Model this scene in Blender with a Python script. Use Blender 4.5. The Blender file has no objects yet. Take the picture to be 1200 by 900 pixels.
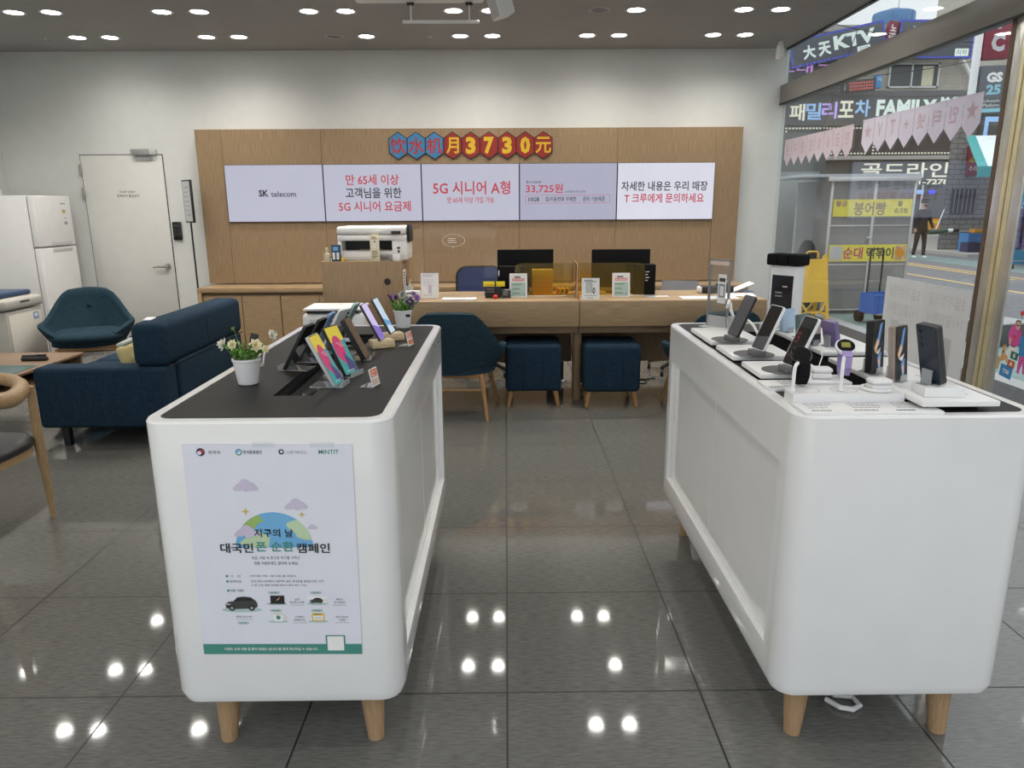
import bpy, bmesh, math, random
from mathutils import Matrix, Vector
random.seed(7)
S = bpy.context.scene
C = S.collection
PI = math.pi
R = math.radians

# ------------------------------------------------------------------ camera, world, light, exposure
cam = bpy.data.cameras.new('camera')
cam.sensor_width = 36.0
cam.lens = 36.0 * 850.7 / 1200
cam.clip_end = 300
co = bpy.data.objects.new('camera', cam)
C.objects.link(co)
_p, _y, _r = 0.2402, 0.00734, -0.00603
_f = Vector((math.sin(_y) * math.cos(_p), math.cos(_y) * math.cos(_p), -math.sin(_p)))
_rt = Vector((math.cos(_y), -math.sin(_y), 0))
_up = _rt.cross(_f)
_r2 = _rt * math.cos(_r) + _up * math.sin(_r)
_u2 = -_rt * math.sin(_r) + _up * math.cos(_r)
co.matrix_world = Matrix(((_r2.x, _u2.x, -_f.x, 0.006), (_r2.y, _u2.y, -_f.y, -1.971), (_r2.z, _u2.z, -_f.z, 1.474), (0, 0, 0, 1)))
S.camera = co
S.view_settings.view_transform = 'Standard'
S.view_settings.look = 'None'
S.view_settings.exposure = 0.0
S.view_settings.gamma = 1.0
S.view_settings.use_curve_mapping = False
W = bpy.data.worlds.new('sky')
S.world = W
W.use_nodes = True
_wn = W.node_tree
_bg = _wn.nodes['Background']
_tc = _wn.nodes.new('ShaderNodeTexCoord')
_sx = _wn.nodes.new('ShaderNodeSeparateXYZ')
_rp = _wn.nodes.new('ShaderNodeValToRGB')
_rp.color_ramp.elements[0].position = 0.0
_rp.color_ramp.elements[0].color = (0.40, 0.415, 0.43, 1)
_rp.color_ramp.elements[1].position = 0.95
_rp.color_ramp.elements[1].color = (0.90, 0.95, 1.0, 1)
_e = _rp.color_ramp.elements.new(0.35)
_e.color = (0.46, 0.485, 0.51, 1)
_wn.links.new(_tc.outputs['Generated'], _sx.inputs[0])
_wn.links.new(_sx.outputs['Z'], _rp.inputs[0])
_wn.links.new(_rp.outputs[0], _bg.inputs[0])
_bg.inputs[1].default_value = 2.4     # overcast: the zenith is brighter than the horizon
LAMP_W = 13.5        # one ceiling downlight
LAMP_DISC = 18.0     # radiance of its diffuser
S.cycles.max_bounces = 8
S.cycles.transparent_max_bounces = 16
S.cycles.caustics_reflective = False
S.cycles.caustics_refractive = False
S.cycles.sample_clamp_indirect = 6.0

# ------------------------------------------------------------------ materials
MATS = {}
def nmat(name):
    m = bpy.data.materials.new(name)
    m.use_nodes = True
    return m, m.node_tree, m.node_tree.nodes['Principled BSDF']

def coords(t, scale=(1, 1, 1), gen=False):
    tc = t.nodes.new('ShaderNodeTexCoord')
    mp = t.nodes.new('ShaderNodeMapping')
    mp.inputs['Scale'].default_value = scale
    t.links.new(tc.outputs['Object'], mp.inputs[0])
    return mp.outputs[0]

def vary(t, vec, c1, c2, scale, detail=3, lo=0.3, hi=0.7):
    n = t.nodes.new('ShaderNodeTexNoise')
    n.inputs['Scale'].default_value = scale
    n.inputs['Detail'].default_value = detail
    t.links.new(vec, n.inputs['Vector'])
    r = t.nodes.new('ShaderNodeValToRGB')
    r.color_ramp.elements[0].position = lo
    r.color_ramp.elements[1].position = hi
    r.color_ramp.elements[0].color = (*c1, 1)
    r.color_ramp.elements[1].color = (*c2, 1)
    t.links.new(n.outputs['Fac'], r.inputs[0])
    return r.outputs[0], n.outputs['Fac']

def bump(t, p, fac, strength, dist=0.002):
    b = t.nodes.new('ShaderNodeBump')
    b.inputs['Strength'].default_value = strength
    b.inputs['Distance'].default_value = dist
    t.links.new(fac, b.inputs['Height'])
    t.links.new(b.outputs[0], p.inputs['Normal'])

def plain(name, c, rough=0.5, metal=0.0, v=0.06, scale=9.0, spec=0.5, coat=0.0):
    m, t, p = nmat(name)
    col, f = vary(t, coords(t), tuple(x * (1 - v) for x in c), tuple(min(1, x * (1 + v)) for x in c), scale)
    t.links.new(col, p.inputs['Base Color'])
    p.inputs['Roughness'].default_value = rough
    p.inputs['Metallic'].default_value = metal
    p.inputs['Specular IOR Level'].default_value = spec
    if coat:
        p.inputs['Coat Weight'].default_value = coat
        p.inputs['Coat Roughness'].default_value = 0.05
    MATS[name] = m
    return m

def streak(name, c1, c2, sc, rough=0.5, scale=6.0, b=0.15, spec=0.4):
    m, t, p = nmat(name)
    vec = coords(t, sc)
    col, f = vary(t, vec, c1, c2, scale, 5, 0.32, 0.68)
    t.links.new(col, p.inputs['Base Color'])
    p.inputs['Roughness'].default_value = rough
    p.inputs['Specular IOR Level'].default_value = spec
    if b:
        bump(t, p, f, b, 0.0008)
    MATS[name] = m

def fabric(name, c1, c2, scale=1.0):
    m, t, p = nmat(name)
    c_a, f_a = vary(t, coords(t, (18 * scale, 18 * scale, 240 * scale)), c1, c2, 3.0, 3)
    c_b, f_b = vary(t, coords(t, (220 * scale, 220 * scale, 14 * scale)), c1, c2, 3.0, 3)
    mx = t.nodes.new('ShaderNodeMix')
    mx.data_type = 'RGBA'
    mx.inputs[0].default_value = 0.5
    t.links.new(c_a, mx.inputs[6])
    t.links.new(c_b, mx.inputs[7])
    t.links.new(mx.outputs[2], p.inputs['Base Color'])
    p.inputs['Roughness'].default_value = 0.9
    p.inputs['Specular IOR Level'].default_value = 0.15
    bump(t, p, f_a, 0.35, 0.0015)
    MATS[name] = m

def emit(name, c, s=1.0, v=0.0):
    m, t, p = nmat(name)
    p.inputs['Base Color'].default_value = (0.02, 0.02, 0.02, 1)
    p.inputs['Roughness'].default_value = 0.4
    if v:
        col, f = vary(t, coords(t), tuple(x * (1 - v) for x in c), tuple(x * (1 + v) for x in c), 2.0)
        t.links.new(col, p.inputs['Emission Color'])
    else:
        p.inputs['Emission Color'].default_value = (*c, 1)
    p.inputs['Emission Strength'].default_value = s
    MATS[name] = m

def glassy(name, tint=(1, 1, 1), haze=0.0, hazecol=(0.8, 0.8, 0.8), gain=1.0, rough=0.0, base=0.0):
    """thin clear sheet: transparent + fresnel reflection (+ a share of milky scatter)"""
    m = bpy.data.materials.new(name)
    m.use_nodes = True
    t = m.node_tree
    t.nodes.clear()
    out = t.nodes.new('ShaderNodeOutputMaterial')
    tr = t.nodes.new('ShaderNodeBsdfTransparent')
    tr.inputs[0].default_value = (*tint, 1)
    gl = t.nodes.new('ShaderNodeBsdfGlossy')
    gl.inputs['Roughness'].default_value = rough
    fr = t.nodes.new('ShaderNodeFresnel')
    gm = t.nodes.new('ShaderNodeNewGeometry')
    ir = t.nodes.new('ShaderNodeMapRange')
    ir.inputs['To Min'].default_value = 1.45
    ir.inputs['To Max'].default_value = 1 / 1.45
    t.links.new(gm.outputs['Backfacing'], ir.inputs['Value'])
    t.links.new(ir.outputs[0], fr.inputs[0])
    mu = t.nodes.new('ShaderNodeMath')
    mu.operation = 'MULTIPLY_ADD'
    mu.inputs[1].default_value = gain
    mu.inputs[2].default_value = base
    mu.use_clamp = True
    t.links.new(fr.outputs[0], mu.inputs[0])
    src = tr.outputs[0]
    if haze:
        df = t.nodes.new('ShaderNodeBsdfDiffuse')
        vc, _ = vary(t, coords(t), tuple(x * .93 for x in hazecol), hazecol, 5.0)
        t.links.new(vc, df.inputs[0])
        tl = t.nodes.new('ShaderNodeBsdfTranslucent')
        t.links.new(vc, tl.inputs[0])
        m1 = t.nodes.new('ShaderNodeMixShader')
        m1.inputs[0].default_value = 0.45
        t.links.new(df.outputs[0], m1.inputs[1])
        t.links.new(tl.outputs[0], m1.inputs[2])
        m2 = t.nodes.new('ShaderNodeMixShader')
        m2.inputs[0].default_value = haze
        t.links.new(src, m2.inputs[1])
        t.links.new(m1.outputs[0], m2.inputs[2])
        src = m2.outputs[0]
    mx = t.nodes.new('ShaderNodeMixShader')
    t.links.new(mu.outputs[0], mx.inputs[0])
    t.links.new(src, mx.inputs[1])
    t.links.new(gl.outputs[0], mx.inputs[2])
    t.links.new(mx.outputs[0], out.inputs[0])
    MATS[name] = m
    return m, t, tr

def tiles(name, size, c1, c2, grout, rough, sx=(3, 60, 1), gw=0.0022, off=0.0, rowh=None, bumpy=0.0):
    m, t, p = nmat(name)
    tc = t.nodes.new('ShaderNodeTexCoord')
    br = t.nodes.new('ShaderNodeTexBrick')
    br.offset = off
    br.squash = 1.0
    br.inputs['Scale'].default_value = 1.0
    br.inputs['Brick Width'].default_value = size
    br.inputs['Row Height'].default_value = rowh or size
    br.inputs['Mortar Size'].default_value = gw
    br.inputs['Mortar Smooth'].default_value = 0.0
    br.inputs['Bias'].default_value = 0.0
    br.inputs['Color1'].default_value = (1, 1, 1, 1)
    br.inputs['Color2'].default_value = (0.93, 0.93, 0.93, 1)
    br.inputs['Mortar'].default_value = (0, 0, 0, 1)
    t.links.new(tc.outputs['Object'], br.inputs['Vector'])
    col, f = vary(t, coords(t, sx), c1, c2, 5.0, 8, 0.3, 0.75)
    sp, f2 = vary(t, coords(t, (24, 70, 1)), (0, 0, 0), (1, 1, 1), 4.0, 3, 0.69, 0.78)
    mxs = t.nodes.new('ShaderNodeMix')
    mxs.data_type = 'RGBA'
    mul = t.nodes.new('ShaderNodeMath')
    mul.operation = 'MULTIPLY'
    mul.inputs[1].default_value = 0.5
    t.links.new(sp, mul.inputs[0])
    t.links.new(mul.outputs[0], mxs.inputs[0])
    t.links.new(col, mxs.inputs[6])
    mxs.inputs[7].default_value = (*[min(1, x * 1.9) for x in c2], 1)
    mm = t.nodes.new('ShaderNodeMix')
    mm.data_type = 'RGBA'
    mm.blend_type = 'MULTIPLY'
    mm.inputs[0].default_value = 1.0
    t.links.new(mxs.outputs[2], mm.inputs[6])
    t.links.new(br.outputs['Color'], mm.inputs[7])
    mg = t.nodes.new('ShaderNodeMix')
    mg.data_type = 'RGBA'
    t.links.new(br.outputs['Fac'], mg.inputs[0])
    t.links.new(mm.outputs[2], mg.inputs[6])
    mg.inputs[7].default_value = (*grout, 1)
    t.links.new(mg.outputs[2], p.inputs['Base Color'])
    ra = t.nodes.new('ShaderNodeMath')
    ra.operation = 'MULTIPLY_ADD'
    ra.inputs[1].default_value = 0.5
    ra.inputs[2].default_value = rough
    t.links.new(br.outputs['Fac'], ra.inputs[0])
    t.links.new(ra.outputs[0], p.inputs['Roughness'])
    if bumpy:
        bump(t, p, br.outputs['Fac'], -bumpy, 0.02)
    MATS[name] = m

tiles('floor_tile', 0.6, (0.118, 0.116, 0.107), (0.192, 0.188, 0.174), (0.022, 0.021, 0.02), 0.05, (5, 30, 1), 0.003)
plain('wall_paint', (0.68, 0.69, 0.67), 0.7, v=0.02)
plain('ceiling_paint', (0.33, 0.325, 0.315), 0.8, v=0.02)
plain('gap', (0.04, 0.04, 0.04), 0.8)
plain('door_paint', (0.68, 0.68, 0.65), 0.45, v=0.02)
plain('steel', (0.55, 0.53, 0.5), 0.3, 1.0)
plain('steel_grey', (0.38, 0.38, 0.38), 0.4, 0.6)
plain('white_gloss', (0.86, 0.86, 0.855), 0.12, v=0.015, coat=0.3)
plain('white_panel', (0.82, 0.82, 0.815), 0.10, v=0.015, coat=0.3)
plain('white_plastic', (0.82, 0.82, 0.82), 0.35, v=0.02)
plain('white_matte', (0.85, 0.85, 0.86), 0.6, v=0.02)
plain('off_white', (0.68, 0.65, 0.58), 0.5, v=0.02)
plain('paper', (0.82, 0.82, 0.83), 0.75, v=0.015)
plain('poster_paper', (0.7350, 0.7455, 0.8295), 0.55, v=0.02)
plain('cream', (0.80, 0.74, 0.55), 0.6)
plain('table_black', (0.0125, 0.012, 0.0115), 0.5, spec=0.22, v=0.15, scale=4)
plain('black_gloss', (0.012, 0.012, 0.013), 0.12)
plain('maroon', (0.22, 0.02, 0.045), 0.5)
plain('slot_mirror', (0.20, 0.20, 0.20), 0.12, 0.8)
plain('black', (0.012, 0.012, 0.013), 0.5)
plain('black_soft', (0.009, 0.009, 0.010), 0.8, spec=0.1)
plain('charcoal', (0.0490, 0.0490, 0.0504), 0.5)
plain('dock_grey', (0.1540, 0.1540, 0.1575), 0.5)
plain('disc_grey', (0.1120, 0.1120, 0.1155), 0.55)
plain('grey', (0.34, 0.34, 0.35), 0.5)
plain('grey_light', (0.55, 0.55, 0.56), 0.5)
plain('text_grey', (0.25, 0.25, 0.27), 0.6)
plain('leather', (0.018, 0.018, 0.02), 0.38)
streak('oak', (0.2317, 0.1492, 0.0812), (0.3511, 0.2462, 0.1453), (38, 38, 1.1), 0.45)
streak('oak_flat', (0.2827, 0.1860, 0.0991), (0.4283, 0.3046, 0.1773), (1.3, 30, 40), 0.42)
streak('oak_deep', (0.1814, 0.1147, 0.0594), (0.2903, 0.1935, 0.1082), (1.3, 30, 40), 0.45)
streak('leg_wood', (0.2880, 0.1520, 0.0600), (0.4160, 0.2400, 0.1040), (45, 45, 3), 0.4)
streak('chair_wood', (0.3150, 0.2025, 0.0975), (0.4350, 0.3000, 0.1650), (30, 30, 3), 0.4)
streak('walnut', (0.1890, 0.1190, 0.0700), (0.2940, 0.1960, 0.1260), (30, 2, 30), 0.4)
streak('pale_wood', (0.62, 0.47, 0.27), (0.80, 0.64, 0.40), (6, 40, 40), 0.5)
streak('island_leg', (0.3400, 0.2125, 0.1105), (0.4675, 0.3145, 0.1785), (50, 50, 3), 0.5)
fabric('navy_fabric', (0.0065, 0.0169, 0.0309), (0.0205, 0.0486, 0.0805), 0.4)
fabric('teal_fabric', (0.0081, 0.0213, 0.0335), (0.0274, 0.0587, 0.0810), 0.4)
fabric('blue_mesh', (0.03, 0.045, 0.12), (0.05, 0.07, 0.17))
plain('green_mat', (0.05, 0.11, 0.11), 0.3)
plain('brass', (0.88, 0.78, 0.50), 0.35, 0.55)
plain('bronze', (0.16, 0.115, 0.08), 0.4, 0.4)
plain('pillar_silver', (0.66, 0.65, 0.60), 0.25, 0.6)
plain('beam_paint', (0.2080, 0.1960, 0.1800), 0.35, v=0.03)
plain('leaf', (0.09, 0.24, 0.03), 0.55, v=0.4, scale=90)
plain('leaf_pale', (0.33, 0.42, 0.16), 0.55, v=0.3, scale=90)
plain('petal_cream', (0.85, 0.80, 0.55), 0.6)
plain('petal_white', (0.86, 0.85, 0.75), 0.6)
plain('petal_violet', (0.10, 0.04, 0.22), 0.6)
plain('petal_lilac', (0.42, 0.24, 0.55), 0.6)
plain('petal_grey', (0.42, 0.45, 0.42), 0.6)
plain('yellow', (0.80, 0.52, 0.02), 0.5)
plain('yellow_pure', (0.85, 0.72, 0.02), 0.5)
plain('orange', (0.70, 0.28, 0.03), 0.5)
plain('red', (0.62, 0.03, 0.03), 0.5)
plain('red_hex', (0.2621, 0.0151, 0.0101), 0.5)
plain('red_glyph', (0.3968, 0.0256, 0.0224), 0.5)
plain('blue_hex', (0.0384, 0.1920, 0.3968), 0.5)
plain('gold_glyph', (0.6502, 0.4208, 0.0153), 0.5)
plain('tag_orange', (0.75, 0.20, 0.10), 0.5)
plain('teal_print', (0.06, 0.26, 0.21), 0.5)
plain('teal_light', (0.42, 0.56, 0.54), 0.5)
plain('sea_blue', (0.16, 0.42, 0.70), 0.5)
plain('land_green', (0.30, 0.46, 0.14), 0.5)
plain('pale_green', (0.50, 0.64, 0.42), 0.5)
plain('cloud', (0.57, 0.52, 0.66), 0.6)
plain('spark', (0.62, 0.46, 0.14), 0.5)
plain('navy_print', (0.02, 0.03, 0.08), 0.5)
plain('blue_box', (0.015, 0.06, 0.14), 0.35)
plain('machine_blue', (0.02, 0.05, 0.12), 0.4)
plain('machine_beige', (0.4675, 0.4505, 0.4080), 0.45)
plain('pillow_yellow', (0.62, 0.52, 0.24), 0.8)
plain('phone_blue', (0.20, 0.33, 0.58), 0.35)
plain('phone_white', (0.82, 0.84, 0.87), 0.3)
plain('phone_mint', (0.30, 0.50, 0.45), 0.35)
plain('phone_lilac', (0.20, 0.16, 0.33), 0.3)
plain('phone_pink', (0.72, 0.55, 0.48), 0.3)
plain('phone_sky', (0.45, 0.58, 0.75), 0.3)
plain('phone_green', (0.12, 0.18, 0.17), 0.3)
plain('phone_bronze', (0.40, 0.33, 0.29), 0.25, 0.3)
plain('phone_navy', (0.008, 0.018, 0.035), 0.2)
plain('brown_leather', (0.16, 0.10, 0.05), 0.6)
plain('screen_dark', (0.025, 0.022, 0.022), 0.06)
plain('screen_grey', (0.10, 0.10, 0.11), 0.1)
plain('strap_lilac', (0.36, 0.28, 0.55), 0.6)
plain('screen_bezel', (0.015, 0.015, 0.015), 0.4)
plain('price_white', (0.85, 0.84, 0.82), 0.5)
plain('perfume', (0.62, 0.55, 0.42), 0.2)
plain('skin', (0.55, 0.33, 0.23), 0.6)
plain('hair', (0.012, 0.010, 0.010), 0.7)
plain('cloth_black', (0.018, 0.018, 0.02), 0.85)
plain('cloth_brown', (0.03, 0.027, 0.022), 0.85)
emit('lamp_disc', (1.0, 0.98, 0.94), LAMP_DISC)
emit('scr_lav', (0.46, 0.465, 0.57), 1.0, 0.03)
emit('scr_grey', (0.38, 0.38, 0.50), 1.0, 0.03)
emit('scr_bright', (0.66, 0.66, 0.76), 1.0, 0.05)
emit('scr_black', (0.012, 0.012, 0.018), 1.0)
emit('scr_red', (0.47, 0.025, 0.045), 1.0)
emit('scr_small', (0.20, 0.19, 0.22), 1.0)
emit('wall_lilac', (0.62, 0.55, 0.85), 0.9)
emit('wall_violet', (0.20, 0.12, 0.55), 0.9)
emit('wall_ice', (0.55, 0.68, 0.80), 0.9)
emit('wall_azure', (0.08, 0.33, 0.58), 0.9)
emit('wp_yellow', (0.70, 0.55, 0.03), 0.8)
emit('wp_pink', (0.55, 0.02, 0.14), 0.8)
emit('wp_teal', (0.03, 0.30, 0.30), 0.8)
emit('wp_violet', (0.05, 0.03, 0.16), 0.8)
emit('wp_peach', (0.62, 0.38, 0.22), 0.9)
emit('wp_blue', (0.10, 0.22, 0.45), 0.9)
emit('watch_yellow', (0.30, 0.28, 0.03), 0.7)
emit('led_white', (0.75, 0.88, 0.85), 1.0)
emit('led_cream', (0.85, 0.85, 0.70), 1.0)
emit('led_blue', (0.30, 0.55, 0.95), 1.0)
emit('led_pure_blue', (0.03, 0.06, 0.85), 1.1)
emit('led_violet', (0.55, 0.38, 0.95), 1.0)
emit('led_purple_dot', (0.55, 0.25, 0.70), 1.0)
emit('led_red', (0.8, 0.08, 0.05), 1.0)
emit('glow_blue', (0.03, 0.05, 0.8), 1.0)
glassy('window_glass', (0.97, 0.985, 0.98), gain=1.0)
glassy('acrylic', (0.95, 0.96, 0.97), 0.03, (0.9, 0.9, 0.92), gain=1.6)
glassy('acrylic_edge', (0.9, 0.92, 0.93), 0.45, (0.85, 0.87, 0.88), gain=1.6)
glassy('acrylic_clear', (0.99, 0.99, 0.985), 0.004, (0.9, 0.9, 0.9), gain=0.5)
glassy('slot_glass', (0.45, 0.45, 0.46), 0.0, gain=1.8)
glassy('vinyl', (0.86, 0.86, 0.87), 0.32, (0.75, 0.75, 0.74), gain=1.2, rough=0.12)
glassy('film_white', (0.9, 0.9, 0.9), 0.93, (0.86, 0.86, 0.86), gain=0.6, rough=0.3)
glassy('film_text', (0.9, 0.9, 0.9), 0.93, (0.74, 0.74, 0.74), gain=0.6, rough=0.3)
glassy('bunting', (0.9, 0.9, 0.9), 0.95, (0.90, 0.86, 0.95), gain=0.4, rough=0.4)
glassy('bunting_pink', (0.9, 0.9, 0.9), 0.95, (0.84, 0.75, 0.80), gain=0.4, rough=0.4)
glassy('bunting_text', (0.9, 0.9, 0.9), 0.95, (0.74, 0.60, 0.64), gain=0.4, rough=0.4)

def divider_mat():
    m, t, tr = glassy('divider_tint', (1, 1, 1), 0.10, (0.55, 0.38, 0.03), gain=1.0, rough=0.05)
    tc = t.nodes.new('ShaderNodeTexCoord')
    sp = t.nodes.new('ShaderNodeSeparateXYZ')
    mr = t.nodes.new('ShaderNodeMapRange')
    mr.inputs['From Min'].default_value = 0.0
    mr.inputs['From Max'].default_value = 0.25
    rp = t.nodes.new('ShaderNodeValToRGB')
    rp.color_ramp.elements[0].color = (1.0, 0.84, 0.30, 1)
    rp.color_ramp.elements[1].color = (0.78, 0.77, 0.72, 1)
    e = rp.color_ramp.elements.new(0.6)
    e.color = (0.82, 0.74, 0.45, 1)
    t.links.new(tc.outputs['Object'], sp.inputs[0])
    t.links.new(sp.outputs['Z'], mr.inputs[0])
    t.links.new(mr.outputs[0], rp.inputs[0])
    t.links.new(rp.outputs[0], tr.inputs[0])
divider_mat()

# ------------------------------------------------------------------ geometry builder
_TXT = {}
def text_geo(s, bold):
    k = (s, bold)
    if k not in _TXT:
        c = bpy.data.curves.new('txt', 'FONT')
        c.body = s
        c.size = 1
        c.resolution_u = 2
        c.offset = bold
        c.align_x = 'LEFT'
        o = bpy.data.objects.new('txt', c)
        C.objects.link(o)
        dg = bpy.context.evaluated_depsgraph_get()
        me = bpy.data.meshes.new_from_object(o.evaluated_get(dg))
        vs = [(v.co.x, v.co.y) for v in me.vertices]
        fs = [tuple(p.vertices) for p in me.polygons]
        bpy.data.objects.remove(o)
        bpy.data.curves.remove(c)
        bpy.data.meshes.remove(me)
        _TXT[k] = (vs, fs)
    return _TXT[k]

class B:
    """collects shapes and links them as ONE mesh object"""
    def __init__(s):
        s.v, s.f, s.mi, s.ms = [], [], [], []
        s.M = Matrix()
    def m(s, name):
        if name not in s.ms:
            s.ms.append(name)
        return s.ms.index(name)
    def add(s, vs, fs, mat, M=None):
        k = len(s.v)
        T = s.M @ M if M else s.M
        s.v += [tuple(T @ Vector(v)) for v in vs]
        s.f += [tuple(i + k for i in f) for f in fs]
        s.mi += [s.m(mat)] * len(fs)
        return s
    def bmadd(s, bm, mat, M=None):
        bm.verts.index_update()
        s.add([v.co.copy() for v in bm.verts], [[v.index for v in f.verts] for f in bm.faces], mat, M)
        bm.free()
        return s
    def box(s, x0, y0, z0, x1, y1, z1, mat, bev=0.0, seg=2, M=None):
        bm = bmesh.new()
        bmesh.ops.create_cube(bm, size=1.0)
        for v in bm.verts:
            v.co = Vector(((x0 + x1) / 2 + v.co.x * (x1 - x0), (y0 + y1) / 2 + v.co.y * (y1 - y0), (z0 + z1) / 2 + v.co.z * (z1 - z0)))
        if bev:
            bmesh.ops.bevel(bm, geom=list(bm.edges), offset=bev, segments=seg, profile=0.5, affect='EDGES')
        return s.bmadd(bm, mat, M)
    def prism(s, pts, z0, z1, mat, M=None, top=None):
        n = len(pts)
        vs = [(p[0], p[1], z0) for p in pts] + [(p[0], p[1], z1) for p in pts]
        fs = [tuple(range(n))[::-1]] + [(i, (i + 1) % n, n + (i + 1) % n, n + i) for i in range(n)]
        if top and top != mat:
            s.add(vs, fs, mat, M)
            return s.add(vs[n:], [tuple(range(n))], top, M)
        return s.add(vs, fs + [tuple(range(n, 2 * n))], mat, M)
    def cone(s, p0, p1, r0, r1, mat, n=16):
        p0, p1 = Vector(p0), Vector(p1)
        d = (p1 - p0).normalized()
        a = d.orthogonal().normalized()
        b = d.cross(a)
        vs = [tuple(p + (a * math.cos(2 * PI * i / n) + b * math.sin(2 * PI * i / n)) * r) for p, r in ((p0, r0), (p1, r1)) for i in range(n)]
        return s.add(vs, [tuple(range(n))[::-1], tuple(range(n, 2 * n))] + [(i, (i + 1) % n, n + (i + 1) % n, n + i) for i in range(n)], mat)
    def tube(s, pts, r, mat, n=8, rs=None):
        P = [Vector(p) for p in pts]
        vs, fs = [], []
        a = None
        for i, p in enumerate(P):
            d = (P[min(i + 1, len(P) - 1)] - P[max(i - 1, 0)]).normalized()
            a = d.orthogonal().normalized() if a is None else (a - d * a.dot(d)).normalized()
            b = d.cross(a)
            rr = rs[i] if rs else r
            vs += [tuple(p + (a * math.cos(2 * PI * k / n) + b * math.sin(2 * PI * k / n)) * rr) for k in range(n)]
        for i in range(len(P) - 1):
            fs += [(i * n + k, i * n + (k + 1) % n, (i + 1) * n + (k + 1) % n, (i + 1) * n + k) for k in range(n)]
        fs += [tuple(range(n))[::-1], tuple(range((len(P) - 1) * n, len(P) * n))]
        return s.add(vs, fs, mat)
    def lathe(s, prof, c, mat, n=24, M=None):
        vs, fs = [], []
        for r, z in prof:
            vs += [(c[0] + r * math.cos(2 * PI * i / n), c[1] + r * math.sin(2 * PI * i / n), c[2] + z) for i in range(n)]
        for j in range(len(prof) - 1):
            fs += [(j * n + i, j * n + (i + 1) % n, (j + 1) * n + (i + 1) % n, (j + 1) * n + i) for i in range(n)]
        fs += [tuple(range(n))[::-1], tuple(range((len(prof) - 1) * n, len(prof) * n))]
        return s.add(vs, fs, mat, M)
    def ball(s, c, r, mat, sub=2, sc=(1, 1, 1), M=None):
        bm = bmesh.new()
        bmesh.ops.create_icosphere(bm, subdivisions=sub, radius=r)
        for v in bm.verts:
            v.co = Vector((c[0] + v.co.x * sc[0], c[1] + v.co.y * sc[1], c[2] + v.co.z * sc[2]))
        return s.bmadd(bm, mat, M)
    # flat graphics in the local XY plane of matrix M; layer k sits k * 0.3 mm above the sheet
    def flat(s, pts, k, mat, M=None):
        return s.add([(p[0], p[1], 0.0003 * k) for p in pts], [tuple(range(len(pts)))], mat, M)
    def rect(s, x0, y0, x1, y1, k, mat, M=None):
        return s.flat([(x0, y0), (x1, y0), (x1, y1), (x0, y1)], k, mat, M)
    def disc(s, x, y, r, k, mat, M=None, n=24, ry=None):
        return s.flat([(x + r * math.cos(2 * PI * i / n), y + (ry or r) * math.sin(2 * PI * i / n)) for i in range(n)], k, mat, M)
    def text(s, t, cx, cy, h=None, w=None, k=2, mat='black', M=None, bold=0.0, align='c', mirror=False):
        vs, fs = text_geo(t, bold)
        if not vs:
            return s
        x0, x1 = min(v[0] for v in vs), max(v[0] for v in vs)
        y0, y1 = min(v[1] for v in vs), max(v[1] for v in vs)
        if h and w:
            sx, sy = w / (x1 - x0), h / (y1 - y0)
        elif w:
            sx = sy = w / (x1 - x0)
        else:
            sx = sy = h / (y1 - y0)
        ox = {'c': (x0 + x1) / 2, 'l': x0, 'r': x1}[align]
        q = -1 if mirror else 1
        return s.add([(cx + q * (x - ox) * sx, cy + (y - (y0 + y1) / 2) * sy, 0.0003 * k) for x, y in vs], [f[::-1] for f in fs] if mirror else fs, mat, M)
    def build(s, name, parent=None, loc=None, rz=0.0, ang=35):
        me = bpy.data.meshes.new(name)
        me.from_pydata(s.v, [], s.f)
        for n in s.ms:
            me.materials.append(MATS[n])
        me.polygons.foreach_set('material_index', s.mi)
        bm = bmesh.new()
        bm.from_mesh(me)
        if len(s.f) < 20000:
            bmesh.ops.recalc_face_normals(bm, faces=[f for f in bm.faces])
        bm.to_mesh(me)
        bm.free()
        me.polygons.foreach_set('use_smooth', [True] * len(me.polygons))
        me.set_sharp_from_angle(angle=R(ang))
        me.update()
        o = bpy.data.objects.new(name, me)
        C.objects.link(o)
        if parent:
            o.parent = parent
        if loc:
            o.location = loc
        o.rotation_euler = (0, 0, rz)
        return o

def thing(name, label, cat, loc=(0, 0, 0), rz=0.0, group=None):
    o = bpy.data.objects.new(name, None)
    o.empty_display_size = 0.1
    C.objects.link(o)
    o.location = loc
    o.rotation_euler = (0, 0, rz)
    return tag(o, label, cat, group)

def tag(o, label, cat, group=None, kind=None):
    o['label'] = label
    o['category'] = cat
    if group:
        o['group'] = group
    if kind:
        o['kind'] = kind
    return o

def struct(b, name, parent=None):
    o = b.build(name, parent)
    if not parent:
        o['kind'] = 'structure'
    return o

def dup(root, loc, rz, label, group=None):
    r = root.copy()
    C.objects.link(r)
    r.location = loc
    r.rotation_euler = (0, 0, rz)
    r['label'] = label
    if group:
        r['group'] = group
    for ch in list(root.children):
        c = ch.copy()
        C.objects.link(c)
        c.parent = r
        for g in ch.children:
            d = g.copy()
            C.objects.link(d)
            d.parent = c
    return r

def rrect(x0, y0, x1, y1, r, n=6):
    pts = []
    for cx, cy, a in ((x1 - r, y0 + r, -90), (x1 - r, y1 - r, 0), (x0 + r, y1 - r, 90), (x0 + r, y0 + r, 180)):
        for i in range(n + 1):
            t = R(a + 90 * i / n)
            pts.append((cx + r * math.cos(t), cy + r * math.sin(t)))
    return pts

def face_y(x, y, z, rz=0.0, tilt=0.0):
    """sheet frame whose normal looks towards -Y (turned by rz about the vertical, leant back by tilt)"""
    return Matrix.Translation((x, y, z)) @ Matrix.Rotation(rz, 4, 'Z') @ Matrix.Rotation(PI / 2 - tilt, 4, 'X')

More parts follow.
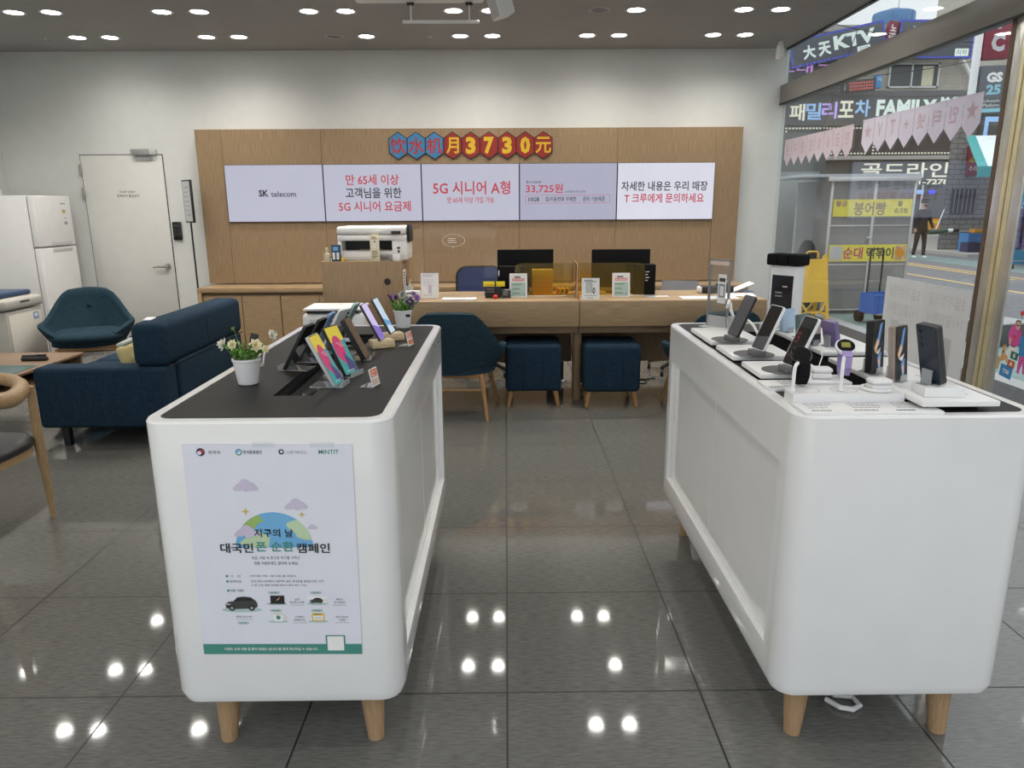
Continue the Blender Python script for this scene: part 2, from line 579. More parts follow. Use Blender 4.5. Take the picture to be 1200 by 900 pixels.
# ------------------------------------------------------------------ the room
b = B(); b.box(-5.17, -2.15, -0.12, 2.95, 5.9, 0.0, 'floor_tile'); struct(b, 'floor')
b = B(); b.box(-5.27, -2.15, 3.0, 2.85, 6.1, 3.12, 'ceiling_paint'); b.box(2.85, -2.15, 2.985, 2.875, 5.9, 3.12, 'black'); struct(b, 'ceiling')
b = B(); b.box(-5.27, 5.9, -0.12, 2.86, 6.1, 3.0, 'wall_paint'); struct(b, 'wall_back')
b = B(); b.box(-5.27, -2.15, -0.12, -5.17, 5.9, 3.0, 'wall_paint'); struct(b, 'wall_left')
b = B(); b.box(2.86, 5.9, -0.12, 2.885, 6.1, 3.12, 'wall_paint'); struct(b, 'wall_right')
b = B(); b.box(-5.17, 5.885, 0.0, -4.42, 5.9, 0.09, 'grey'); b.box(-3.50, 5.885, 0.0, -3.1, 5.9, 0.09, 'grey'); struct(b, 'baseboard_back')
b = B(); b.box(2.815, 0.2, 2.47, 2.90, 5.9, 2.65, 'beam_paint', 0.004); b.box(2.812, 0.2, 2.464, 2.83, 5.9, 2.474, 'black'); struct(b, 'trim_1')

# flush staff door
d = struct(B().box(-4.375, 5.888, 0.012, -3.535, 5.9, 2.008, 'door_paint', 0.002), 'door_1')
d['kind'] = 'structure'
B().box(-4.382, 5.893, 0.0, -3.528, 5.8985, 2.016, 'gap').build('door_gap', d)
b = B()
b.cone((-3.60, 5.888, 0.872), (-3.60, 5.872, 0.872), 0.032, 0.03, 'steel', 20)
b.cone((-3.60, 5.875, 0.872), (-3.60, 5.835, 0.872), 0.012, 0.012, 'steel', 12)
b.tube([(-3.60, 5.838, 0.872), (-3.64, 5.836, 0.872), (-3.70, 5.838, 0.869), (-3.74, 5.842, 0.865)], 0.010, 'steel', 10)
b.cone((-3.62, 5.868, 0.845), (-3.625, 5.860, 0.80), 0.006, 0.003, 'steel', 8)
b.build('door_handle', d)
b = B()
b.box(-3.83, 5.845, 2.005, -3.645, 5.888, 2.065, 'steel_grey', 0.004)
b.box(-3.645, 5.85, 2.01, -3.575, 5.888, 2.06, 'grey_light', 0.004)
b.box(-3.80, 5.878, 1.955, -3.63, 5.888, 2.005, 'grey_light', 0.002)
for x in (-3.78, -3.72, -3.66):
    b.cone((x, 5.879, 1.975), (x, 5.875, 1.975), 0.005, 0.005, 'steel', 8)
b.build('door_closer', d)
for z in (1.86, 1.63, 0.3):
    B().box(-4.40, 5.872, z - 0.055, -4.372, 5.888, z + 0.055, 'steel', 0.004).cone((-4.386, 5.870, z - 0.06), (-4.386, 5.870, z + 0.06), 0.008, 0.008, 'steel', 10).build('hinge', d)
b = B()
M = face_y(-3.93, 5.8875, 1.62)
b.text('STAFF ONLY', 0, 0.022, w=0.165, h=0.022, mat='charcoal', M=M, bold=0.01)
b.text('관계자외 출입금지', 0, -0.018, w=0.23, h=0.03, mat='charcoal', M=M, bold=0.01)
b.build('door_lettering', d)

# keypad on the wall
t = thing('door_keypad', 'black door keypad on the back wall right of the white staff door', 'keypad', (-3.458, 5.9, 1.24))
B().box(-0.045, -0.03, -0.095, 0.045, 0.0, 0.095, 'black_gloss', 0.01, 3).build('keypad_body', t)
b = B(); M = face_y(0, -0.0302, 0)
b.rect(-0.02, 0.045, 0.02, 0.07, 1, 'charcoal', M)
for i in range(4):
    for j in range(3):
        b.disc(-0.02 + j * 0.02, 0.02 - i * 0.022, 0.005, 1, 'charcoal', M, 10)
b.build('buttons', t)

# ceiling downlights: rows at four depths, pairs 1.17 m apart
PX = (-3.76, -2.58, -1.41, -0.25, 0.92, 2.085)
PN = ('first', 'second', 'third', 'fourth', 'fifth', 'sixth')
ROWS = ((5.29, 'row nearest the back wall'), (4.40, 'second row from the back wall'), (3.54, 'third row from back wall'))
OFF = {(5.29, 2, 0), (4.40, 4, 0)}
ring = B().lathe([(0.067, 0.004), (0.067, 0.0), (0.085, -0.003), (0.089, 0.0), (0.089, 0.004)], (0, 0, 0), 'grey_light', 32)
proto = thing('ceiling_downlight', '', 'ceiling light', (0, 0, 2.998), 0, 'recessed ceiling downlights')
ring.build('trim_ring', proto)
B().lathe([(0.068, 0.0012), (0.068, 0.0005), (0.0, 0.0005)], (0, 0, 0), 'lamp_disc', 32).build('lamp_diffuser', proto)
offp = thing('ceiling_speaker', '', 'ceiling speaker', (0, 0, 2.998), 0, 'unlit round ceiling grilles')
B().lathe([(0.075, 0.004), (0.075, 0.0), (0.079, -0.002), (0.084, 0.0), (0.084, 0.004)], (0, 0, 0), 'grey_light', 32).build('trim_ring', offp)
b = B().lathe([(0.076, 0.0012), (0.076, 0.0006), (0.0, 0.0006)], (0, 0, 0), 'grey', 32)
for k in range(1, 6):
    b.lathe([(0.013 * k, 0.0005), (0.013 * k, -0.0006), (0.013 * k + 0.003, -0.0006), (0.013 * k + 0.003, 0.0005)], (0, 0, 0), 'text_grey', 24)
b.build('grille', offp)
_used = [False, False]
def lamp(x, y, on=True, label=''):
    i = 0 if on else 1
    src = proto if on else offp
    if _used[i]:
        o = dup(src, (x, y, 2.998), 0, label)
    else:
        o = src; o.location = (x, y, 2.998); o['label'] = label; _used[i] = True
    if on:
        L = bpy.data.lights.new('downlight_beam', 'SPOT')
        L.energy = LAMP_W
        L.color = (1.0, 0.95, 0.87)
        L.spot_size = R(150)
        L.spot_blend = 1.0
        L.shadow_soft_size = 0.05
        lo = bpy.data.objects.new('downlight_beam', L)
        C.objects.link(lo)
        lo.parent = o
        lo.location = (0, 0, -0.012)
for yy, rn in ROWS:
    for i, px in enumerate(PX):
        for s_, sn in ((-1, 'left'), (1, 'right')):
            if (yy, i, (s_ + 1) // 2) in OFF:
                lamp(px + s_ * 0.148, yy, False, 'unlit round ceiling grille %s of the %s downlight pair, %s' % (sn, PN[i], rn.split(',')[0]))
            else:
                lamp(px + s_ * 0.148, yy, True, '%s lamp of the %s downlight pair from the left, %s' % (sn, PN[i], rn))
lamp(-4.78, 4.40, True, 'lone downlight left of the first pair, second row from the back wall')
lamp(-4.78, 3.54, True, 'lone downlight left of the first pair, third row from back wall')
NEAR = ((2.65, 'fourth'), (1.77, 'fifth'), (0.88, 'sixth'), (0.0, 'seventh'), (-0.9, 'eighth'))
for k, (yy, rn) in enumerate(NEAR):
    for i in ((0, 2, 4), (1, 3, 5))[k % 2]:
        lamp(PX[i] + 0.148, yy, True, '%s downlight overhead, %s row from the back wall, outside the photo' % (PN[i], rn))

# sprinkler heads and a small camera in the corner
def sprinkler(x, y, label):
    t = thing('ceiling_sprinkler', label, 'sprinkler', (x, y, 3.0), 0, 'ceiling sprinklers')
    B().lathe([(0.03, -0.001), (0.028, -0.006), (0.012, -0.008)], (0, 0, 0), 'grey_light', 20).build('escutcheon', t)
    B().cone((0, 0, -0.006), (0, 0, -0.025), 0.008, 0.006, 'steel_grey', 10).lathe([(0.014, -0.026), (0.014, -0.028), (0.0, -0.028)], (0, 0, 0), 'steel_grey', 12).build('sprinkler_head', t)
sprinkler(-4.2, 5.32, 'small ceiling sprinkler at the far left beside the first downlight')
sprinkler(-0.68, 5.32, 'small ceiling sprinkler between the third and fourth downlight pairs')
t = thing('corner_sensor', 'small white sensor on the wall at the top left corner', 'sensor', (-5.09, 5.82, 2.93))
B().box(-0.05, -0.045, -0.08, 0.05, 0.08, 0.07, 'white_plastic', 0.018, 3).build('sensor_body', t)
B().ball((0, -0.045, 0.015), 0.017, 'black_gloss', 2).build('sensor_eye', t)
t = thing('wall_sensor', 'small white sensor hanging at the right end of the ceiling by the beam', 'sensor', (2.66, 5.55, 3.0))
B().box(-0.02, -0.02, -0.04, 0.02, 0.02, 0.0, 'white_plastic', 0.005).build('mount', t)
B().cone((0, 0, -0.04), (0, 0, -0.15), 0.035, 0.04, 'white_plastic', 20).ball((0, 0, -0.15), 0.04, 'white_plastic', 2, (1, 1, 0.5)).build('sensor_body', t)

# ceiling unit with hanging bar
t = thing('ceiling_display_mount', 'white ceiling unit with a thin bar hanging below on two rods', 'ceiling fixture', (-0.42, 3.72, 3.0))
B().box(-0.60, -0.50, -0.157, 0.29, -0.15, 0.0, 'white_plastic', 0.025, 3).build('housing', t)
for x in (-0.22, 0.185):
    B().box(x - 0.025, -0.20, -0.172, x + 0.025, -0.16, -0.157, 'black', 0.002).build('cap', t)
    B().cone((x, -0.18, -0.172), (x, -0.18, -0.268), 0.005, 0.005, 'white_plastic', 10).build('rod', t)
B().box(-0.28, -0.192, -0.287, 0.255, -0.168, -0.267, 'white_plastic', 0.004).build('hanging_bar', t)
t = thing('ceiling_speaker_box', 'white box speaker tilted under the ceiling beside the hanging bar', 'speaker', (-0.05, 3.40, 3.0))
b = B(); b.M = Matrix.Translation((0.02, 0, -0.155)) @ Matrix.Rotation(R(20), 4, 'Z') @ Matrix.Rotation(R(-18), 4, 'Y')
b.box(-0.06, -0.08, -0.13, 0.06, 0.08, 0.09, 'white_plastic', 0.015, 3); b.build('speaker_cabinet', t)
b = B(); b.M = Matrix.Translation((0.02, 0, -0.155)) @ Matrix.Rotation(R(20), 4, 'Z') @ Matrix.Rotation(R(-18), 4, 'Y')
b.box(-0.062, -0.07, -0.12, -0.059, 0.07, 0.08, 'grey_light'); b.build('front_grille', t)
B().box(-0.02, -0.02, -0.08, 0.04, 0.02, 0.0, 'white_plastic', 0.004).build('bracket', t)

# ------------------------------------------------------------------ oak feature wall, screens, hexagon plates, base cabinets
t = thing('feature_wall', 'tall light oak panelled feature wall behind the service counter', 'wall panelling', (0, 5.75, 0))
XS = (-3.12, -2.855, -1.853, -0.85, 0.148, 1.147, 2.147, 2.42)
B().box(-3.12, 0.021, 0.70, 2.42, 0.15, 2.24, 'oak').build('backing', t)
for i in range(7):
    B().box(XS[i] + 0.0015, 0, 0.70, XS[i + 1] - 0.0015, 0.02, 2.24, 'oak', 0.001, 1).build('panel_board', t)

SL = ['leftmost wall screen reading SK telecom in small black letters', 'second wall screen from the left, three lines of red and black text',
      'middle wall screen with large red line and smaller red line below', 'fourth wall screen from the left, small price text and outlined box',
      'rightmost and brightest wall screen, two lines of black and red text']
SM = ['scr_lav', 'scr_lav', 'scr_lav', 'scr_grey', 'scr_bright']
def screen(i):
    x = -2.349 + i * 1.0
    t = thing('wall_screen', SL[i], 'screen', (x, 5.728, 1.614), 0, 'video screens in the oak wall')
    B().box(-0.498, 0, -0.2835, 0.498, 0.022, 0.2835, 'screen_bezel', 0.002, 1).build('bezel', t)
    b = B(); M = face_y(0, -0.0003, 0)
    b.rect(-0.494, -0.2795, 0.494, 0.2795, 0, SM[i], M)
    if i == 0:
        b.text('SK', -0.118, 0.002, h=0.068, w=0.10, mat='scr_black', M=M, bold=0.035, align='c')
        b.text('telecom', 0.085, -0.006, w=0.255, h=0.056, mat='scr_black', M=M, bold=0.012)
    if i == 1:
        b.text('만 65세 이상', 0.0, 0.13, w=0.54, h=0.105, mat='scr_red', M=M, bold=0.016)
        b.text('고객님을 위한', 0.005, 0.0, w=0.57, h=0.105, mat='scr_black', M=M, bold=0.016)
        b.text('5G 시니어 요금제', 0.012, -0.133, w=0.74, h=0.105, mat='scr_red', M=M, bold=0.016)
    if i == 2:
        b.text('5G 시니어 A형', 0.01, 0.045, w=0.79, h=0.135, mat='scr_red', M=M, bold=0.016)
        b.text('만 65세 이상 가입 가능', 0.0, -0.075, w=0.48, h=0.062, mat='scr_red', M=M, bold=0.012)
    if i == 3:
        b.text('월 67,000원', -0.355, 0.098, w=0.155, h=0.028, mat='scr_black', M=M, bold=0.008)
        b.text('33,725원', -0.245, 0.032, w=0.38, h=0.098, mat='scr_red', M=M, bold=0.016)
        b.text('선택약정 반영 금액', 0.07, 0.0, w=0.21, h=0.026, mat='scr_black', M=M)
        for (x0, y0, x1, y1) in ((-0.44, -0.034, 0.43, -0.031), (-0.44, -0.114, 0.43, -0.111), (-0.442, -0.11, -0.439, -0.035), (0.429, -0.11, 0.432, -0.035), (-0.265, -0.108, -0.263, -0.037), (0.115, -0.108, 0.117, -0.037)):
            b.rect(x0, y0, x1, y1, 1, 'scr_red', M)
        b.text('10GB', -0.352, -0.073, w=0.115, h=0.042, mat='scr_black', M=M, bold=0.015)
        b.text('집/이동전화 무제한', -0.074, -0.072, w=0.32, h=0.048, mat='scr_black', M=M, bold=0.012)
        b.text('문자 기본제공', 0.265, -0.072, w=0.225, h=0.048, mat='scr_black', M=M, bold=0.012)
    if i == 4:
        b.text('자세한 내용은 우리 매장', -0.012, 0.052, w=0.885, h=0.095, mat='scr_black', M=M, bold=0.016)
        b.text('T 크루에게 문의하세요', -0.012, -0.068, w=0.82, h=0.095, mat='scr_red', M=M, bold=0.016)
    b.build('display_picture', t)
for i in range(5):
    screen(i)

HEX = [(0, -0.5), (0.5, -0.27), (0.5, 0.27), (0, 0.5), (-0.5, 0.27), (-0.5, -0.27)]
HL = ['leftmost blue hexagon plate with red character 饮', 'middle blue hexagon plate with red character 水', 'third blue hexagon plate with red character 机, beside the red plates',
      'red hexagon plate with yellow character 月 next to the blue plates', 'red hexagon plate with yellow 3 left of the 7', 'red hexagon plate with yellow digit 7',
      'red hexagon plate with yellow 3 right of the 7', 'red hexagon plate with yellow digit 0', 'rightmost red hexagon plate with yellow character 元']
for i, ch in enumerate('饮水机月3730元'):
    x = -1.074 + i * 0.1835
    t = thing('hexagon_plate', HL[i] + ' on oak wall', 'sign plate', (x, 5.75, 2.073), 0, 'hexagonal price plates above the screens')
    M = face_y(0, -0.001, 0)
    B().prism([(p[0] * 0.186, p[1] * 0.272) for p in HEX], 0, 0.012, 'black', M).build('plate_border', t)
    B().prism([(p[0] * 0.172, p[1] * 0.254) for p in HEX], 0.012, 0.0125, 'blue_hex' if i < 3 else 'red_hex', M).build('plate_face', t)
    b = B()
    if ch in '370':
        b.text(ch, 0, 0, h=0.165, w=0.10, k=43, mat='gold_glyph', M=M, bold=0.05)
    else:
        b.text(ch, 0, 0, h=0.158, w=0.158 if ch != '月' else 0.125, k=43, mat='red_glyph' if i < 3 else 'gold_glyph', M=M, bold=0.018)
    b.build('plate_character', t)

b = B(); b.box(-3.10, 5.36, 0.645, 2.45, 5.75, 0.69, 'oak_flat', 0.002); b.box(-3.10, 5.36, 0.0, -3.06, 5.75, 0.645, 'oak_flat', 0.002); b.box(2.41, 5.36, 0.0, 2.45, 5.75, 0.645, 'oak_flat', 0.002)
tag(b.build('cabinet_carcass_top'), 'long light oak top and end panels over the low wall cabinets', 'worktop')
bpy.data.objects['cabinet_carcass_top'].name = 'cabinet_worktop'
CN = ['leftmost', 'second', 'third', 'fourth', 'fifth', 'sixth', 'rightmost']
for i in range(7):
    x0 = -3.055 + i * 0.78
    t = thing('low_cabinet', '%s low oak cabinet unit from the left along the back wall' % CN[i] if i not in (0, 6) else '%s low oak cabinet unit along the back wall' % CN[i], 'cabinet', (x0, 5.38, 0), 0, 'low oak cabinets under the oak wall')
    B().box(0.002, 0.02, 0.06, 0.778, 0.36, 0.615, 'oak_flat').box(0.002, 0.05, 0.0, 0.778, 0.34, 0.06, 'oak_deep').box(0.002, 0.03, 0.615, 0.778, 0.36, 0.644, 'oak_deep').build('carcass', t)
    for k in (0, 1):
        dr = B().box(0.004 + k * 0.389, 0.0, 0.065, 0.387 + k * 0.389, 0.019, 0.612, 'oak_flat', 0.002, 1).build('door', t)
        xx = 0.355 + k * 0.076
        B().cone((xx, 0.0, 0.56), (xx, -0.006, 0.56), 0.011, 0.011, 'steel_grey', 14).build('lock', dr)

# thin stand sign at the left end of the cabinets
t = thing('stand_sign', 'thin black floor stand with narrow framed sign left of the oak wall', 'stand sign', (-3.195, 5.62, 0), R(-45))
B().lathe([(0.085, 0.0), (0.085, 0.008), (0.01, 0.014)], (0, 0, 0), 'black', 24).build('base_plate', t)
B().cone((0, 0, 0.01), (0, 0, 1.36), 0.009, 0.009, 'black', 10).build('pole', t)
B().box(-0.10, -0.012, 1.33, 0.10, 0.012, 1.75, 'black', 0.003).build('frame', t)
b = B(); M = face_y(0, -0.0125, 1.54); b.rect(-0.088, -0.195, 0.088, 0.195, 0, 'grey_light', M)
for k in range(7):
    b.rect(-0.06, 0.13 - k * 0.045, 0.05 - (k % 3) * 0.02, 0.142 - k * 0.045, 1, 'grey', M)
b.build('sign_sheet', t)

# ------------------------------------------------------------------ service counter
def counter(name, label, x0, x1, legs, loc):
    t = thing(name, label, 'counter', loc, 0, 'service counter sections')
    B().box(x0, 0, 0.605, x1, 0.66, 0.795, 'oak_flat', 0.003).build('counter_top', t)
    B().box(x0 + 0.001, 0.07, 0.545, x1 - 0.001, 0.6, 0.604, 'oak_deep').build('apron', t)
    B().box(x0 + 0.001, 0.60, 0.215, x1 - 0.001, 0.625, 0.604, 'oak').build('modesty_panel', t)
    for x in legs:
        B().lathe([(0.028, 0.0), (0.036, 0.02), (0.038, 0.544)], (x, 0.17, 0), 'oak', 20).build('leg', t)
counter('service_counter', 'left section of the long oak service counter with round leg', -0.80, 0.545, (0.547, -0.75), (0, 3.35, 0))
counter('service_counter', 'right section of the long oak service counter by the white wall', 0.549, 1.93, (1.86,), (0, 3.35, 0))

# tall oak cabinet carrying the big printer
t = thing('printer_cabinet', 'tall oak cabinet with round black cable hole at left of the counter', 'cabinet', (-1.14, 3.86, 0))
B().box(-0.32, 0, 0.02, 0.312, 0.56, 1.055, 'oak', 0.003).build('cabinet_body', t)
B().box(-0.29, 0.03, 0, 0.285, 0.53, 0.02, 'black').build('plinth', t)
b = B()
b.lathe([(0.022, 0.0), (0.026, 0.002), (0.026, 0.004), (0.018, 0.006), (0.016, 0.003), (0.0, 0.003)], (0, 0, 0), 'black', 24, face_y(0.20, 0, 0.895))
b.build('cable_grommet', t)

def text_lines(b, M, x0, y1, w, n, dy, hh, mat='text_grey', k=1, seed=1):
    rr = random.Random(seed)
    for i in range(n):
        x = x0
        ww = w * rr.uniform(0.6, 1.0)
        while x < x0 + ww:
            l = rr.uniform(0.08, 0.22) * w
            b.rect(x, y1 - i * dy - hh, min(x + l, x0 + ww), y1 - i * dy, k, mat, M)
            x += l + 0.025 * w

# big white multifunction printer on the tall cabinet
t = thing('multifunction_printer', 'large white multifunction printer on top of the tall oak cabinet', 'printer', (-1.07, 3.98, 1.0555))
b = B()
b.box(-0.275, 0.0, 0.0, -0.245, 0.36, 0.16, 'white_plastic', 0.006)
b.box(0.16, 0.0, 0.0, 0.275, 0.36, 0.16, 'white_plastic', 0.006)
b.box(-0.25, 0.02, 0.0, 0.17, 0.36, 0.075, 'white_plastic', 0.004)
b.box(-0.25, 0.16, 0.07, 0.17, 0.36, 0.16, 'black')
b.box(-0.275, -0.005, 0.155, 0.275, 0.37, 0.20, 'white_plastic', 0.008)
b.build('printer_body', t)
B().box(-0.28, -0.01, 0.203, 0.275, 0.375, 0.268, 'white_plastic', 0.022, 3).build('scanner_lid', t)
B().box(-0.12, 0.05, 0.078, 0.06, 0.16, 0.084, 'oak_flat').build('paper_tray', t)
B().box(0.16, -0.018, 0.208, 0.235, -0.008, 0.232, 'black_gloss', 0.002).build('control_panel', t)
B().box(0.06, -0.004, 0.018, 0.13, 0.03, 0.05, 'grey', 0.003).build('card_slot', t)
B().box(0.278, 0.05, 0.14, 0.295, 0.3, 0.28, 'black', 0.006).build('side_cover', t)
B().box(0.20, -0.003, 0.09, 0.225, 0.003, 0.105, 'black').box(0.205, -0.003, 0.06, 0.22, 0.003, 0.08, 'black').build('buttons', t)

t = thing('perfume_bottle', 'clear glass bottle with gold cap left of the big printer', 'bottle', (-1.415, 3.90, 1.0555))
B().lathe([(0.022, 0.0), (0.024, 0.004), (0.024, 0.05), (0.02, 0.062), (0.008, 0.068)], (0, 0, 0), 'perfume', 18).build('bottle_body', t)
B().lathe([(0.008, 0.068), (0.010, 0.07), (0.010, 0.085), (0.012, 0.09), (0.010, 0.104), (0.004, 0.108)], (0, 0, 0), 'brass', 14).build('bottle_cap', t)
t = thing('cosmetic_box', 'dark blue boxed set with white tubes left of the big printer', 'box', (-1.345, 3.91, 1.0555))
B().box(-0.034, -0.02, 0, 0.034, 0.02, 0.128, 'blue_box', 0.002).build('carton', t)
b = B(); M = face_y(0, -0.0203, 0.064)
b.rect(-0.026, -0.05, -0.006, 0.005, 1, 'price_white', M); b.rect(0.006, -0.05, 0.026, 0.005, 1, 'price_white', M); b.rect(-0.02, 0.02, 0.02, 0.05, 1, 'sea_blue', M)
b.build('carton_print', t)
t = thing('small_amber_box', 'tiny amber box between the blue box and the big printer', 'box', (-1.293, 3.90, 1.0555))
B().box(-0.012, -0.012, 0, 0.012, 0.012, 0.03, 'yellow', 0.002).build('carton', t)
t = thing('narrow_carton', 'tall cream carton standing in front of the big printer', 'box', (-1.035, 3.90, 1.0555), R(8))
B().box(-0.036, -0.012, 0, 0.036, 0.035, 0.205, 'cream', 0.002).build('carton', t)
b = B(); M = face_y(0, -0.0123, 0.10)
b.rect(-0.012, 0.0, 0.012, 0.065, 1, 'price_white', M); b.rect(-0.008, 0.045, 0.008, 0.06, 2, 'grey', M); text_lines(b, M, -0.024, 0.09, 0.048, 2, 0.012, 0.007, 'brown_leather', 1, 4); text_lines(b, M, -0.024, -0.02, 0.048, 5, 0.013, 0.006, 'brown_leather', 1, 5)
b.build('carton_print', t)
t = thing('business_card_stand', 'small card stand with white cards at right front of the big printer', 'card stand', (-0.885, 3.90, 1.0555), R(-8))
B().box(-0.045, -0.01, 0, -0.012, 0.03, 0.05, 'text_grey', 0.002).build('holder', t)
B().box(-0.01, -0.01, 0, 0.045, 0.02, 0.05, 'paper', 0.001).build('cards', t)
b = B(); M = Matrix.Translation((-0.826, 4.0, 0.87)) @ Matrix.Rotation(R(90), 4, 'Z') @ Matrix.Rotation(PI / 2, 4, 'X')
b.box(-0.07, -0.11, 0.001, 0.07, 0.11, 0.004, 'paper', M=M); text_lines(b, Matrix.Translation((0, 0, 0.0042)).__class__(M @ Matrix.Translation((0, 0, 0.0042))), -0.055, 0.09, 0.11, 8, 0.023, 0.012, 'black', 1, 9)
tag(b.build('side_notice'), 'white notice sheet stuck on the right side of the tall oak cabinet', 'notice')

# small printer on a low stand behind the left display table
t = thing('printer_stand', 'low oak stand under the small white printer behind the left table', 'stand', (-1.26, 3.46, 0))
B().box(-0.24, -0.18, 0.50, 0.24, 0.18, 0.53, 'oak_flat', 0.003).build('stand_top', t)
for sx in (-1, 1):
    B().box(sx * 0.235 - 0.012, -0.17, 0, sx * 0.235 + 0.012, 0.17, 0.50, 'oak_flat', 0.002).build('stand_side', t)
t = thing('small_printer', 'small white printer with tray lid behind the left display table', 'printer', (-1.26, 3.44, 0.5305))
B().box(-0.225, -0.15, 0, 0.225, 0.17, 0.19, 'white_plastic', 0.03, 3).build('printer_body', t)
B().box(-0.19, -0.14, 0.192, 0.19, 0.15, 0.212, 'black', 0.004).build('paper_feed', t)
B().box(-0.205, -0.17, 0.214, 0.215, 0.15, 0.232, 'white_plastic', 0.006).build('lid', t)
B().box(-0.17, -0.154, 0.07, 0.0, -0.148, 0.15, 'grey_light', 0.004).build('front_panel', t)
b = B(); M = face_y(0.08, -0.157, 0.10, 0, R(6)); b.box(-0.07, -0.095, 0, 0.07, 0.085, 0.002, 'paper', M=M); M2 = M @ Matrix.Translation((0, 0, 0.0022)); text_lines(b, M2, -0.055, 0.07, 0.10, 5, 0.013, 0.004, 'text_grey', 1, 3); b.disc(0.0, -0.03, 0.014, 1, 'cloud', M2); b.disc(0.04, -0.03, 0.012, 1, 'teal_light', M2); b.rect(-0.055, -0.075, 0.055, -0.065, 1, 'black', M2)
b.build('printed_notice', t)

# things on the counter ----------------------------------------------------
CZ = 0.7955
def easel(name, label, cat, x, y, w, h, rz, group=None, mat='paper', tilt=R(8)):
    t = thing(name, label, cat, (x, y, CZ), rz, group)
    b = B(); M = face_y(0, 0, 0, 0, tilt) @ Matrix.Translation((0, h / 2, 0))
    b.box(-w / 2, -h / 2, -0.003, w / 2, h / 2, 0, mat, M=M); b.build('card_sheet', t)
    b = B(); b.prism([(0.0, 0.0), (0.05, 0.0), (math.sin(tilt) * h * 0.7 + 0.004, h * 0.66)], -0.008, 0.008, mat, Matrix(((0, 0, 1, 0), (1, 0, 0, 0.004), (0, 1, 0, 0), (0, 0, 0, 1)))); b.build('card_strut', t)
    b = B(); b.M = M @ Matrix.Translation((0, 0, 0.0002))
    return t, b
t, b = easel('paper_stand', 'white paper document standing at the left end of the counter', 'document', -0.575, 3.58, 0.135, 0.19, R(2))
text_lines(b, None, -0.055, 0.085, 0.11, 2, 0.012, 0.006, 'cloud', 1, 11); text_lines(b, None, -0.05, 0.045, 0.10, 4, 0.014, 0.004, 'cloud', 1, 12); b.rect(-0.012, -0.06, 0.012, 0.0, 1, 'cloud'); text_lines(b, None, -0.05, -0.07, 0.10, 1, 0.012, 0.006, 'cloud', 1, 13)
b.build('card_print', t)
SCL = ['white stand card with coloured text left of the yellow box', 'white stand card with coloured text under the black number 2']
for k, (x, y) in enumerate(((0.10, 3.585), (0.885, 3.575))):
    t, b = easel('stand_card', SCL[k], 'stand card', x, y, 0.135, 0.182, 0, 'white stand cards with pale blue tables')
    text_lines(b, None, -0.03, 0.068, 0.07, 1, 0.012, 0.011, 'black', 1, 21); text_lines(b, None, -0.048, 0.052, 0.10, 2, 0.012, 0.007, 'red', 1, 22)
    b.rect(-0.055, -0.082, 0.055, 0.022, 1, 'teal_light')
    for q in range(3):
        text_lines(b, None, -0.045, 0.012 - q * 0.034, 0.09, 1, 0.012, 0.006, 'leaf', 2, 30 + q); text_lines(b, None, -0.045, 0.002 - q * 0.034, 0.08, 1, 0.012, 0.003, 'text_grey', 2, 40 + q)
    b.flat([(0.04, -0.075), (0.05, -0.078), (0.042, -0.06), (0.034, -0.055)], 3, 'sea_blue')
    b.build('card_print', t)
t, b = easel('phone_offer_card', 'white card showing a phone and watch at the middle of the counter', 'stand card', 0.632, 3.405, 0.132, 0.16, 0)
text_lines(b, None, -0.045, 0.066, 0.09, 2, 0.009, 0.005, 'black', 1, 51)
b.flat([(-0.034 + p[0], -0.032 + p[1]) for p in rrect(0, 0, 0.046, 0.078, 0.005, 3)], 1, 'charcoal'); b.flat([(-0.032 + p[0], -0.030 + p[1]) for p in rrect(0, 0, 0.042, 0.074, 0.004, 3)], 2, 'grey_light')
b.rect(0.018, -0.034, 0.030, 0.010, 1, 'charcoal'); b.disc(0.024, -0.012, 0.0125, 2, 'black'); b.disc(0.024, -0.012, 0.009, 3, 'grey_light'); b.rect(-0.034, -0.034, 0.01, -0.029, 3, 'brass')
text_lines(b, None, -0.045, -0.045, 0.09, 1, 0.009, 0.004, 'text_grey', 1, 52); text_lines(b, None, -0.03, -0.062, 0.06, 1, 0.009, 0.004, 'text_grey', 1, 53)
b.build('card_print', t)

def slab(name, label, cat, x, y, z, w, d, h, rz, mat, group=None, pr=None):
    t = thing(name, label, cat, (x, y, z), rz, group)
    B().box(-w / 2, -d / 2, 0, w / 2, d / 2, h, mat, min(0.001, h / 3)).build('sheet', t)
    if pr:
        b = B(); M = Matrix.Translation((0, 0, h + 0.0002))
        text_lines(b, M, -w * 0.42, d * 0.4, w * 0.8, pr, d * 0.8 / pr, d * 0.25 / pr, 'cloud', 1, int(w * 1000))
        b.build('sheet_print', t)
    return t
slab('document_tray', 'flat white document tray on the counter right of the paper document', 'tray', -0.345, 3.46, CZ, 0.25, 0.11, 0.012, 0, 'paper', pr=2)
slab('counter_mat', 'wide pale mat with print on the right part of the counter', 'mat', 1.53, 3.47, CZ, 0.42, 0.16, 0.006, 0, 'paper', pr=3)
slab('leaflet', 'small leaflet with blue left end beside the black tower', 'leaflet', 1.165, 3.58, CZ, 0.17, 0.06, 0.003, 0, 'paper')
tag(B().box(-0.045, -0.028, 0, 0.03, 0.028, 0.001, 'phone_blue').build('blue_note', None, (1.115, 3.58, CZ + 0.0035)), 'small blue note lying on the leaflet at the counter', 'note')
slab('white_form', 'white sheets under the black device at the right counter end', 'paper', 1.80, 3.64, CZ, 0.25, 0.20, 0.004, R(-10), 'paper', pr=5)
t = thing('receipt_printer', 'black handheld device resting at the right end of the counter', 'device', (1.69, 3.82, CZ + 0.0005), R(6))
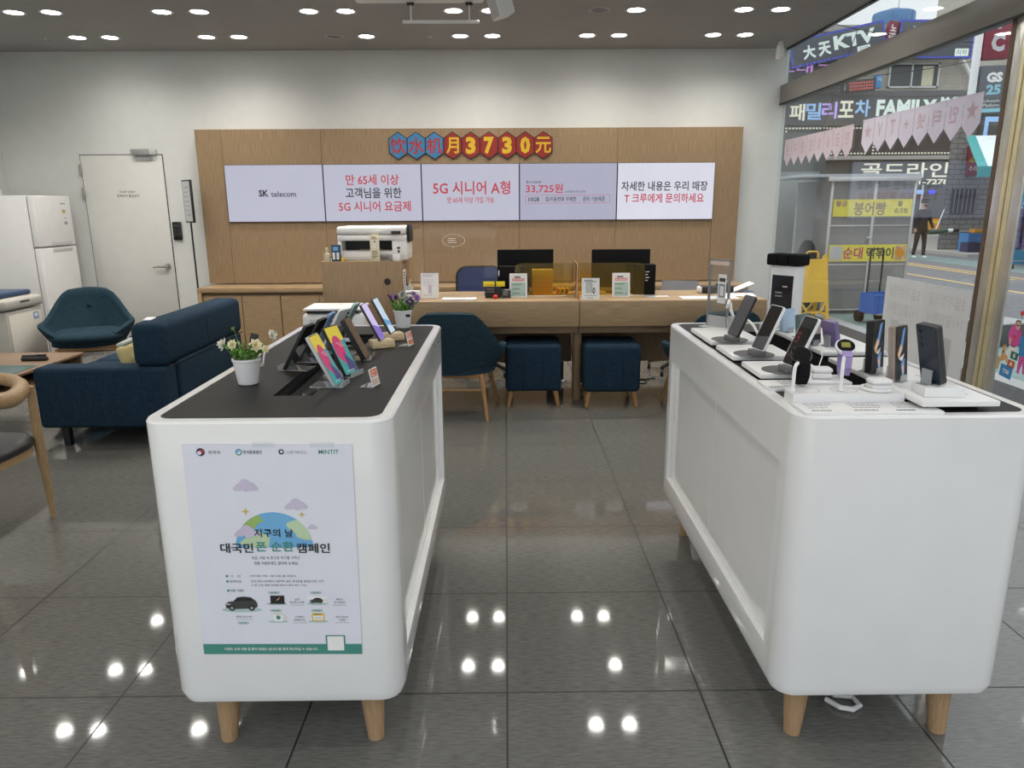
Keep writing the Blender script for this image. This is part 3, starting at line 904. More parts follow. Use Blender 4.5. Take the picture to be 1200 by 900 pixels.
B().box(-0.14, -0.05, 0, 0.12, 0.05, 0.055, 'black', 0.012, 3).build('device_body', t)
B().box(-0.155, -0.04, 0.006, -0.138, 0.04, 0.048, 'paper', 0.003).build('paper_end', t)
B().ball((0.04, 0, 0.055), 0.05, 'black', 2, (1.2, 0.8, 0.55)).build('device_dome', t)
tag(B().box(-0.09, -0.07, 0, 0.09, 0.07, 0.006, 'paper', 0.001, 1, Matrix.Rotation(R(-22), 4, 'Y') @ Matrix.Translation((0, 0, 0.036))).box(-0.02, -0.05, 0, 0.08, 0.05, 0.005, 'phone_blue').build('tilted_booklet', None, (1.915, 3.88, CZ)), 'white booklet with blue edge leaning behind the black device', 'booklet')
# boxes of leaflets behind paper document
t = thing('pen_holder', 'clear pen pot with pens beside the tall oak cabinet on the counter', 'pen pot', (-0.755, 3.74, CZ))
B().lathe([(0.035, 0), (0.037, 0.003), (0.04, 0.08), (0.037, 0.08), (0.034, 0.006), (0, 0.006)], (0, 0, 0), 'acrylic_edge', 18).build('pot', t)
for k, (dx, dy, mt) in enumerate(((-0.02, 0.01, 'black'), (0.015, 0.0, 'brass'), (0.0, 0.02, 'grey_light'))):
    B().cone((dx * 0.3, dy * 0.3, 0.008), (dx, dy, 0.15 - k * 0.02), 0.004, 0.004, mt, 8).build('pen', t)
t = thing('leaflet_box', 'small printed leaflet box in front of the pen pot', 'box', (-0.70, 3.50, CZ), R(3))
B().box(-0.05, -0.02, 0, 0.06, 0.03, 0.065, 'paper', 0.001).build('carton', t)
b = B(); text_lines(b, face_y(0, -0.0203, 0.03), -0.04, 0.025, 0.09, 2, 0.03, 0.012, 'brown_leather', 1, 61); b.build('carton_print', t)
# yellow topped black card rack with red stamp, dark stand card
t = thing('card_rack', 'black card rack with bright yellow header on the counter', 'card rack', (-0.095, 3.58, CZ))
B().box(-0.06, -0.025, 0, 0.06, 0.03, 0.085, 'black', 0.002).build('rack_body', t)
B().box(-0.072, -0.028, 0.088, 0.092, -0.018, 0.125, 'yellow_pure', 0.001).build('rack_header', t)
B().cone((-0.02, -0.02, 0.08), (-0.02, -0.02, 0.09), 0.004, 0.004, 'black', 8).cone((0.05, -0.02, 0.08), (0.05, -0.02, 0.09), 0.004, 0.004, 'black', 8).build('header_post', t)
b = B(); M = face_y(0.01, -0.0283, 0.106); text_lines(b, M, -0.055, -0.005, 0.11, 1, 0.01, 0.005, 'red', 1, 71); text_lines(b, face_y(0, -0.0253, 0.05), -0.045, 0.02, 0.09, 2, 0.02, 0.005, 'grey', 1, 72); b.build('rack_print', t)
t = thing('red_stamp', 'red stamp with long black handle in front of the card rack', 'stamp', (-0.075, 3.515, CZ))
B().lathe([(0.015, 0), (0.019, 0.006), (0.019, 0.02), (0.012, 0.03), (0.005, 0.034)], (0, 0, 0), 'red', 18).build('stamp_base', t)
B().cone((0, 0, 0.032), (0, 0, 0.135), 0.0055, 0.0055, 'black', 10).build('stamp_handle', t)
t = thing('dark_stand_card', 'dark grey stand card with white print beside the card rack', 'stand card', (0.005, 3.56, CZ))
B().box(-0.036, -0.012, 0, 0.036, 0.02, 0.066, 'charcoal', 0.002).build('card_body', t)
b = B(); text_lines(b, face_y(0, -0.0123, 0.035), -0.022, 0.015, 0.045, 3, 0.012, 0.004, 'grey_light', 1, 81); b.rect(-0.01, 0.025, 0.03, 0.03, 1, 'price_white', face_y(0, -0.0123, 0.035)); b.build('card_print', t)
# monitors and towers behind the dividers
def monitor(label, x0, x1, ztop, y, rz):
    w = x1 - x0
    t = thing('computer_monitor', label, 'monitor', ((x0 + x1) / 2, y, CZ), rz, 'black computer monitors')
    B().box(-w / 2, -0.012, ztop - 0.30 - CZ, w / 2, 0.012, ztop - CZ, 'black_soft', 0.006).build('monitor_back', t)
    B().box(-w / 2 + 0.008, 0.012, ztop - 0.29 - CZ, w / 2 - 0.008, 0.014, ztop - 0.008 - CZ, 'screen_dark').build('monitor_panel', t)
    B().box(-0.03, -0.012, 0.008, 0.03, 0.004, ztop - 0.28 - CZ, 'black', 0.003).build('monitor_neck', t)
    B().box(-0.11, -0.02, 0.0, 0.11, 0.11, 0.008, 'black', 0.003).build('monitor_foot', t)
monitor('left black monitor back behind the divider numbered 1', -0.062, 0.385, 1.140, 3.88, R(3))
monitor('right black monitor back behind the divider numbered 2', 0.69, 1.155, 1.137, 3.88, 0)
t = thing('computer_tower', 'black computer tower left of the divider numbered 1', 'computer', (0.055, 3.75, CZ))
B().box(-0.10, -0.06, 0, 0.11, 0.06, 0.225, 'black_soft', 0.004).build('tower_case', t)
B().ball((-0.103, -0.02, 0.17), 0.02, 'white_plastic', 2, (0.35, 0.6, 1.2)).build('tower_badge', t)
t = thing('computer_tower', 'black computer tower with small white print right of divider numbered 2', 'computer', (1.09, 3.76, CZ))
B().box(-0.09, -0.06, 0, 0.08, 0.06, 0.232, 'black_soft', 0.004).build('tower_case', t)
b = B(); M = face_y(0, -0.0602, 0.145)
for k in range(4):
    b.rect(0.0, 0.03 - k * 0.022, 0.03 - (k % 2) * 0.012, 0.036 - k * 0.022, 1, 'price_white', M)
b.build('tower_print', t)

# tinted acrylic dividers
def divider(label, x0, x1, num, nx, right):
    w = x1 - x0
    t = thing('counter_divider', label, 'divider', (x0, 3.665, CZ), 0, 'tinted acrylic dividers on the counter')
    r = 0.045
    pts = [(0, 0), (w, 0)]
    for cx, a in (((w - r, 0),) if right else ()):
        pts += [(cx + r * math.sin(R(90 - 15 * i)), 0.25 - r + r * math.cos(R(90 - 15 * i))) for i in range(7)]
    if not right:
        pts += [(w, 0.25)] + [(r - r * math.sin(R(15 * i)), 0.25 - r + r * math.cos(R(15 * i))) for i in range(7)]
    else:
        pts += [(0, 0.25)]
    B().prism(pts, 0, 0.005, 'divider_tint', face_y(0, 0, 0.002)).build('acrylic_sheet', t)
    B().box(0, -0.016, 0, w, 0.006, 0.0045, 'white_plastic', 0.001).build('base_rail', t)
    b = B(); b.text(num, nx, 0.215, h=0.042, mat='black', k=18, M=face_y(0, 0, 0.002), bold=0.04); b.build('divider_number', t)
divider('left tinted acrylic divider with black number 1', 0.075, 0.525, '1', 0.06, False)
divider('right tinted acrylic divider with black number 2', 0.56, 1.075, '2', 0.445, True)
t = thing('side_divider', 'narrow orange edged acrylic divider between the two counter places', 'divider', (0.542, 3.47, CZ))
B().box(-0.004, 0.0, 0.001, 0.004, 0.38, 0.255, 'divider_tint', 0.001).build('acrylic_sheet', t)
B().box(-0.0075, -0.006, 0.0, -0.0045, 0.0, 0.26, 'white_plastic').box(0.0045, -0.004, 0.0, 0.009, 0.38, 0.256, 'orange').build('edge_strip', t)
t = thing('yellow_folder_box', 'large yellow box behind the divider numbered 1', 'box', (0.285, 3.745, CZ))
B().box(-0.075, -0.03, 0, 0.088, 0.03, 0.20, 'yellow', 0.003).build('carton', t)
b = B(); M = face_y(0, -0.0303, 0.1)
for k in range(4):
    b.rect(-0.07, 0.03 - k * 0.035, 0.08, 0.033 - k * 0.035, 1, 'orange', M)
b.build('carton_print', t)
for k in range(3):
    t = thing('yellow_snack_pack', ['leftmost', 'middle', 'rightmost'][k] + ' small yellow pack lying behind the divider beside the yellow box', 'pack', (0.405 + k * 0.034, 3.73, CZ), R(-8), 'small yellow packs behind the divider')
    b = B(); b.M = Matrix.Rotation(R(16), 4, 'Y'); b.box(-0.014, -0.03, 0.005, 0.014, 0.03, 0.058, 'yellow', 0.003); b.build('pack_body', t)
    b = B(); b.M = Matrix.Rotation(R(16), 4, 'Y'); M = face_y(0, -0.0303, 0.03); b.rect(-0.006, -0.015, 0.008, 0.018, 1, 'red' if k == 0 else 'black', M); b.build('pack_print', t)

# large clear acrylic screen with speech bubble at the left of the counter
t = thing('clear_acrylic_screen', 'large clear acrylic screen with white speech bubble above left counter', 'acrylic screen', (-0.30, 3.72, CZ))
B().prism(rrect(-0.40, 0.0, 0.24, 0.53, 0.06), 0, 0.004, 'acrylic_clear', face_y(0, 0, 0.0)).build('acrylic_sheet', t)
for x in (-0.3, 0.15):
    B().box(x - 0.02, -0.03, 0, x + 0.02, -0.0045, 0.02, 'acrylic_edge', 0.002).box(x - 0.02, 0.0005, 0, x + 0.02, 0.03, 0.02, 'acrylic_edge', 0.002).build('foot', t)
b = B(); M = face_y(-0.095, -0.0045, 0.425)
n = 28
ell = lambda a, s: (0.088 * s * math.cos(a), 0.047 * s * math.sin(a))
for i in range(n):
    a0, a1 = 2 * PI * i / n, 2 * PI * (i + 1) / n
    b.flat([ell(a0, 1), ell(a1, 1), ell(a1, 0.955), ell(a0, 0.955)], 1, 'price_white', M)
b.flat([(-0.012, -0.045), (0.002, -0.046), (-0.006, -0.058)], 1, 'price_white', M)
for k in range(3):
    text_lines(b, M, -0.045, 0.018 - k * 0.015, 0.09, 1, 0.01, 0.006, 'price_white', 1, 90 + k)
b.build('bubble_print', t)

# staff chairs behind the counter
def staff_chair(name, label, x, y, rz, mat, top, w, seatz=0.47):
    t = thing(name, label, 'office chair', (x, y, 0), rz)
    b = B()
    pts = rrect(-w / 2, 0, w / 2, top - seatz - 0.04, 0.09 if mat == 'blue_mesh' else 0.03)
    b.prism(pts, -0.02, 0.02, mat, Matrix.Translation((0, 0.22, seatz + 0.04)) @ Matrix.Rotation(PI / 2 - R(8), 4, 'X')); b.build('backrest', t)
    if mat == 'blue_mesh':
        b = B(); o2 = rrect(-w / 2 - 0.02, -0.02, w / 2 + 0.02, top - seatz - 0.02, 0.10)
        b.prism(o2, -0.035, -0.022, 'black', Matrix.Translation((0, 0.22, seatz + 0.04)) @ Matrix.Rotation(PI / 2 - R(8), 4, 'X')); b.build('back_shell', t)
    B().prism(rrect(-0.23, -0.24, 0.23, 0.22, 0.06), seatz - 0.03, seatz + 0.03, mat).build('seat', t)
    B().cone((0, 0, 0.12), (0, 0, seatz - 0.03), 0.03, 0.025, 'black', 14).build('gas_column', t)
    for k in range(5):
        a = 2 * PI * k / 5 + 0.3
        lg = B().cone((0, 0, 0.13), (0.28 * math.cos(a), 0.28 * math.sin(a), 0.075), 0.025, 0.016, 'black', 10).build('leg', t)
        cx, cy = 0.28 * math.cos(a), 0.28 * math.sin(a)
        B().cone((cx - 0.012, cy, 0.03), (cx + 0.012, cy, 0.03), 0.03, 0.03, 'black', 14).cone((cx, cy, 0.035), (cx, cy, 0.075), 0.009, 0.009, 'black', 8).build('castor', lg)
staff_chair('office_chair', 'dark blue office chair behind the left part of the counter', -0.20, 4.50, R(8), 'blue_mesh', 0.93, 0.40)
staff_chair('office_chair', 'grey office chair behind the right part of the counter', 1.58, 4.50, R(-8), 'text_grey', 0.80, 0.34)
tag(B().tube([(0.95, 3.98, 0.006), (1.05, 4.05, 0.006), (1.18, 4.0, 0.006), (1.22, 4.15, 0.006), (1.05, 4.25, 0.006), (0.95, 4.18, 0.006), (1.1, 4.1, 0.012), (1.3, 4.2, 0.006)], 0.006, 'black', 8).build('power_cable'), 'black power cable lying on the floor under the counter', 'cable')
t = thing('power_strip_box', 'dark box with cables on the floor behind the left ottoman', 'cable box', (0.42, 4.12, 0))
B().box(-0.07, -0.06, 0.0, 0.07, 0.06, 0.19, 'black', 0.006).build('box_body', t)
B().box(-0.06, -0.085, 0, 0.08, -0.062, 0.03, 'white_plastic', 0.003).build('multi_socket', t)

# ------------------------------------------------------------------ ottomans and tub chairs
def ottoman():
    t = thing('ottoman', 'left navy cube ottoman in front of the oak counter', 'ottoman', (0.206, 3.505, 0), 0, 'navy cube ottomans at the counter')
    bm = bmesh.new()
    bmesh.ops.create_cube(bm, size=1.0)
    for v in bm.verts:
        v.co = Vector((v.co.x * 0.42, v.co.y * 0.41, 0.30 + v.co.z * 0.36))
    bmesh.ops.bevel(bm, geom=list(bm.edges), offset=0.035, segments=4, profile=0.5, affect='EDGES')
    b = B(); b.bmadd(bm, 'navy_fabric'); b.build('cushion_block', t)
    b = B()
    for x in (-0.075, 0.075):
        b.tube([(x, -0.207, 0.14), (x, -0.2065, 0.44), (x, -0.19, 0.474), (x, -0.15, 0.482), (x, 0.15, 0.482), (x, 0.19, 0.474), (x, 0.2065, 0.44)], 0.0022, 'navy_fabric', 6)
    b.build('seam_piping', t)
    for sx in (-1, 1):
        for sy in (-1, 1):
            B().cone((sx * 0.165, sy * 0.155, 0.13), (sx * 0.188, sy * 0.178, 0.0), 0.022, 0.013, 'leg_wood', 14).build('leg', t)
    return t
o = ottoman()
dup(o, (0.79, 3.465, 0), 0, 'right navy cube ottoman in front of the oak counter')

def tub_chair():
    t = thing('tub_chair', 'navy tub chair with wooden legs seen from behind at the counter', 'chair', (0, 0, 0), 0, 'navy tub chairs with wooden legs')
    N, K = 36, 7
    def ring(th, k):
        # k 0..1 from bottom to top on the outer face; th = angle from the back
        a = abs(th) / PI * 180
        if a < 30: zt = 0.775 - 0.012 * (a / 30) ** 2
        elif a < 76:
            u = (a - 30) / 46
            zt = 0.763 - 0.243 * (u * u * (3 - 2 * u))
        elif a < 105: zt = 0.520 - 0.012 * ((a - 76) / 29)
        else: zt = 0.508 - 0.075 * ((a - 105) / 38) ** 1.6
        fl = 0.74 + 0.26 * min(1, k * 1.15) ** 0.8
        zb = 0.335 + 0.015 * (a / 145)
        rx = 0.375 * fl * (1.0 if a > 70 else 0.80 + 0.20 * (a / 70))
        if a < 100 and k > 0.55: rx *= 1 - 0.10 * (k - 0.55) / 0.45 * (1 - a / 100)
        ry = 0.315 * fl
        yb = -0.05 * max(0, k) * (1 - min(1, a / 100))
        return Vector((rx * math.sin(th) , -ry * math.cos(th) + yb, zb + (zt - zb) * k))
    vs, fs = [], []
    A = R(143)
    cols = []
    for i in range(N + 1):
        th = -A + 2 * A * i / N
        col = []
        for j in range(K + 1):
            col.append(ring(th, j / K))
        tp = col[-1]
        inw = Vector((-math.sin(th), math.cos(th), 0))
        col.append(tp + inw * 0.022 + Vector((0, 0, 0.012)))
        for j in range(K, 0, -1):
            p = ring(th, j / K)
            col.append(p + inw * (0.045 + 0.02 * (1 - j / K)))
        cols.append(col)
    n = len(cols[0])
    for c_ in cols: vs += [tuple(p) for p in c_]
    for i in range(N):
        for j in range(n - 1):
            fs.append((i * n + j, (i + 1) * n + j, (i + 1) * n + j + 1, i * n + j + 1))
    fs += [tuple(range(n))[::-1], tuple(range(N * n, N * n + n))]
    b = B(); b.add(vs, fs, 'teal_fabric')
    b.build('shell', t, ang=60)
    b = B()
    pan = [(0.29 * math.cos(2 * PI * i / 32), 0.01 + 0.245 * math.sin(2 * PI * i / 32)) for i in range(32)]
    b.prism(pan, 0.325, 0.375, 'teal_fabric'); b.build('seat_pan', t)
    b = B()
    prof = [(0.0, 0.375), (0.90, 0.376), (0.99, 0.39), (1.0, 0.41), (0.97, 0.43), (0.85, 0.445), (0.5, 0.452), (0.0, 0.455)]
    vs2, fs2 = [], []
    m2 = 36
    for s_, z in prof:
        for i in range(m2):
            a = 2 * PI * i / m2
            x, y = math.cos(a), math.sin(a)
            q = (abs(x) ** 3 + abs(y) ** 3) ** (-1 / 3)
            vs2.append((0.285 * s_ * x * q, 0.045 + 0.275 * s_ * y * q, z))
    for j in range(len(prof) - 1):
        fs2 += [(j * m2 + i, j * m2 + (i + 1) % m2, (j + 1) * m2 + (i + 1) % m2, (j + 1) * m2 + i) for i in range(m2)]
    b.add(vs2, fs2, 'teal_fabric'); b.build('seat_cushion', t, ang=60)
    B().ball((0, -0.262, 0.63), 0.016, 'teal_fabric', 2, (1, 0.5, 1)).build('button', t)
    for sx in (-1, 1):
        B().cone((sx * 0.20, -0.17, 0.325), (sx * 0.245, -0.245, 0.0), 0.021, 0.012, 'leg_wood', 14).build('leg', t)
        B().cone((sx * 0.22, 0.20, 0.325), (sx * 0.285, 0.28, 0.0), 0.021, 0.012, 'leg_wood', 14).build('leg', t)
        B().box(sx * 0.208 - 0.012, -0.17, 0.295, sx * 0.208 + 0.012, 0.2, 0.325, 'leg_wood', 0.003).build('side_rail', t)
        B().cone((sx * 0.216, -0.20, 0.215), (sx * 0.244, 0.228, 0.215), 0.008, 0.008, 'leg_wood', 10).build('stretcher', t)
    B().box(-0.2, -0.182, 0.295, 0.2, -0.158, 0.325, 'leg_wood', 0.003).build('back_rail', t)
    B().box(-0.22, 0.19, 0.295, 0.22, 0.214, 0.325, 'leg_wood', 0.003).build('front_rail', t)
    B().cone((-0.216, -0.20, 0.215), (0.216, -0.20, 0.215), 0.008, 0.008, 'leg_wood', 10).build('stretcher', t)
    return t
o = tub_chair()
o.location = (-0.365, 3.20, 0); o.rotation_euler = (0, 0, R(-3))
dup(o, (1.50, 3.18, 0), R(4), 'navy tub chair at the counter half hidden by the right display table')
dup(o, (-3.66, 4.36, 0), R(203), 'navy tub chair facing the room in front of the white staff door')

# ------------------------------------------------------------------ left waiting area
t = thing('sofa', 'dark navy two seat fabric sofa with its back to the display table', 'sofa', (-2.52, 3.10, 0))
def soft(x0, y0, z0, x1, y1, z1, bev, mat='navy_fabric'):
    return B().box(x0, y0, z0, x1, y1, z1, mat, bev, 4)
soft(-0.41, -0.68, 0.13, 0.41, -0.50, 0.518, 0.03).build('armrest', t)
soft(-0.41, 0.50, 0.13, 0.41, 0.68, 0.518, 0.03).build('armrest', t)
soft(-0.40, -0.498, 0.13, 0.20, 0.498, 0.30, 0.012).build('seat_base', t)
for y in (-0.25, 0.25):
    soft(-0.42, y - 0.246, 0.302, 0.19, y + 0.246, 0.43, 0.035).build('seat_cushion', t)
soft(0.21, -0.66, 0.515, 0.425, 0.68, 0.79, 0.05).build('backrest', t)
soft(0.205, -0.498, 0.13, 0.425, 0.498, 0.525, 0.02).build('back_base', t)
b = B()
b.tube([(0.4265, 0.0, 0.54), (0.4265, 0.0, 0.74), (0.395, 0.0, 0.786), (0.32, 0, 0.792)], 0.002, 'black', 6); b.tube([(0.4262, -0.64, 0.517), (0.4262, 0.66, 0.517)], 0.003, 'black', 6)
b.build('seam', t)
for sx in (-0.29, 0.33):
    for sy in (-0.6, 0.6):
        B().cone((sx, sy, 0.13), (sx, sy, 0.0), 0.032, 0.027, 'black', 4).build('leg', t)
t = thing('cushion', 'pale yellow cushion with grey edge on the sofa seat beside the backrest', 'cushion', (-2.46, 2.74, 0.432), R(8))
b = B(); b.M = Matrix.Translation((0, 0, 0.105)) @ Matrix.Rotation(R(-16), 4, 'Y'); b.box(-0.045, -0.13, -0.10, 0.03, 0.13, 0.085, 'pillow_yellow', 0.035, 4); b.build('cushion_pad', t)
b = B(); b.M = Matrix.Translation((0, 0, 0.105)) @ Matrix.Rotation(R(-16), 4, 'Y'); b.box(-0.03, -0.11, 0.07, 0.025, 0.11, 0.105, 'petal_grey', 0.015, 3); b.build('cushion_edge', t)
slab('white_sheet', 'crumpled white sheet lying on top of the sofa backrest', 'paper', -2.26, 2.62, 0.7905, 0.05, 0.12, 0.006, R(10), 'paper')

# coffee table with shelf
t = thing('coffee_table', 'low walnut table with open shelf and grey legs by the sofa', 'table', (-3.50, 2.60, 0))
B().box(-0.44, -0.62, 0.447, 0.44, 0.62, 0.465, 'walnut', 0.002).build('tabletop', t)
B().box(-0.43, -0.6, 0.35, 0.43, 0.6, 0.362, 'walnut', 0.001).build('shelf_board', t)
for y in (-0.602, 0.602):
    B().box(-0.43, y - 0.012, 0.35, 0.43, y + 0.012, 0.446, 'walnut', 0.001).build('end_panel', t)
B().box(-0.012, -0.59, 0.362, 0.012, 0.59, 0.446, 'walnut', 0.001).build('divider_board', t)
for sx in (-1, 1):
    for sy in (-1, 1):
        B().box(sx * 0.39 - 0.02, sy * 0.55 - 0.02, 0.0, sx * 0.39 + 0.02, sy * 0.55 + 0.02, 0.349, 'steel_grey', 0.003).build('leg', t)
tag(B().box(-0.40, -0.6, 0, 0.40, 0.17, 0.003, 'green_mat', 0.001).build('desk_mat', None, (-3.50, 2.60, 0.4655)), 'dark green mat covering the near part of the coffee table', 'mat')
for k, (x, y, rz, l) in enumerate(((-3.30, 3.04, 12, 0.075), (-3.22, 2.92, 4, 0.085))):
    t = thing('marker_pen', ['far thin black pen lying on the coffee table', 'near thick black pen lying on the coffee table'][k], 'pen', (x, y, 0.4655), R(rz), 'black pens on the coffee table')
    r = 0.010 + 0.003 * k
    B().cone((-l, 0, r), (l * 0.3, 0, r), r, r, 'black', 12).build('barrel', t)
    B().cone((l * 0.3, 0, r), (l, 0, r), r * 1.08, r * 0.9, 'black_gloss', 12).build('pen_cap', t)
t = thing('table_notice', 'white folded notice card at the left edge of the coffee table', 'notice', (-3.66, 2.92, 0.4655), R(25))
b = B(); M = face_y(0, -0.03, 0, 0, R(18)); b.box(-0.10, 0, -0.002, 0.10, 0.18, 0, 'paper', M=M); M2 = face_y(0, 0.085, 0, R(180), R(18)); b.box(-0.10, 0, -0.002, 0.10, 0.18, 0, 'paper', M=M2); b.build('card_sheet', t)
b = B(); M = M @ Matrix.Translation((0, 0, 0.0002)); b.rect(0.02, 0.10, 0.075, 0.145, 1, 'phone_blue', M); b.rect(0.03, 0.08, 0.07, 0.1, 1, 'yellow', M); text_lines(b, M, -0.07, 0.07, 0.14, 3, 0.018, 0.006, 'text_grey', 1, 101); b.build('card_print', t)

# elbow chair with black seat, cut by the left edge of the photo
t = thing('elbow_chair', 'round backed oak chair with black leather seat at the left edge', 'chair', (-2.41, 1.14, 0), R(0))
pts, rs = [], []
for i in range(25):
    a = R(-118 + 236 * i / 24)
    x, y = 0.235 * math.cos(a) - 0.005, 0.245 * math.sin(a)
    u = abs(i - 12) / 12
    pts.append((x, y, 0.705 - 0.045 * (1 - u) ** 1.5)); rs.append(0.026 + 0.012 * (1 - u))
b = B(); b.tube(pts, 0.02, 'chair_wood', 12, rs); b.build('backrest_bow', t, ang=60)
b = B()
seat = [(0.245 * math.copysign(abs(math.cos(R(k * 10))) ** 0.7, math.cos(R(k * 10))) - 0.02, 0.235 * math.copysign(abs(math.sin(R(k * 10))) ** 0.7, math.sin(R(k * 10)))) for k in range(36)]
vs, fs = [], []
for s_, z in ((0.94, 0.40), (1.0, 0.405), (1.0, 0.425), (0.97, 0.438), (0.85, 0.447), (0.5, 0.445), (0.0, 0.443)):
    vs += [(p[0] * s_, p[1] * s_, z) for p in seat]
for j in range(6):
    fs += [(j * 36 + i, j * 36 + (i + 1) % 36, (j + 1) * 36 + (i + 1) % 36, (j + 1) * 36 + i) for i in range(36)]
b.add(vs, fs + [tuple(range(36))[::-1]], 'leather'); b.build('seat_cushion', t, ang=60)
B().prism([(p[0] * 0.96, p[1] * 0.96) for p in seat], 0.365, 0.40, 'chair_wood').build('seat_frame', t)
for sx, sy, x1, y1, x0, y0 in ((1, 1, 0.215, 0.16, 0.18, 0.225), (1, -1, 0.215, -0.16, 0.18, -0.225), (-1, 1, -0.125, 0.205, -0.22, 0.225), (-1, -1, -0.125, -0.205, -0.22, -0.225)):
    B().tube([(x0, y0, 0), (x0 * 0.7 + x1 * 0.3, y0 - 0.02 * sy, 0.2), (x0 * 0.42 + x1 * 0.58, y0 - 0.045 * sy, 0.40), (x1, y1, 0.68)], 0.02, 'chair_wood', 12, [0.013, 0.018, 0.023, 0.016]).build('leg', t)

# fridge
t = thing('refrigerator', 'tall white two door refrigerator against the left wall', 'refrigerator', (-5.16, 5.13, 0))
B().box(0.0, 0.0, 0.03, 0.64, 0.60, 1.60, 'white_plastic', 0.006).build('fridge_body', t)
B().box(0.05, 0.03, 0.0, 0.62, 0.57, 0.03, 'black').build('plinth', t)
B().box(0.641, 0.01, 0.05, 0.649, 0.59, 1.59, 'grey').build('gasket', t)
for z0, z1, hz in ((1.115, 1.60, 1.12), (0.05, 1.105, 1.06)):
    dr = B().box(0.65, 0.0, z0, 0.71, 0.60, z1, 'white_plastic', 0.012, 3).build('door', t)
    B().box(0.706, 0.20, hz, 0.714, 0.52, hz + 0.035, 'grey_light', 0.003).build('door_grip', dr)
b = B()
for k, (y0, y1, z0, z1, mt) in enumerate(((0.42, 0.50, 1.52, 1.53, 'text_grey'), (0.44, 0.49, 1.43, 1.47, 'spark'), (0.46, 0.50, 1.38, 1.385, 'text_grey'), (0.45, 0.50, 1.32, 1.35, 'grey'))):
    b.box(0.7102, y0, z0, 0.7108, y1, z1, mt)
b.build('door_stickers', t)
t = thing('white_carton', 'small white carton on top of the refrigerator', 'box', (-4.93, 5.25, 1.6005))
B().box(-0.09, -0.05, 0, 0.09, 0.05, 0.055, 'paper', 0.003).build('carton', t)
b = B(); M = face_y(0, -0.0503, 0.03); b.disc(0.02, 0, 0.016, 1, 'black', M); b.disc(0.065, 0, 0.016, 1, 'black', M); b.disc(0.02, 0, 0.009, 2, 'paper', M); b.disc(0.065, 0, 0.009, 2, 'paper', M); b.build('carton_print', t)

# beige office machine with blue lid
t = thing('shredder', 'beige office machine with dark blue lid left of the refrigerator', 'office machine', (-4.42, 4.15, 0))
B().box(-0.42, -0.12, 0.03, 0.29, 0.36, 0.64, 'machine_beige', 0.008).build('machine_body', t)
B().box(-0.44, -0.14, 0.65, 0.305, 0.38, 0.745, 'machine_beige', 0.03, 3).build('machine_head', t)
B().box(-0.42, -0.13, 0.745, 0.22, 0.36, 0.79, 'machine_blue', 0.02, 3).build('lid', t)
B().box(0.304, 0.06, 0.705, 0.309, 0.18, 0.718, 'black', 0.002).build('paper_slot', t)
B().box(0.2902, -0.10, 0.06, 0.2955, 0.34, 0.615, 'off_white', 0.004).build('door_panel', t)
B().box(0.2957, 0.22, 0.54, 0.2965, 0.29, 0.60, 'phone_blue').box(0.2966, 0.235, 0.56, 0.297, 0.275, 0.59, 'paper').build('sticker', t)
for sx in (-0.36, 0.24):
    for sy in (-0.08, 0.32):
        B().cone((sx - 0.01, sy, 0.02), (sx + 0.01, sy, 0.02), 0.02, 0.02, 'black', 12).cone((sx, sy, 0.02), (sx, sy, 0.035), 0.006, 0.006, 'black', 8).build('castor', t)

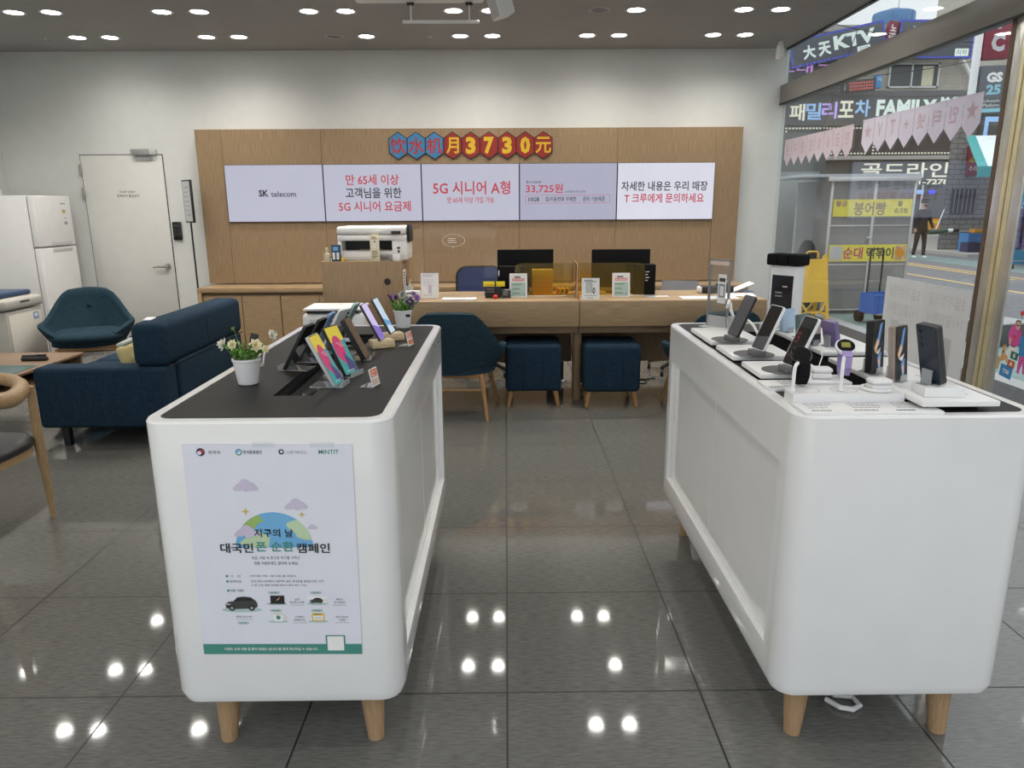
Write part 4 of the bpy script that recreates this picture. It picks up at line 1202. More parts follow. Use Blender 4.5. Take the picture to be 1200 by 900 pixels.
# ------------------------------------------------------------------ display tables
TZ = 0.97
def display_table(name, label, x0, x1, y0, y1, side):
    t = thing(name, label, 'display table', ((x0 + x1) / 2, (y0 + y1) / 2, 0))
    w, l = (x1 - x0) / 2, (y1 - y0) / 2
    r = 0.06
    # wrapped body: rounded vertical corners, rounded lower edge, hollow top for the black inlay
    vs, fs = [], []
    prof = [(0.05, 0.16), (0.028, 0.165), (0.010, 0.18), (0.0, 0.208), (0.0, TZ - 0.006), (0.004, TZ), (0.030, TZ)]
    n = None
    for ins, z in prof:
        ring_ = rrect(-w + ins, -l + ins, w - ins, l - ins, max(0.02, r - ins * 0.7), 7)
        n = len(ring_)
        vs += [(p[0], p[1], z) for p in ring_]
    for j in range(len(prof) - 1):
        fs += [(j * n + i, j * n + (i + 1) % n, (j + 1) * n + (i + 1) % n, (j + 1) * n + i) for i in range(n)]
    fs.append(tuple(range(n))[::-1])
    b = B(); b.add(vs, fs, 'white_gloss')
    body = b.build('table_body', t)
    # recessed door field on each long side, cut into the body
    bm = bmesh.new()
    bm.from_mesh(body.data)
    bm.normal_update()
    for f in [f for f in bm.faces if abs(f.normal.x) > 0.99 and f.calc_area() > 0.5]:
        sg = 1 if f.normal.x > 0 else -1
        x = f.calc_center_median().x
        vv = list(f.verts)
        q = [(-l + 0.105, 0.285), (l - 0.105, 0.285), (l - 0.105, 0.82), (-l + 0.105, 0.82)]
        inner = [bm.verts.new((x, a, z)) for a, z in q]
        deep = [bm.verts.new((x - sg * 0.022, a, z)) for a, z in q]
        def near(a, z):
            return min(vv, key=lambda v: (v.co.y - a) ** 2 + (v.co.z - z) ** 2)
        outer = [near(*p) for p in q]
        bm.faces.remove(f)
        for i in range(4):
            k = (i + 1) % 4
            for quad in ((outer[i], outer[k], inner[k], inner[i]), (inner[i], inner[k], deep[k], deep[i])):
                try: bm.faces.new(quad)
                except ValueError: pass
    bmesh.ops.recalc_face_normals(bm, faces=bm.faces)
    bm.to_mesh(body.data)
    bm.free()
    body.data.polygons.foreach_set('use_smooth', [True] * len(body.data.polygons))
    body.data.set_sharp_from_angle(angle=R(30))
    for sg in (-1, 1):
        for a, c in ((-l + 0.107, 0.012), (0.015, l - 0.107)):
            xx = sg * (w - 0.0215)
            B().box(min(xx, xx + sg * 0.003), a, 0.287, max(xx, xx + sg * 0.003), c, 0.818, 'white_panel', 0.001, 1).build('door_panel', t)
    # black inlay with a long slot
    sx0, sx1, sy0, sy1 = -0.055 + 0.0, 0.055, -l + 0.25, l - 0.24
    b = B()
    iw, il = w - 0.0305, l - 0.0305
    for (a0, c0, a1, c1) in ((-iw, -il + 0.04, sx0, il - 0.04), (sx1, -il + 0.04, iw, il - 0.04), (sx0, -il + 0.04, sx1, sy0), (sx0, sy1, sx1, il - 0.04)):
        b.box(a0, c0, TZ - 0.012, a1, c1, TZ - 0.001, 'table_black')
    for sgn in (-1, 1):
        pts = [p for p in rrect(-iw, -il, iw, il, 0.04, 7) if p[1] * sgn > il - 0.0401]
        b.prism(pts, TZ - 0.012, TZ - 0.001, 'table_black')
    b.build('top_inlay', t)
    b = B()
    b.box(sx0 - 0.004, sy0, TZ - 0.16, sx0, sy1, TZ - 0.0125, 'black'); b.box(sx1, sy0, TZ - 0.16, sx1 + 0.004, sy1, TZ - 0.0125, 'black')
    b.box(sx0, sy0 - 0.004, TZ - 0.16, sx1, sy0, TZ - 0.0125, 'black'); b.box(sx0, sy1, TZ - 0.16, sx1, sy1 + 0.004, TZ - 0.0125, 'black')
    b.box(sx0, sy0, TZ - 0.16, sx1, sy1, TZ - 0.15, 'black_gloss')
    b.build('cable_slot', t)
    b = B()
    b.M = Matrix.Translation((0, 0, TZ - 0.035))
    b.box(-0.046, sy0 + 0.02, -0.003, 0.046, sy1 - 0.03, 0.0, 'slot_mirror'); b.build('slot_screen', t)
    for sx in (-1, 1):
        for sy in (-1, 1):
            B().cone((sx * (w - 0.105), sy * (l - 0.10), 0.16), (sx * (w - 0.098), sy * (l - 0.09), 0.0), 0.036, 0.023, 'island_leg', 18).build('leg', t)
    return t
display_table('display_table', 'white display table on the left with campaign poster on its front', -0.893, -0.278, -0.275, 1.20, 1)
display_table('display_table', 'white display table on the right beside the glass shopfront', 0.72, 1.335, -0.275, 1.20, 1)
tag(B().tube([(0.97, -0.06, 0.01), (0.995, -0.10, 0.012), (1.03, -0.11, 0.012), (1.06, -0.09, 0.01), (1.055, -0.05, 0.01), (1.0, -0.04, 0.01)], 0.008, 'white_plastic', 8).build('white_cable'), 'white cable coil on the floor under the right display table', 'cable')

# poster on the front of the left table
t = thing('campaign_poster', 'large campaign poster taped to the front of the left display table', 'poster', (-0.585, -0.2765, 0.62))
MP = face_y(0, 0, 0) @ Matrix.Rotation(R(-0.6), 4, 'Z')
b = B(); b.box(-0.2075, -0.288, 0.0, 0.2075, 0.292, 0.0012, 'poster_paper', M=MP); b.build('poster_sheet', t)
M1 = MP @ Matrix.Translation((0, 0, 0.0013))
b = B(); b.M = M1
b.disc(-0.163, 0.272, 0.0105, 1, 'navy_print', n=20); b.disc(-0.160, 0.274, 0.0055, 2, 'red_glyph', n=16); b.disc(-0.166, 0.270, 0.005, 3, 'poster_paper', n=14)
b.text('환경부', -0.129, 0.2715, w=0.030, h=0.009, mat='charcoal')
b.build('poster_logo', t); b = B(); b.M = M1
b.disc(-0.070, 0.272, 0.0085, 1, 'teal_print', n=20); b.disc(-0.070, 0.272, 0.0055, 2, 'poster_paper', n=16); b.disc(-0.072, 0.275, 0.004, 3, 'sea_blue', n=12)
b.text('한국환경공단', -0.036, 0.272, w=0.046, h=0.0095, mat='navy_print', bold=0.015)
b.build('poster_logo', t); b = B(); b.M = M1
b.disc(0.034, 0.273, 0.007, 1, 'navy_print', n=16); b.disc(0.0345, 0.2735, 0.0035, 2, 'poster_paper', n=12); b.disc(0.042, 0.270, 0.003, 3, 'cloud', n=12)
b.text('순환거버넌스', 0.072, 0.272, w=0.048, h=0.0095, mat='text_grey')
b.build('poster_logo', t); b = B(); b.M = M1
b.text('MINTIT', 0.150, 0.2735, w=0.050, h=0.011, mat='teal_print', bold=0.01)
b.build('poster_logo', t)
b = B(); b.M = M1
gc, gr = (0.0, 0.018), 0.098
arc = lambda a0, a1, r: [(gc[0] + r * math.cos(R(a0 + (a1 - a0) * i / 20)), gc[1] + r * 0.98 * math.sin(R(a0 + (a1 - a0) * i / 20))) for i in range(21)]
b.flat(arc(0, 180, gr), 1, 'sea_blue')
b.flat([p for p in arc(112, 158, gr)] + [(-0.075, 0.058), (-0.05, 0.066), (-0.035, 0.085), (-0.022, 0.09), (-0.03, 0.10)], 2, 'land_green')
b.flat([p for p in arc(12, 52, gr)] + [(0.045, 0.09), (0.032, 0.083), (0.04, 0.066), (0.052, 0.06), (0.06, 0.045), (0.075, 0.04)], 2, 'pale_green')
b.flat([(-0.09, 0.028), (-0.06, 0.055), (-0.03, 0.06), (-0.01, 0.045), (-0.015, 0.02), (-0.05, 0.018)], 2, 'pale_green')
_lay = iter(range(100))
def cloud(cx, cy, s):
    for dx, dy, r in ((-0.5, -0.15, 0.32), (0, 0.1, 0.48), (0.5, -0.1, 0.36), (0.1, -0.2, 0.34), (-0.8, -0.28, 0.2), (0.85, -0.25, 0.2)):
        b.disc(cx + dx * s, cy + dy * s, r * s, 3 + next(_lay) * 0.12, 'cloud', n=18)
cloud(-0.062, 0.185, 0.030); cloud(0.060, 0.135, 0.028); cloud(-0.068, 0.062, 0.031); cloud(0.098, 0.075, 0.012)
for cx, cy, s in ((-0.066, 0.116, 0.011), (0.074, 0.108, 0.009)):
    b.flat([(cx + s * f * math.cos(R(a)), cy + s * f * math.sin(R(a))) for a, f in ((0, 1), (45, .35), (90, 1), (135, .35), (180, 1), (225, .35), (270, 1), (315, .35))], 4, 'spark')
b.build('poster_globe', t)
b = B(); b.M = M1
b.text('지구의 날', 0.0, 0.058, w=0.098, h=0.023, k=6, mat='black', bold=0.012)
b.build('poster_heading', t); b = B(); b.M = M1
b.text('대국민', -0.096, 0.0165, w=0.083, h=0.027, k=6, mat='black', bold=0.018)
b.text('폰 순환', 0.0, 0.021, w=0.096, h=0.027, k=6, mat='teal_print', bold=0.018)
b.text('캠페인', 0.097, 0.0165, w=0.084, h=0.027, k=6, mat='black', bold=0.018)
b.build('poster_title', t); b = B(); b.M = M1
b.text('지금, 서랍 속 폰으로 지구를 구하고', 0.0, -0.011, w=0.122, h=0.0095, mat='charcoal')
b.text('경품 이벤트에도 참여해 보세요!', 0.0, -0.026, w=0.112, h=0.0095, mat='charcoal')
b.build('poster_subtitle', t); b = B(); b.M = M1
for k, yy in enumerate((-0.062, -0.077, -0.103)):
    b.disc(-0.128, yy, 0.0035, 2, 'teal_print', n=14)
b.text('기   간', -0.107, -0.062, w=0.028, h=0.0065, mat='charcoal'); b.text('23년 4월 17일 - 5월 31일 (총 45일간)', -0.07, -0.062, w=0.118, h=0.0068, mat='charcoal', align='l')
b.text('참여대상', -0.107, -0.077, w=0.030, h=0.0075, mat='charcoal'); b.text('전국 민팃 ATM에서 사용하지 않는 휴대폰을 판매한 모든 고객', -0.068, -0.0765, w=0.185, h=0.007, mat='charcoal', align='l')
b.text('(기존 사용 제품 판매할 때마다 복수 참가 가능)', -0.068, -0.088, w=0.142, h=0.0065, mat='charcoal', align='l')
b.text('경품 이벤트', -0.105, -0.103, w=0.036, h=0.0075, mat='charcoal')
b.build('poster_details', t); b = B(); b.M = M1
b.text('현대 코나 EV', -0.093, -0.178, w=0.042, h=0.006, mat='charcoal'); b.text('(사양 및 옵션 등은 이미지와 다를 수 있음)', -0.093, -0.186, w=0.042, h=0.0035, mat='text_grey')
for x, y, a, c in ((0.046, -0.128, '삼성', '최신형 노트북'), (0.156, -0.128, '제주도', 'EV 캠핑권'), (0.05, -0.179, '스타벅스', '아메리카노'), (0.16, -0.179, '민팃 포인트', '1만원')):
    b.text(a, x, y, h=0.0062, mat='charcoal', align='c'); b.text(c, x, y - 0.0085, h=0.0062, mat='charcoal'); b.text('본인 기부하고 참여 당첨', x, y - 0.0165, w=0.034, h=0.0038, mat='text_grey')
b.build('prize_captions', t)
b = B(); b.M = M1
def pill(cx, cy, w, s):
    b.flat([(cx + p[0], cy + p[1]) for p in rrect(-w, -0.0038, w, 0.0038, 0.0037, 4)], 2, 'teal_light'); b.text(s, cx, cy, h=0.0045, k=4, mat='charcoal')
for cx, cy, w in ((-0.097, -0.158, 0.052), (-0.008, -0.141, 0.027), (0.098, -0.141, 0.027), (-0.006, -0.192, 0.026), (0.098, -0.192, 0.026)):
    b.disc(cx, cy, w, 1, 'teal_light', n=28, ry=w * 0.14)
pill(-0.097, -0.196, 0.015, '1등 1명'); pill(-0.012, -0.109, 0.015, '2등 3명'); pill(0.096, -0.109, 0.015, '3등 5명'); pill(-0.010, -0.160, 0.015, '4등 30명'); pill(0.096, -0.160, 0.015, '5등 50명')
def car(cx, cy, s):
    b.flat([(cx + x * s, cy + y * s) for x, y in ((-1, -0.28), (-1.02, 0.0), (-0.8, 0.16), (-0.5, 0.2), (-0.25, 0.46), (0.15, 0.52), (0.62, 0.46), (0.9, 0.22), (1, 0.0), (0.98, -0.22), (0.7, -0.32), (-0.6, -0.36))], 3, 'charcoal')
    b.flat([(cx + x * s, cy + y * s) for x, y in ((-0.45, 0.2), (-0.2, 0.42), (0.1, 0.46), (0.1, 0.2))], 4, 'black'); b.flat([(cx + x * s, cy + y * s) for x, y in ((0.16, 0.2), (0.16, 0.46), (0.6, 0.4), (0.75, 0.22))], 4, 'black')
    for x in (-0.62, 0.62):
        b.disc(cx + x * s, cy - 0.28 * s, 0.2 * s, 4, 'black', n=16); b.disc(cx + x * s, cy - 0.28 * s, 0.1 * s, 5, 'grey', n=12)
    b.rect(cx - 0.98 * s, cy - 0.06 * s, cx - 0.7 * s, cy + 0.02 * s, 4, 'grey_light')
car(-0.097, -0.141, 0.041); car(0.096, -0.132, 0.017)
b.rect(-0.022, -0.139, 0.014, -0.117, 3, 'black'); b.flat([(-0.025, -0.141), (0.017, -0.141), (0.014, -0.138), (-0.022, -0.138)], 4, 'charcoal'); b.flat([(-0.008, -0.132), (-0.002, -0.129), (0.004, -0.121), (0.0, -0.124)], 4, 'wp_peach')
b.flat([(0.072, -0.125)] + [(0.075, -0.12), (0.125, -0.12), (0.125, -0.128), (0.075, -0.128)], 2, 'price_white'); b.rect(0.105, -0.138, 0.124, -0.131, 2, 'price_white')
b.flat([(-0.018, -0.170), (0.008, -0.170), (0.006, -0.191), (-0.016, -0.191)], 3, 'price_white'); b.disc(-0.005, -0.170, 0.013, 4, 'off_white', n=20, ry=0.003); b.disc(-0.005, -0.180, 0.006, 4, 'teal_print', n=16)
b.flat([(0.008, -0.173), (0.016, -0.174), (0.017, -0.183), (0.008, -0.186), (0.008, -0.183), (0.014, -0.181), (0.013, -0.177), (0.008, -0.176)], 3, 'off_white')
b.rect(0.082, -0.19, 0.114, -0.168, 3, 'yellow'); b.rect(0.085, -0.187, 0.111, -0.174, 4, 'price_white'); b.rect(0.088, -0.172, 0.108, -0.170, 4, 'charcoal'); b.text('1,000원', 0.098, -0.1805, w=0.018, h=0.005, k=5, mat='text_grey')
b.build('poster_prizes', t)
b = B(); b.M = M1
b.rect(-0.2075, -0.288, 0.2075, -0.258, 1, 'teal_print'); b.flat([(0.117 + p[0], -0.256 + p[1]) for p in rrect(-0.003, -0.024, 0.048, 0.024, 0.003, 3)], 2, 'teal_print'); b.flat([(0.118 + p[0], -0.256 + p[1]) for p in rrect(0.0, -0.021, 0.043, 0.021, 0.002, 3)], 3, 'price_white')
b.text('이벤트 상세 내용 및 참여 방법은 QR코드를 통해 확인하실 수 있습니다.', -0.03, -0.2725, w=0.245, h=0.0095, k=4, mat='price_white', bold=0.015)
b.build('poster_footer', t)
b = B(); b.M = M1
b.rect(-0.036, 0.285, 0.02, 0.299, 4, 'acrylic'); b.rect(0.105, 0.285, 0.165, 0.299, 4, 'acrylic'); b.build('tape', t)

# potted flowers
def flowerpot(name, label, x, y, kind):
    t = thing(name, label, 'potted flowers', (x, y, TZ))
    B().lathe([(0.027, 0.0), (0.029, 0.002), (0.0385, 0.068), (0.041, 0.070), (0.041, 0.077), (0.037, 0.077), (0.034, 0.066), (0.0, 0.066)], (0, 0, 0), 'white_plastic', 28).build('pot', t)
    rr = random.Random(5 if kind else 9)
    b = B()
    for i in range(34):
        a = rr.uniform(0, 2 * PI); l = rr.uniform(0.035, 0.082); sp = rr.uniform(0.2, 0.8)
        p0 = Vector((0.015 * math.cos(a), 0.015 * math.sin(a), 0.062)); p1 = p0 + Vector((math.cos(a) * sp * l, math.sin(a) * sp * l, l * 0.8))
        b.tube([p0, (p0 + p1) / 2 + Vector((0, 0, 0.008)), p1], 0.0012, 'leaf', 5)
        for k in range(9):
            q = p0.lerp(p1, 0.3 + 0.08 * k)
            d = Vector((rr.uniform(-1, 1), rr.uniform(-1, 1), rr.uniform(-0.2, 0.9))).normalized()
            s = d.orthogonal().normalized()
            ll, ww = rr.uniform(0.009, 0.019), rr.uniform(0.0035, 0.006)
            b.add([tuple(q), tuple(q + d * ll * 0.5 + s * ww), tuple(q + d * ll), tuple(q + d * ll * 0.5 - s * ww)], [(0, 1, 2, 3)], 'leaf' if rr.random() < 0.75 else 'leaf_pale')
    b.build('foliage', t)
    heads = ([(-0.048, -0.005, 0.118, 'petal_white', 0.020), (-0.022, -0.02, 0.120, 'petal_cream', 0.016), (0.030, -0.015, 0.117, 'petal_cream', 0.019), (0.062, 0.01, 0.142, 'petal_white', 0.017), (-0.03, 0.02, 0.158, 'leaf_pale', 0.009), (0.05, -0.01, 0.105, 'petal_cream', 0.012)] if kind == 0 else
             [(0.028, -0.02, 0.112, 'petal_violet', 0.020), (0.050, -0.008, 0.128, 'petal_lilac', 0.018), (-0.02, 0.0, 0.128, 'petal_violet', 0.013), (-0.035, -0.01, 0.132, 'petal_lilac', 0.014), (0.0, 0.01, 0.138, 'petal_grey', 0.020), (0.035, 0.015, 0.142, 'petal_lilac', 0.014), (0.015, -0.02, 0.127, 'petal_grey', 0.015)])
    for (hx, hy, hz, mt, s) in heads:
        hx, hy, s = hx * 1.22, hy * 1.2, s * 1.15
        b = B()
        ax = Vector((hx * 2, hy * 2 - 0.06, 0.05)).normalized()
        u = ax.orthogonal().normalized(); v = ax.cross(u)
        c = Vector((hx, hy, hz))
        for ringi, (n, op) in enumerate(((7, 1.0), (7, 0.72), (5, 0.35))):
            for i in range(n):
                a = 2 * PI * (i + 0.5 * ringi) / n
                d = (u * math.cos(a) + v * math.sin(a)) * op + ax * (0.15 + 0.35 * ringi)
                sd = ax.cross(d).normalized()
                tip = c + d * s; mid = c + d * s * 0.6
                b.add([tuple(c), tuple(mid + sd * s * 0.34), tuple(tip), tuple(mid - sd * s * 0.34)], [(0, 1, 2, 3)], mt)
        b.ball(tuple(c + ax * s * 0.3), s * 0.17, 'yellow', 1)
        b.tube([(hx * 0.2, hy * 0.2, 0.062), (hx * 0.7, hy * 0.7, hz * 0.75), tuple(c)], 0.0011, 'leaf', 5)
        b.build('flower', t)
    if kind == 0:
        B().box(-0.017, 0.012, 0.105, 0.006, 0.02, 0.148, 'black', 0.003, 2, Matrix.Rotation(R(12), 4, 'Y')).tube([(0.016, 0.016, 0.062), (0.018, 0.016, 0.11)], 0.002, 'black', 6).build('plant_marker', t)
    else:
        B().tube([(-0.01, -0.01, 0.062), (-0.045, -0.02, 0.125), (-0.058, -0.02, 0.145)], 0.002, 'black_soft', 6, [0.0015, 0.003, 0.002]).box(0.017, -0.0375, 0.05, 0.036, -0.034, 0.062, 'black', 0.001).build('dark_bud', t)
    return t
flowerpot('flower_pot', 'white pot of cream flowers near the front of the left table', -0.757, 0.12, 0)
flowerpot('flower_pot', 'white pot of purple pansies at the far end of left table', -0.437, 1.125, 1)

# phones -------------------------------------------------------------------
def phone_parts(t, w, h, th, tilt, back, front, z0=0.004, edge='black', cams=True, pic=None):
    """phone standing on its short edge, screen towards local -Y, leant back"""
    Mb = Matrix.Translation((0, 0, z0)) @ Matrix.Rotation(PI / 2 - tilt, 4, 'X') @ Matrix.Translation((0, h / 2, -th))
    b = B(); b.prism(rrect(-w / 2, -h / 2, w / 2, h / 2, 0.008, 4), 0, th, edge, Mb); b.build('phone_body', t)
    b = B(); M = Mb @ Matrix.Translation((0, 0, th + 0.0002))
    b.flat(rrect(-w / 2 + 0.002, -h / 2 + 0.002, w / 2 - 0.002, h / 2 - 0.002, 0.007, 4), 0, front, M)
    if pic: pic(b, M, w, h)
    b.build('phone_screen', t)
    b = B(); Mk = Mb @ Matrix.Translation((0, 0, -0.0003)) @ Matrix.Rotation(PI, 4, 'Y')
    b.flat(rrect(-w / 2 + 0.001, -h / 2 + 0.001, w / 2 - 0.001, h / 2 - 0.001, 0.007, 4), 0, back, Mk)
    b.build('phone_back', t)
    if cams:
        b = B()
        for k in range(3):
            b.lathe([(0.0055, 0.0), (0.0055, 0.0018), (0.0, 0.0018)], (w / 2 - 0.016, h / 2 - 0.018 - k * 0.017, 0.0003), 'black_gloss', 14, Mk)
        b.build('camera_lens', t)
    return Mb

def acrylic_stand(t, w, tilt, front=0.05, rise=0.09):
    """bent acrylic holder: foot, lip and leaning back plate"""
    b = B()
    b.box(-w / 2, -0.012, 0.0003, w / 2, front + 0.03, 0.003, 'acrylic_edge')
    b.box(-w / 2, -0.0165, 0.0003, w / 2, -0.0135, 0.016, 'acrylic_edge')
    M = Matrix.Translation((0, 0.010, 0.003)) @ Matrix.Rotation(PI / 2 - tilt, 4, 'X')
    b.box(-w / 2, 0, -0.003, w / 2, rise, -0.0005, 'acrylic', M=M)
    b.build('acrylic_holder', t)

def pic_art(b, M, w, h):
    b.rect(-w / 2 + 0.003, h * 0.18, w / 2 - 0.003, h / 2 - 0.004, 1, 'wp_yellow', M)
    b.rect(-w / 2 + 0.003, -h / 2 + 0.004, w / 2 - 0.003, h * 0.18, 1, 'wp_teal', M)
    b.disc(-w * 0.08, h * 0.06, w * 0.33, 2, 'wp_pink', M, 24, h * 0.24)
    b.flat([(-w * 0.4, h * 0.1), (w * 0.1, -h * 0.25), (-w * 0.05, -h * 0.3), (-w * 0.42, -h * 0.1)], 3, 'wp_pink', M)
    b.flat([(0.0, -h * 0.05), (w * 0.42, -h * 0.3), (w * 0.42, -h * 0.47), (-w * 0.1, -h * 0.4)], 4, 'wp_violet', M)
    b.rect(-w * 0.3, -h * 0.42, w * 0.25, -h * 0.41, 5, 'price_white', M)
    for k in range(4):
        b.flat([(-w * 0.2 + k * 0.008, h * 0.16), (-w * 0.19 + k * 0.008, h * 0.165), (w * 0.1 + k * 0.006, h * 0.05), (w * 0.09 + k * 0.006, h * 0.045)], 5, 'price_white', M)
def pic_grad(top, mid, low):
    def f(b, M, w, h):
        b.flat(rrect(-w / 2 + 0.003, -h / 2 + 0.003, w / 2 - 0.003, h / 2 - 0.003, 0.006, 4), 1, top, M)
        b.flat([(-w * 0.46, -h * 0.05), (0, -h * 0.12), (w * 0.46, -h * 0.2), (w * 0.46, -h * 0.45), (-w * 0.46, -h * 0.45)], 2, mid, M)
        b.flat([(-w * 0.46, -h * 0.3), (-w * 0.1, -h * 0.24), (w * 0.46, -h * 0.36), (w * 0.44, -h * 0.47), (-w * 0.44, -h * 0.47)], 3, low, M)
    return f
def pic_wave(b, M, w, h):
    b.flat([(w * 0.1, h * 0.42), (w * 0.3, h * 0.46), (w * 0.05, h * 0.02), (-w * 0.2, -h * 0.02)], 1, 'wp_blue', M)
    b.flat([(-w * 0.1, h * 0.16), (w * 0.05, h * 0.1), (-w * 0.2, -h * 0.12), (-w * 0.32, -h * 0.02)], 2, 'wp_peach', M)
    b.flat([(-w * 0.2, -h * 0.1), (w * 0.2, -h * 0.02), (w * 0.1, -h * 0.12), (0, -h * 0.16)], 3, 'price_white', M)
    b.flat([(-w * 0.05, -h * 0.2), (w * 0.25, -h * 0.1), (w * 0.2, -h * 0.42), (w * 0.05, -h * 0.45)], 2, 'wp_blue', M)
    b.flat([(w * 0.0, -h * 0.28), (w * 0.15, -h * 0.2), (w * 0.2, -h * 0.44)], 3, 'wp_peach', M)

LP = 'phones on acrylic stands along the left table'
# left row: screens towards the sofa
for (x, y, yaw, back, lab, cs, ed) in ((-0.700, 0.32, -99, 'black_soft', 'nearest black phone on acrylic stand, left row of left table', False, 'black'),
                         (-0.690, 0.445, -98, 'black_soft', 'second black phone on acrylic stand, behind the nearest black one', True, 'black'),
                         (-0.690, 0.575, -94, 'phone_blue', 'blue phone on acrylic stand, left row of left table', True, 'phone_blue'),
                         (-0.660, 0.70, -112, 'phone_white', 'white phone with camera on acrylic stand beside the blue phone', True, 'phone_white'),
                         (-0.655, 0.83, -95, 'phone_mint', 'mint green phone farthest along the left row of left table', True, 'phone_mint')):
    t = thing('smartphone', lab, 'phone', (x, y, TZ), R(yaw), LP)
    phone_parts(t, 0.076, 0.164, 0.009, R(30), back, 'screen_dark', 0.0045, ed, cs)
    acrylic_stand(t, 0.07, R(30))
# right row: screens towards the aisle
t = thing('smartphone', 'nearest phone with yellow and pink wallpaper on acrylic stand', 'phone', (-0.478, 0.085, TZ), R(84), LP)
phone_parts(t, 0.078, 0.163, 0.009, R(27), 'black_soft', 'screen_dark', 0.0045, 'grey_light', True, pic_art); acrylic_stand(t, 0.07, R(27))
t = thing('smartphone', 'second phone with yellow and pink wallpaper, turned more to the front', 'phone', (-0.468, 0.215, TZ), R(71), LP)
phone_parts(t, 0.078, 0.163, 0.009, R(26), 'black_soft', 'screen_dark', 0.0045, 'black', True, pic_art); acrylic_stand(t, 0.07, R(26))
t = thing('smartphone', 'black phone in brown case behind the colourful phones, left table', 'phone', (-0.468, 0.47, TZ), R(90), LP)
phone_parts(t, 0.076, 0.152, 0.017, R(26), 'black_soft', 'brown_leather', 0.0045, 'black', False); acrylic_stand(t, 0.07, R(26))
def block_phone(lab, x, y, yaw, pic):
    t = thing('smartphone', lab, 'phone', (x, y, TZ + 0.0285), R(yaw), 'phones on wooden blocks')
    phone_parts(t, 0.072, 0.150, 0.008, R(27), 'black_soft', 'screen_dark', 0.0, 'charcoal', True, pic)
    k = thing('wooden_block', lab.split(' phone')[0].replace('lilac', 'nearer').replace('pale blue', 'farther') + ' slotted wooden block holding a phone on the left table', 'block', (x - 0.006, y, TZ), R(yaw - 60), 'slotted wooden phone blocks')
    B().box(-0.042, -0.028, 0, 0.042, 0.028, 0.028, 'pale_wood', 0.002).build('block', k)
block_phone('lilac phone standing on the nearer wooden block, left table', -0.450, 0.68, 86, pic_grad('wall_lilac', 'wall_violet', 'wall_violet'))
block_phone('pale blue phone standing on the farther wooden block, left table', -0.435, 0.83, 85, pic_grad('wall_ice', 'wall_azure', 'wall_ice'))
# price tags and acrylic card holder
for k, (x, y) in enumerate(((-0.372, 0.075), (-0.350, 0.70))):
    t = thing('price_tag', ['nearer orange and white price tag on the left table edge', 'farther orange and white price tag on the left table edge'][k], 'price tag', (x, y, TZ), R(76), 'orange price tags')
    b = B(); b.box(-0.026, 0.0, 0.0003, 0.026, 0.04, 0.002, 'acrylic_edge'); b.build('tag_foot', t)
    M = face_y(0, -0.001, 0.002, 0, R(12))
    b = B(); b.box(-0.025, 0, -0.002, 0.025, 0.052, 0, 'price_white', M=M); b.build('tag_card', t)
    b = B(); M = M @ Matrix.Translation((0, 0, 0.0002)); b.rect(-0.021, 0.027, 0.021, 0.049, 1, 'tag_orange', M); b.rect(-0.022, 0.005, 0.022, 0.022, 1, 'phone_pink' if k == 0 else 'tag_orange', M); text_lines(b, M, -0.018, 0.043, 0.034, 2, 0.009, 0.003, 'price_white', 2, 120 + k); b.build('tag_print', t)
t = thing('card_holder', 'acrylic holder with blank pale card behind the cream flowers', 'card holder', (-0.80, 0.375, TZ), R(-68))
b = B(); b.box(-0.027, -0.04, 0.0003, 0.027, 0.005, 0.002, 'acrylic_edge'); M = face_y(0, 0.004, 0.002, 0, R(10)); b.box(-0.027, 0, -0.002, 0.027, 0.057, 0.0, 'acrylic', M=M); b.build('acrylic_foot', t)
b = B(); b.box(-0.025, 0.004, 0.0005, 0.025, 0.054, 0.0015, 'paper', M=M); b.build('card', t)

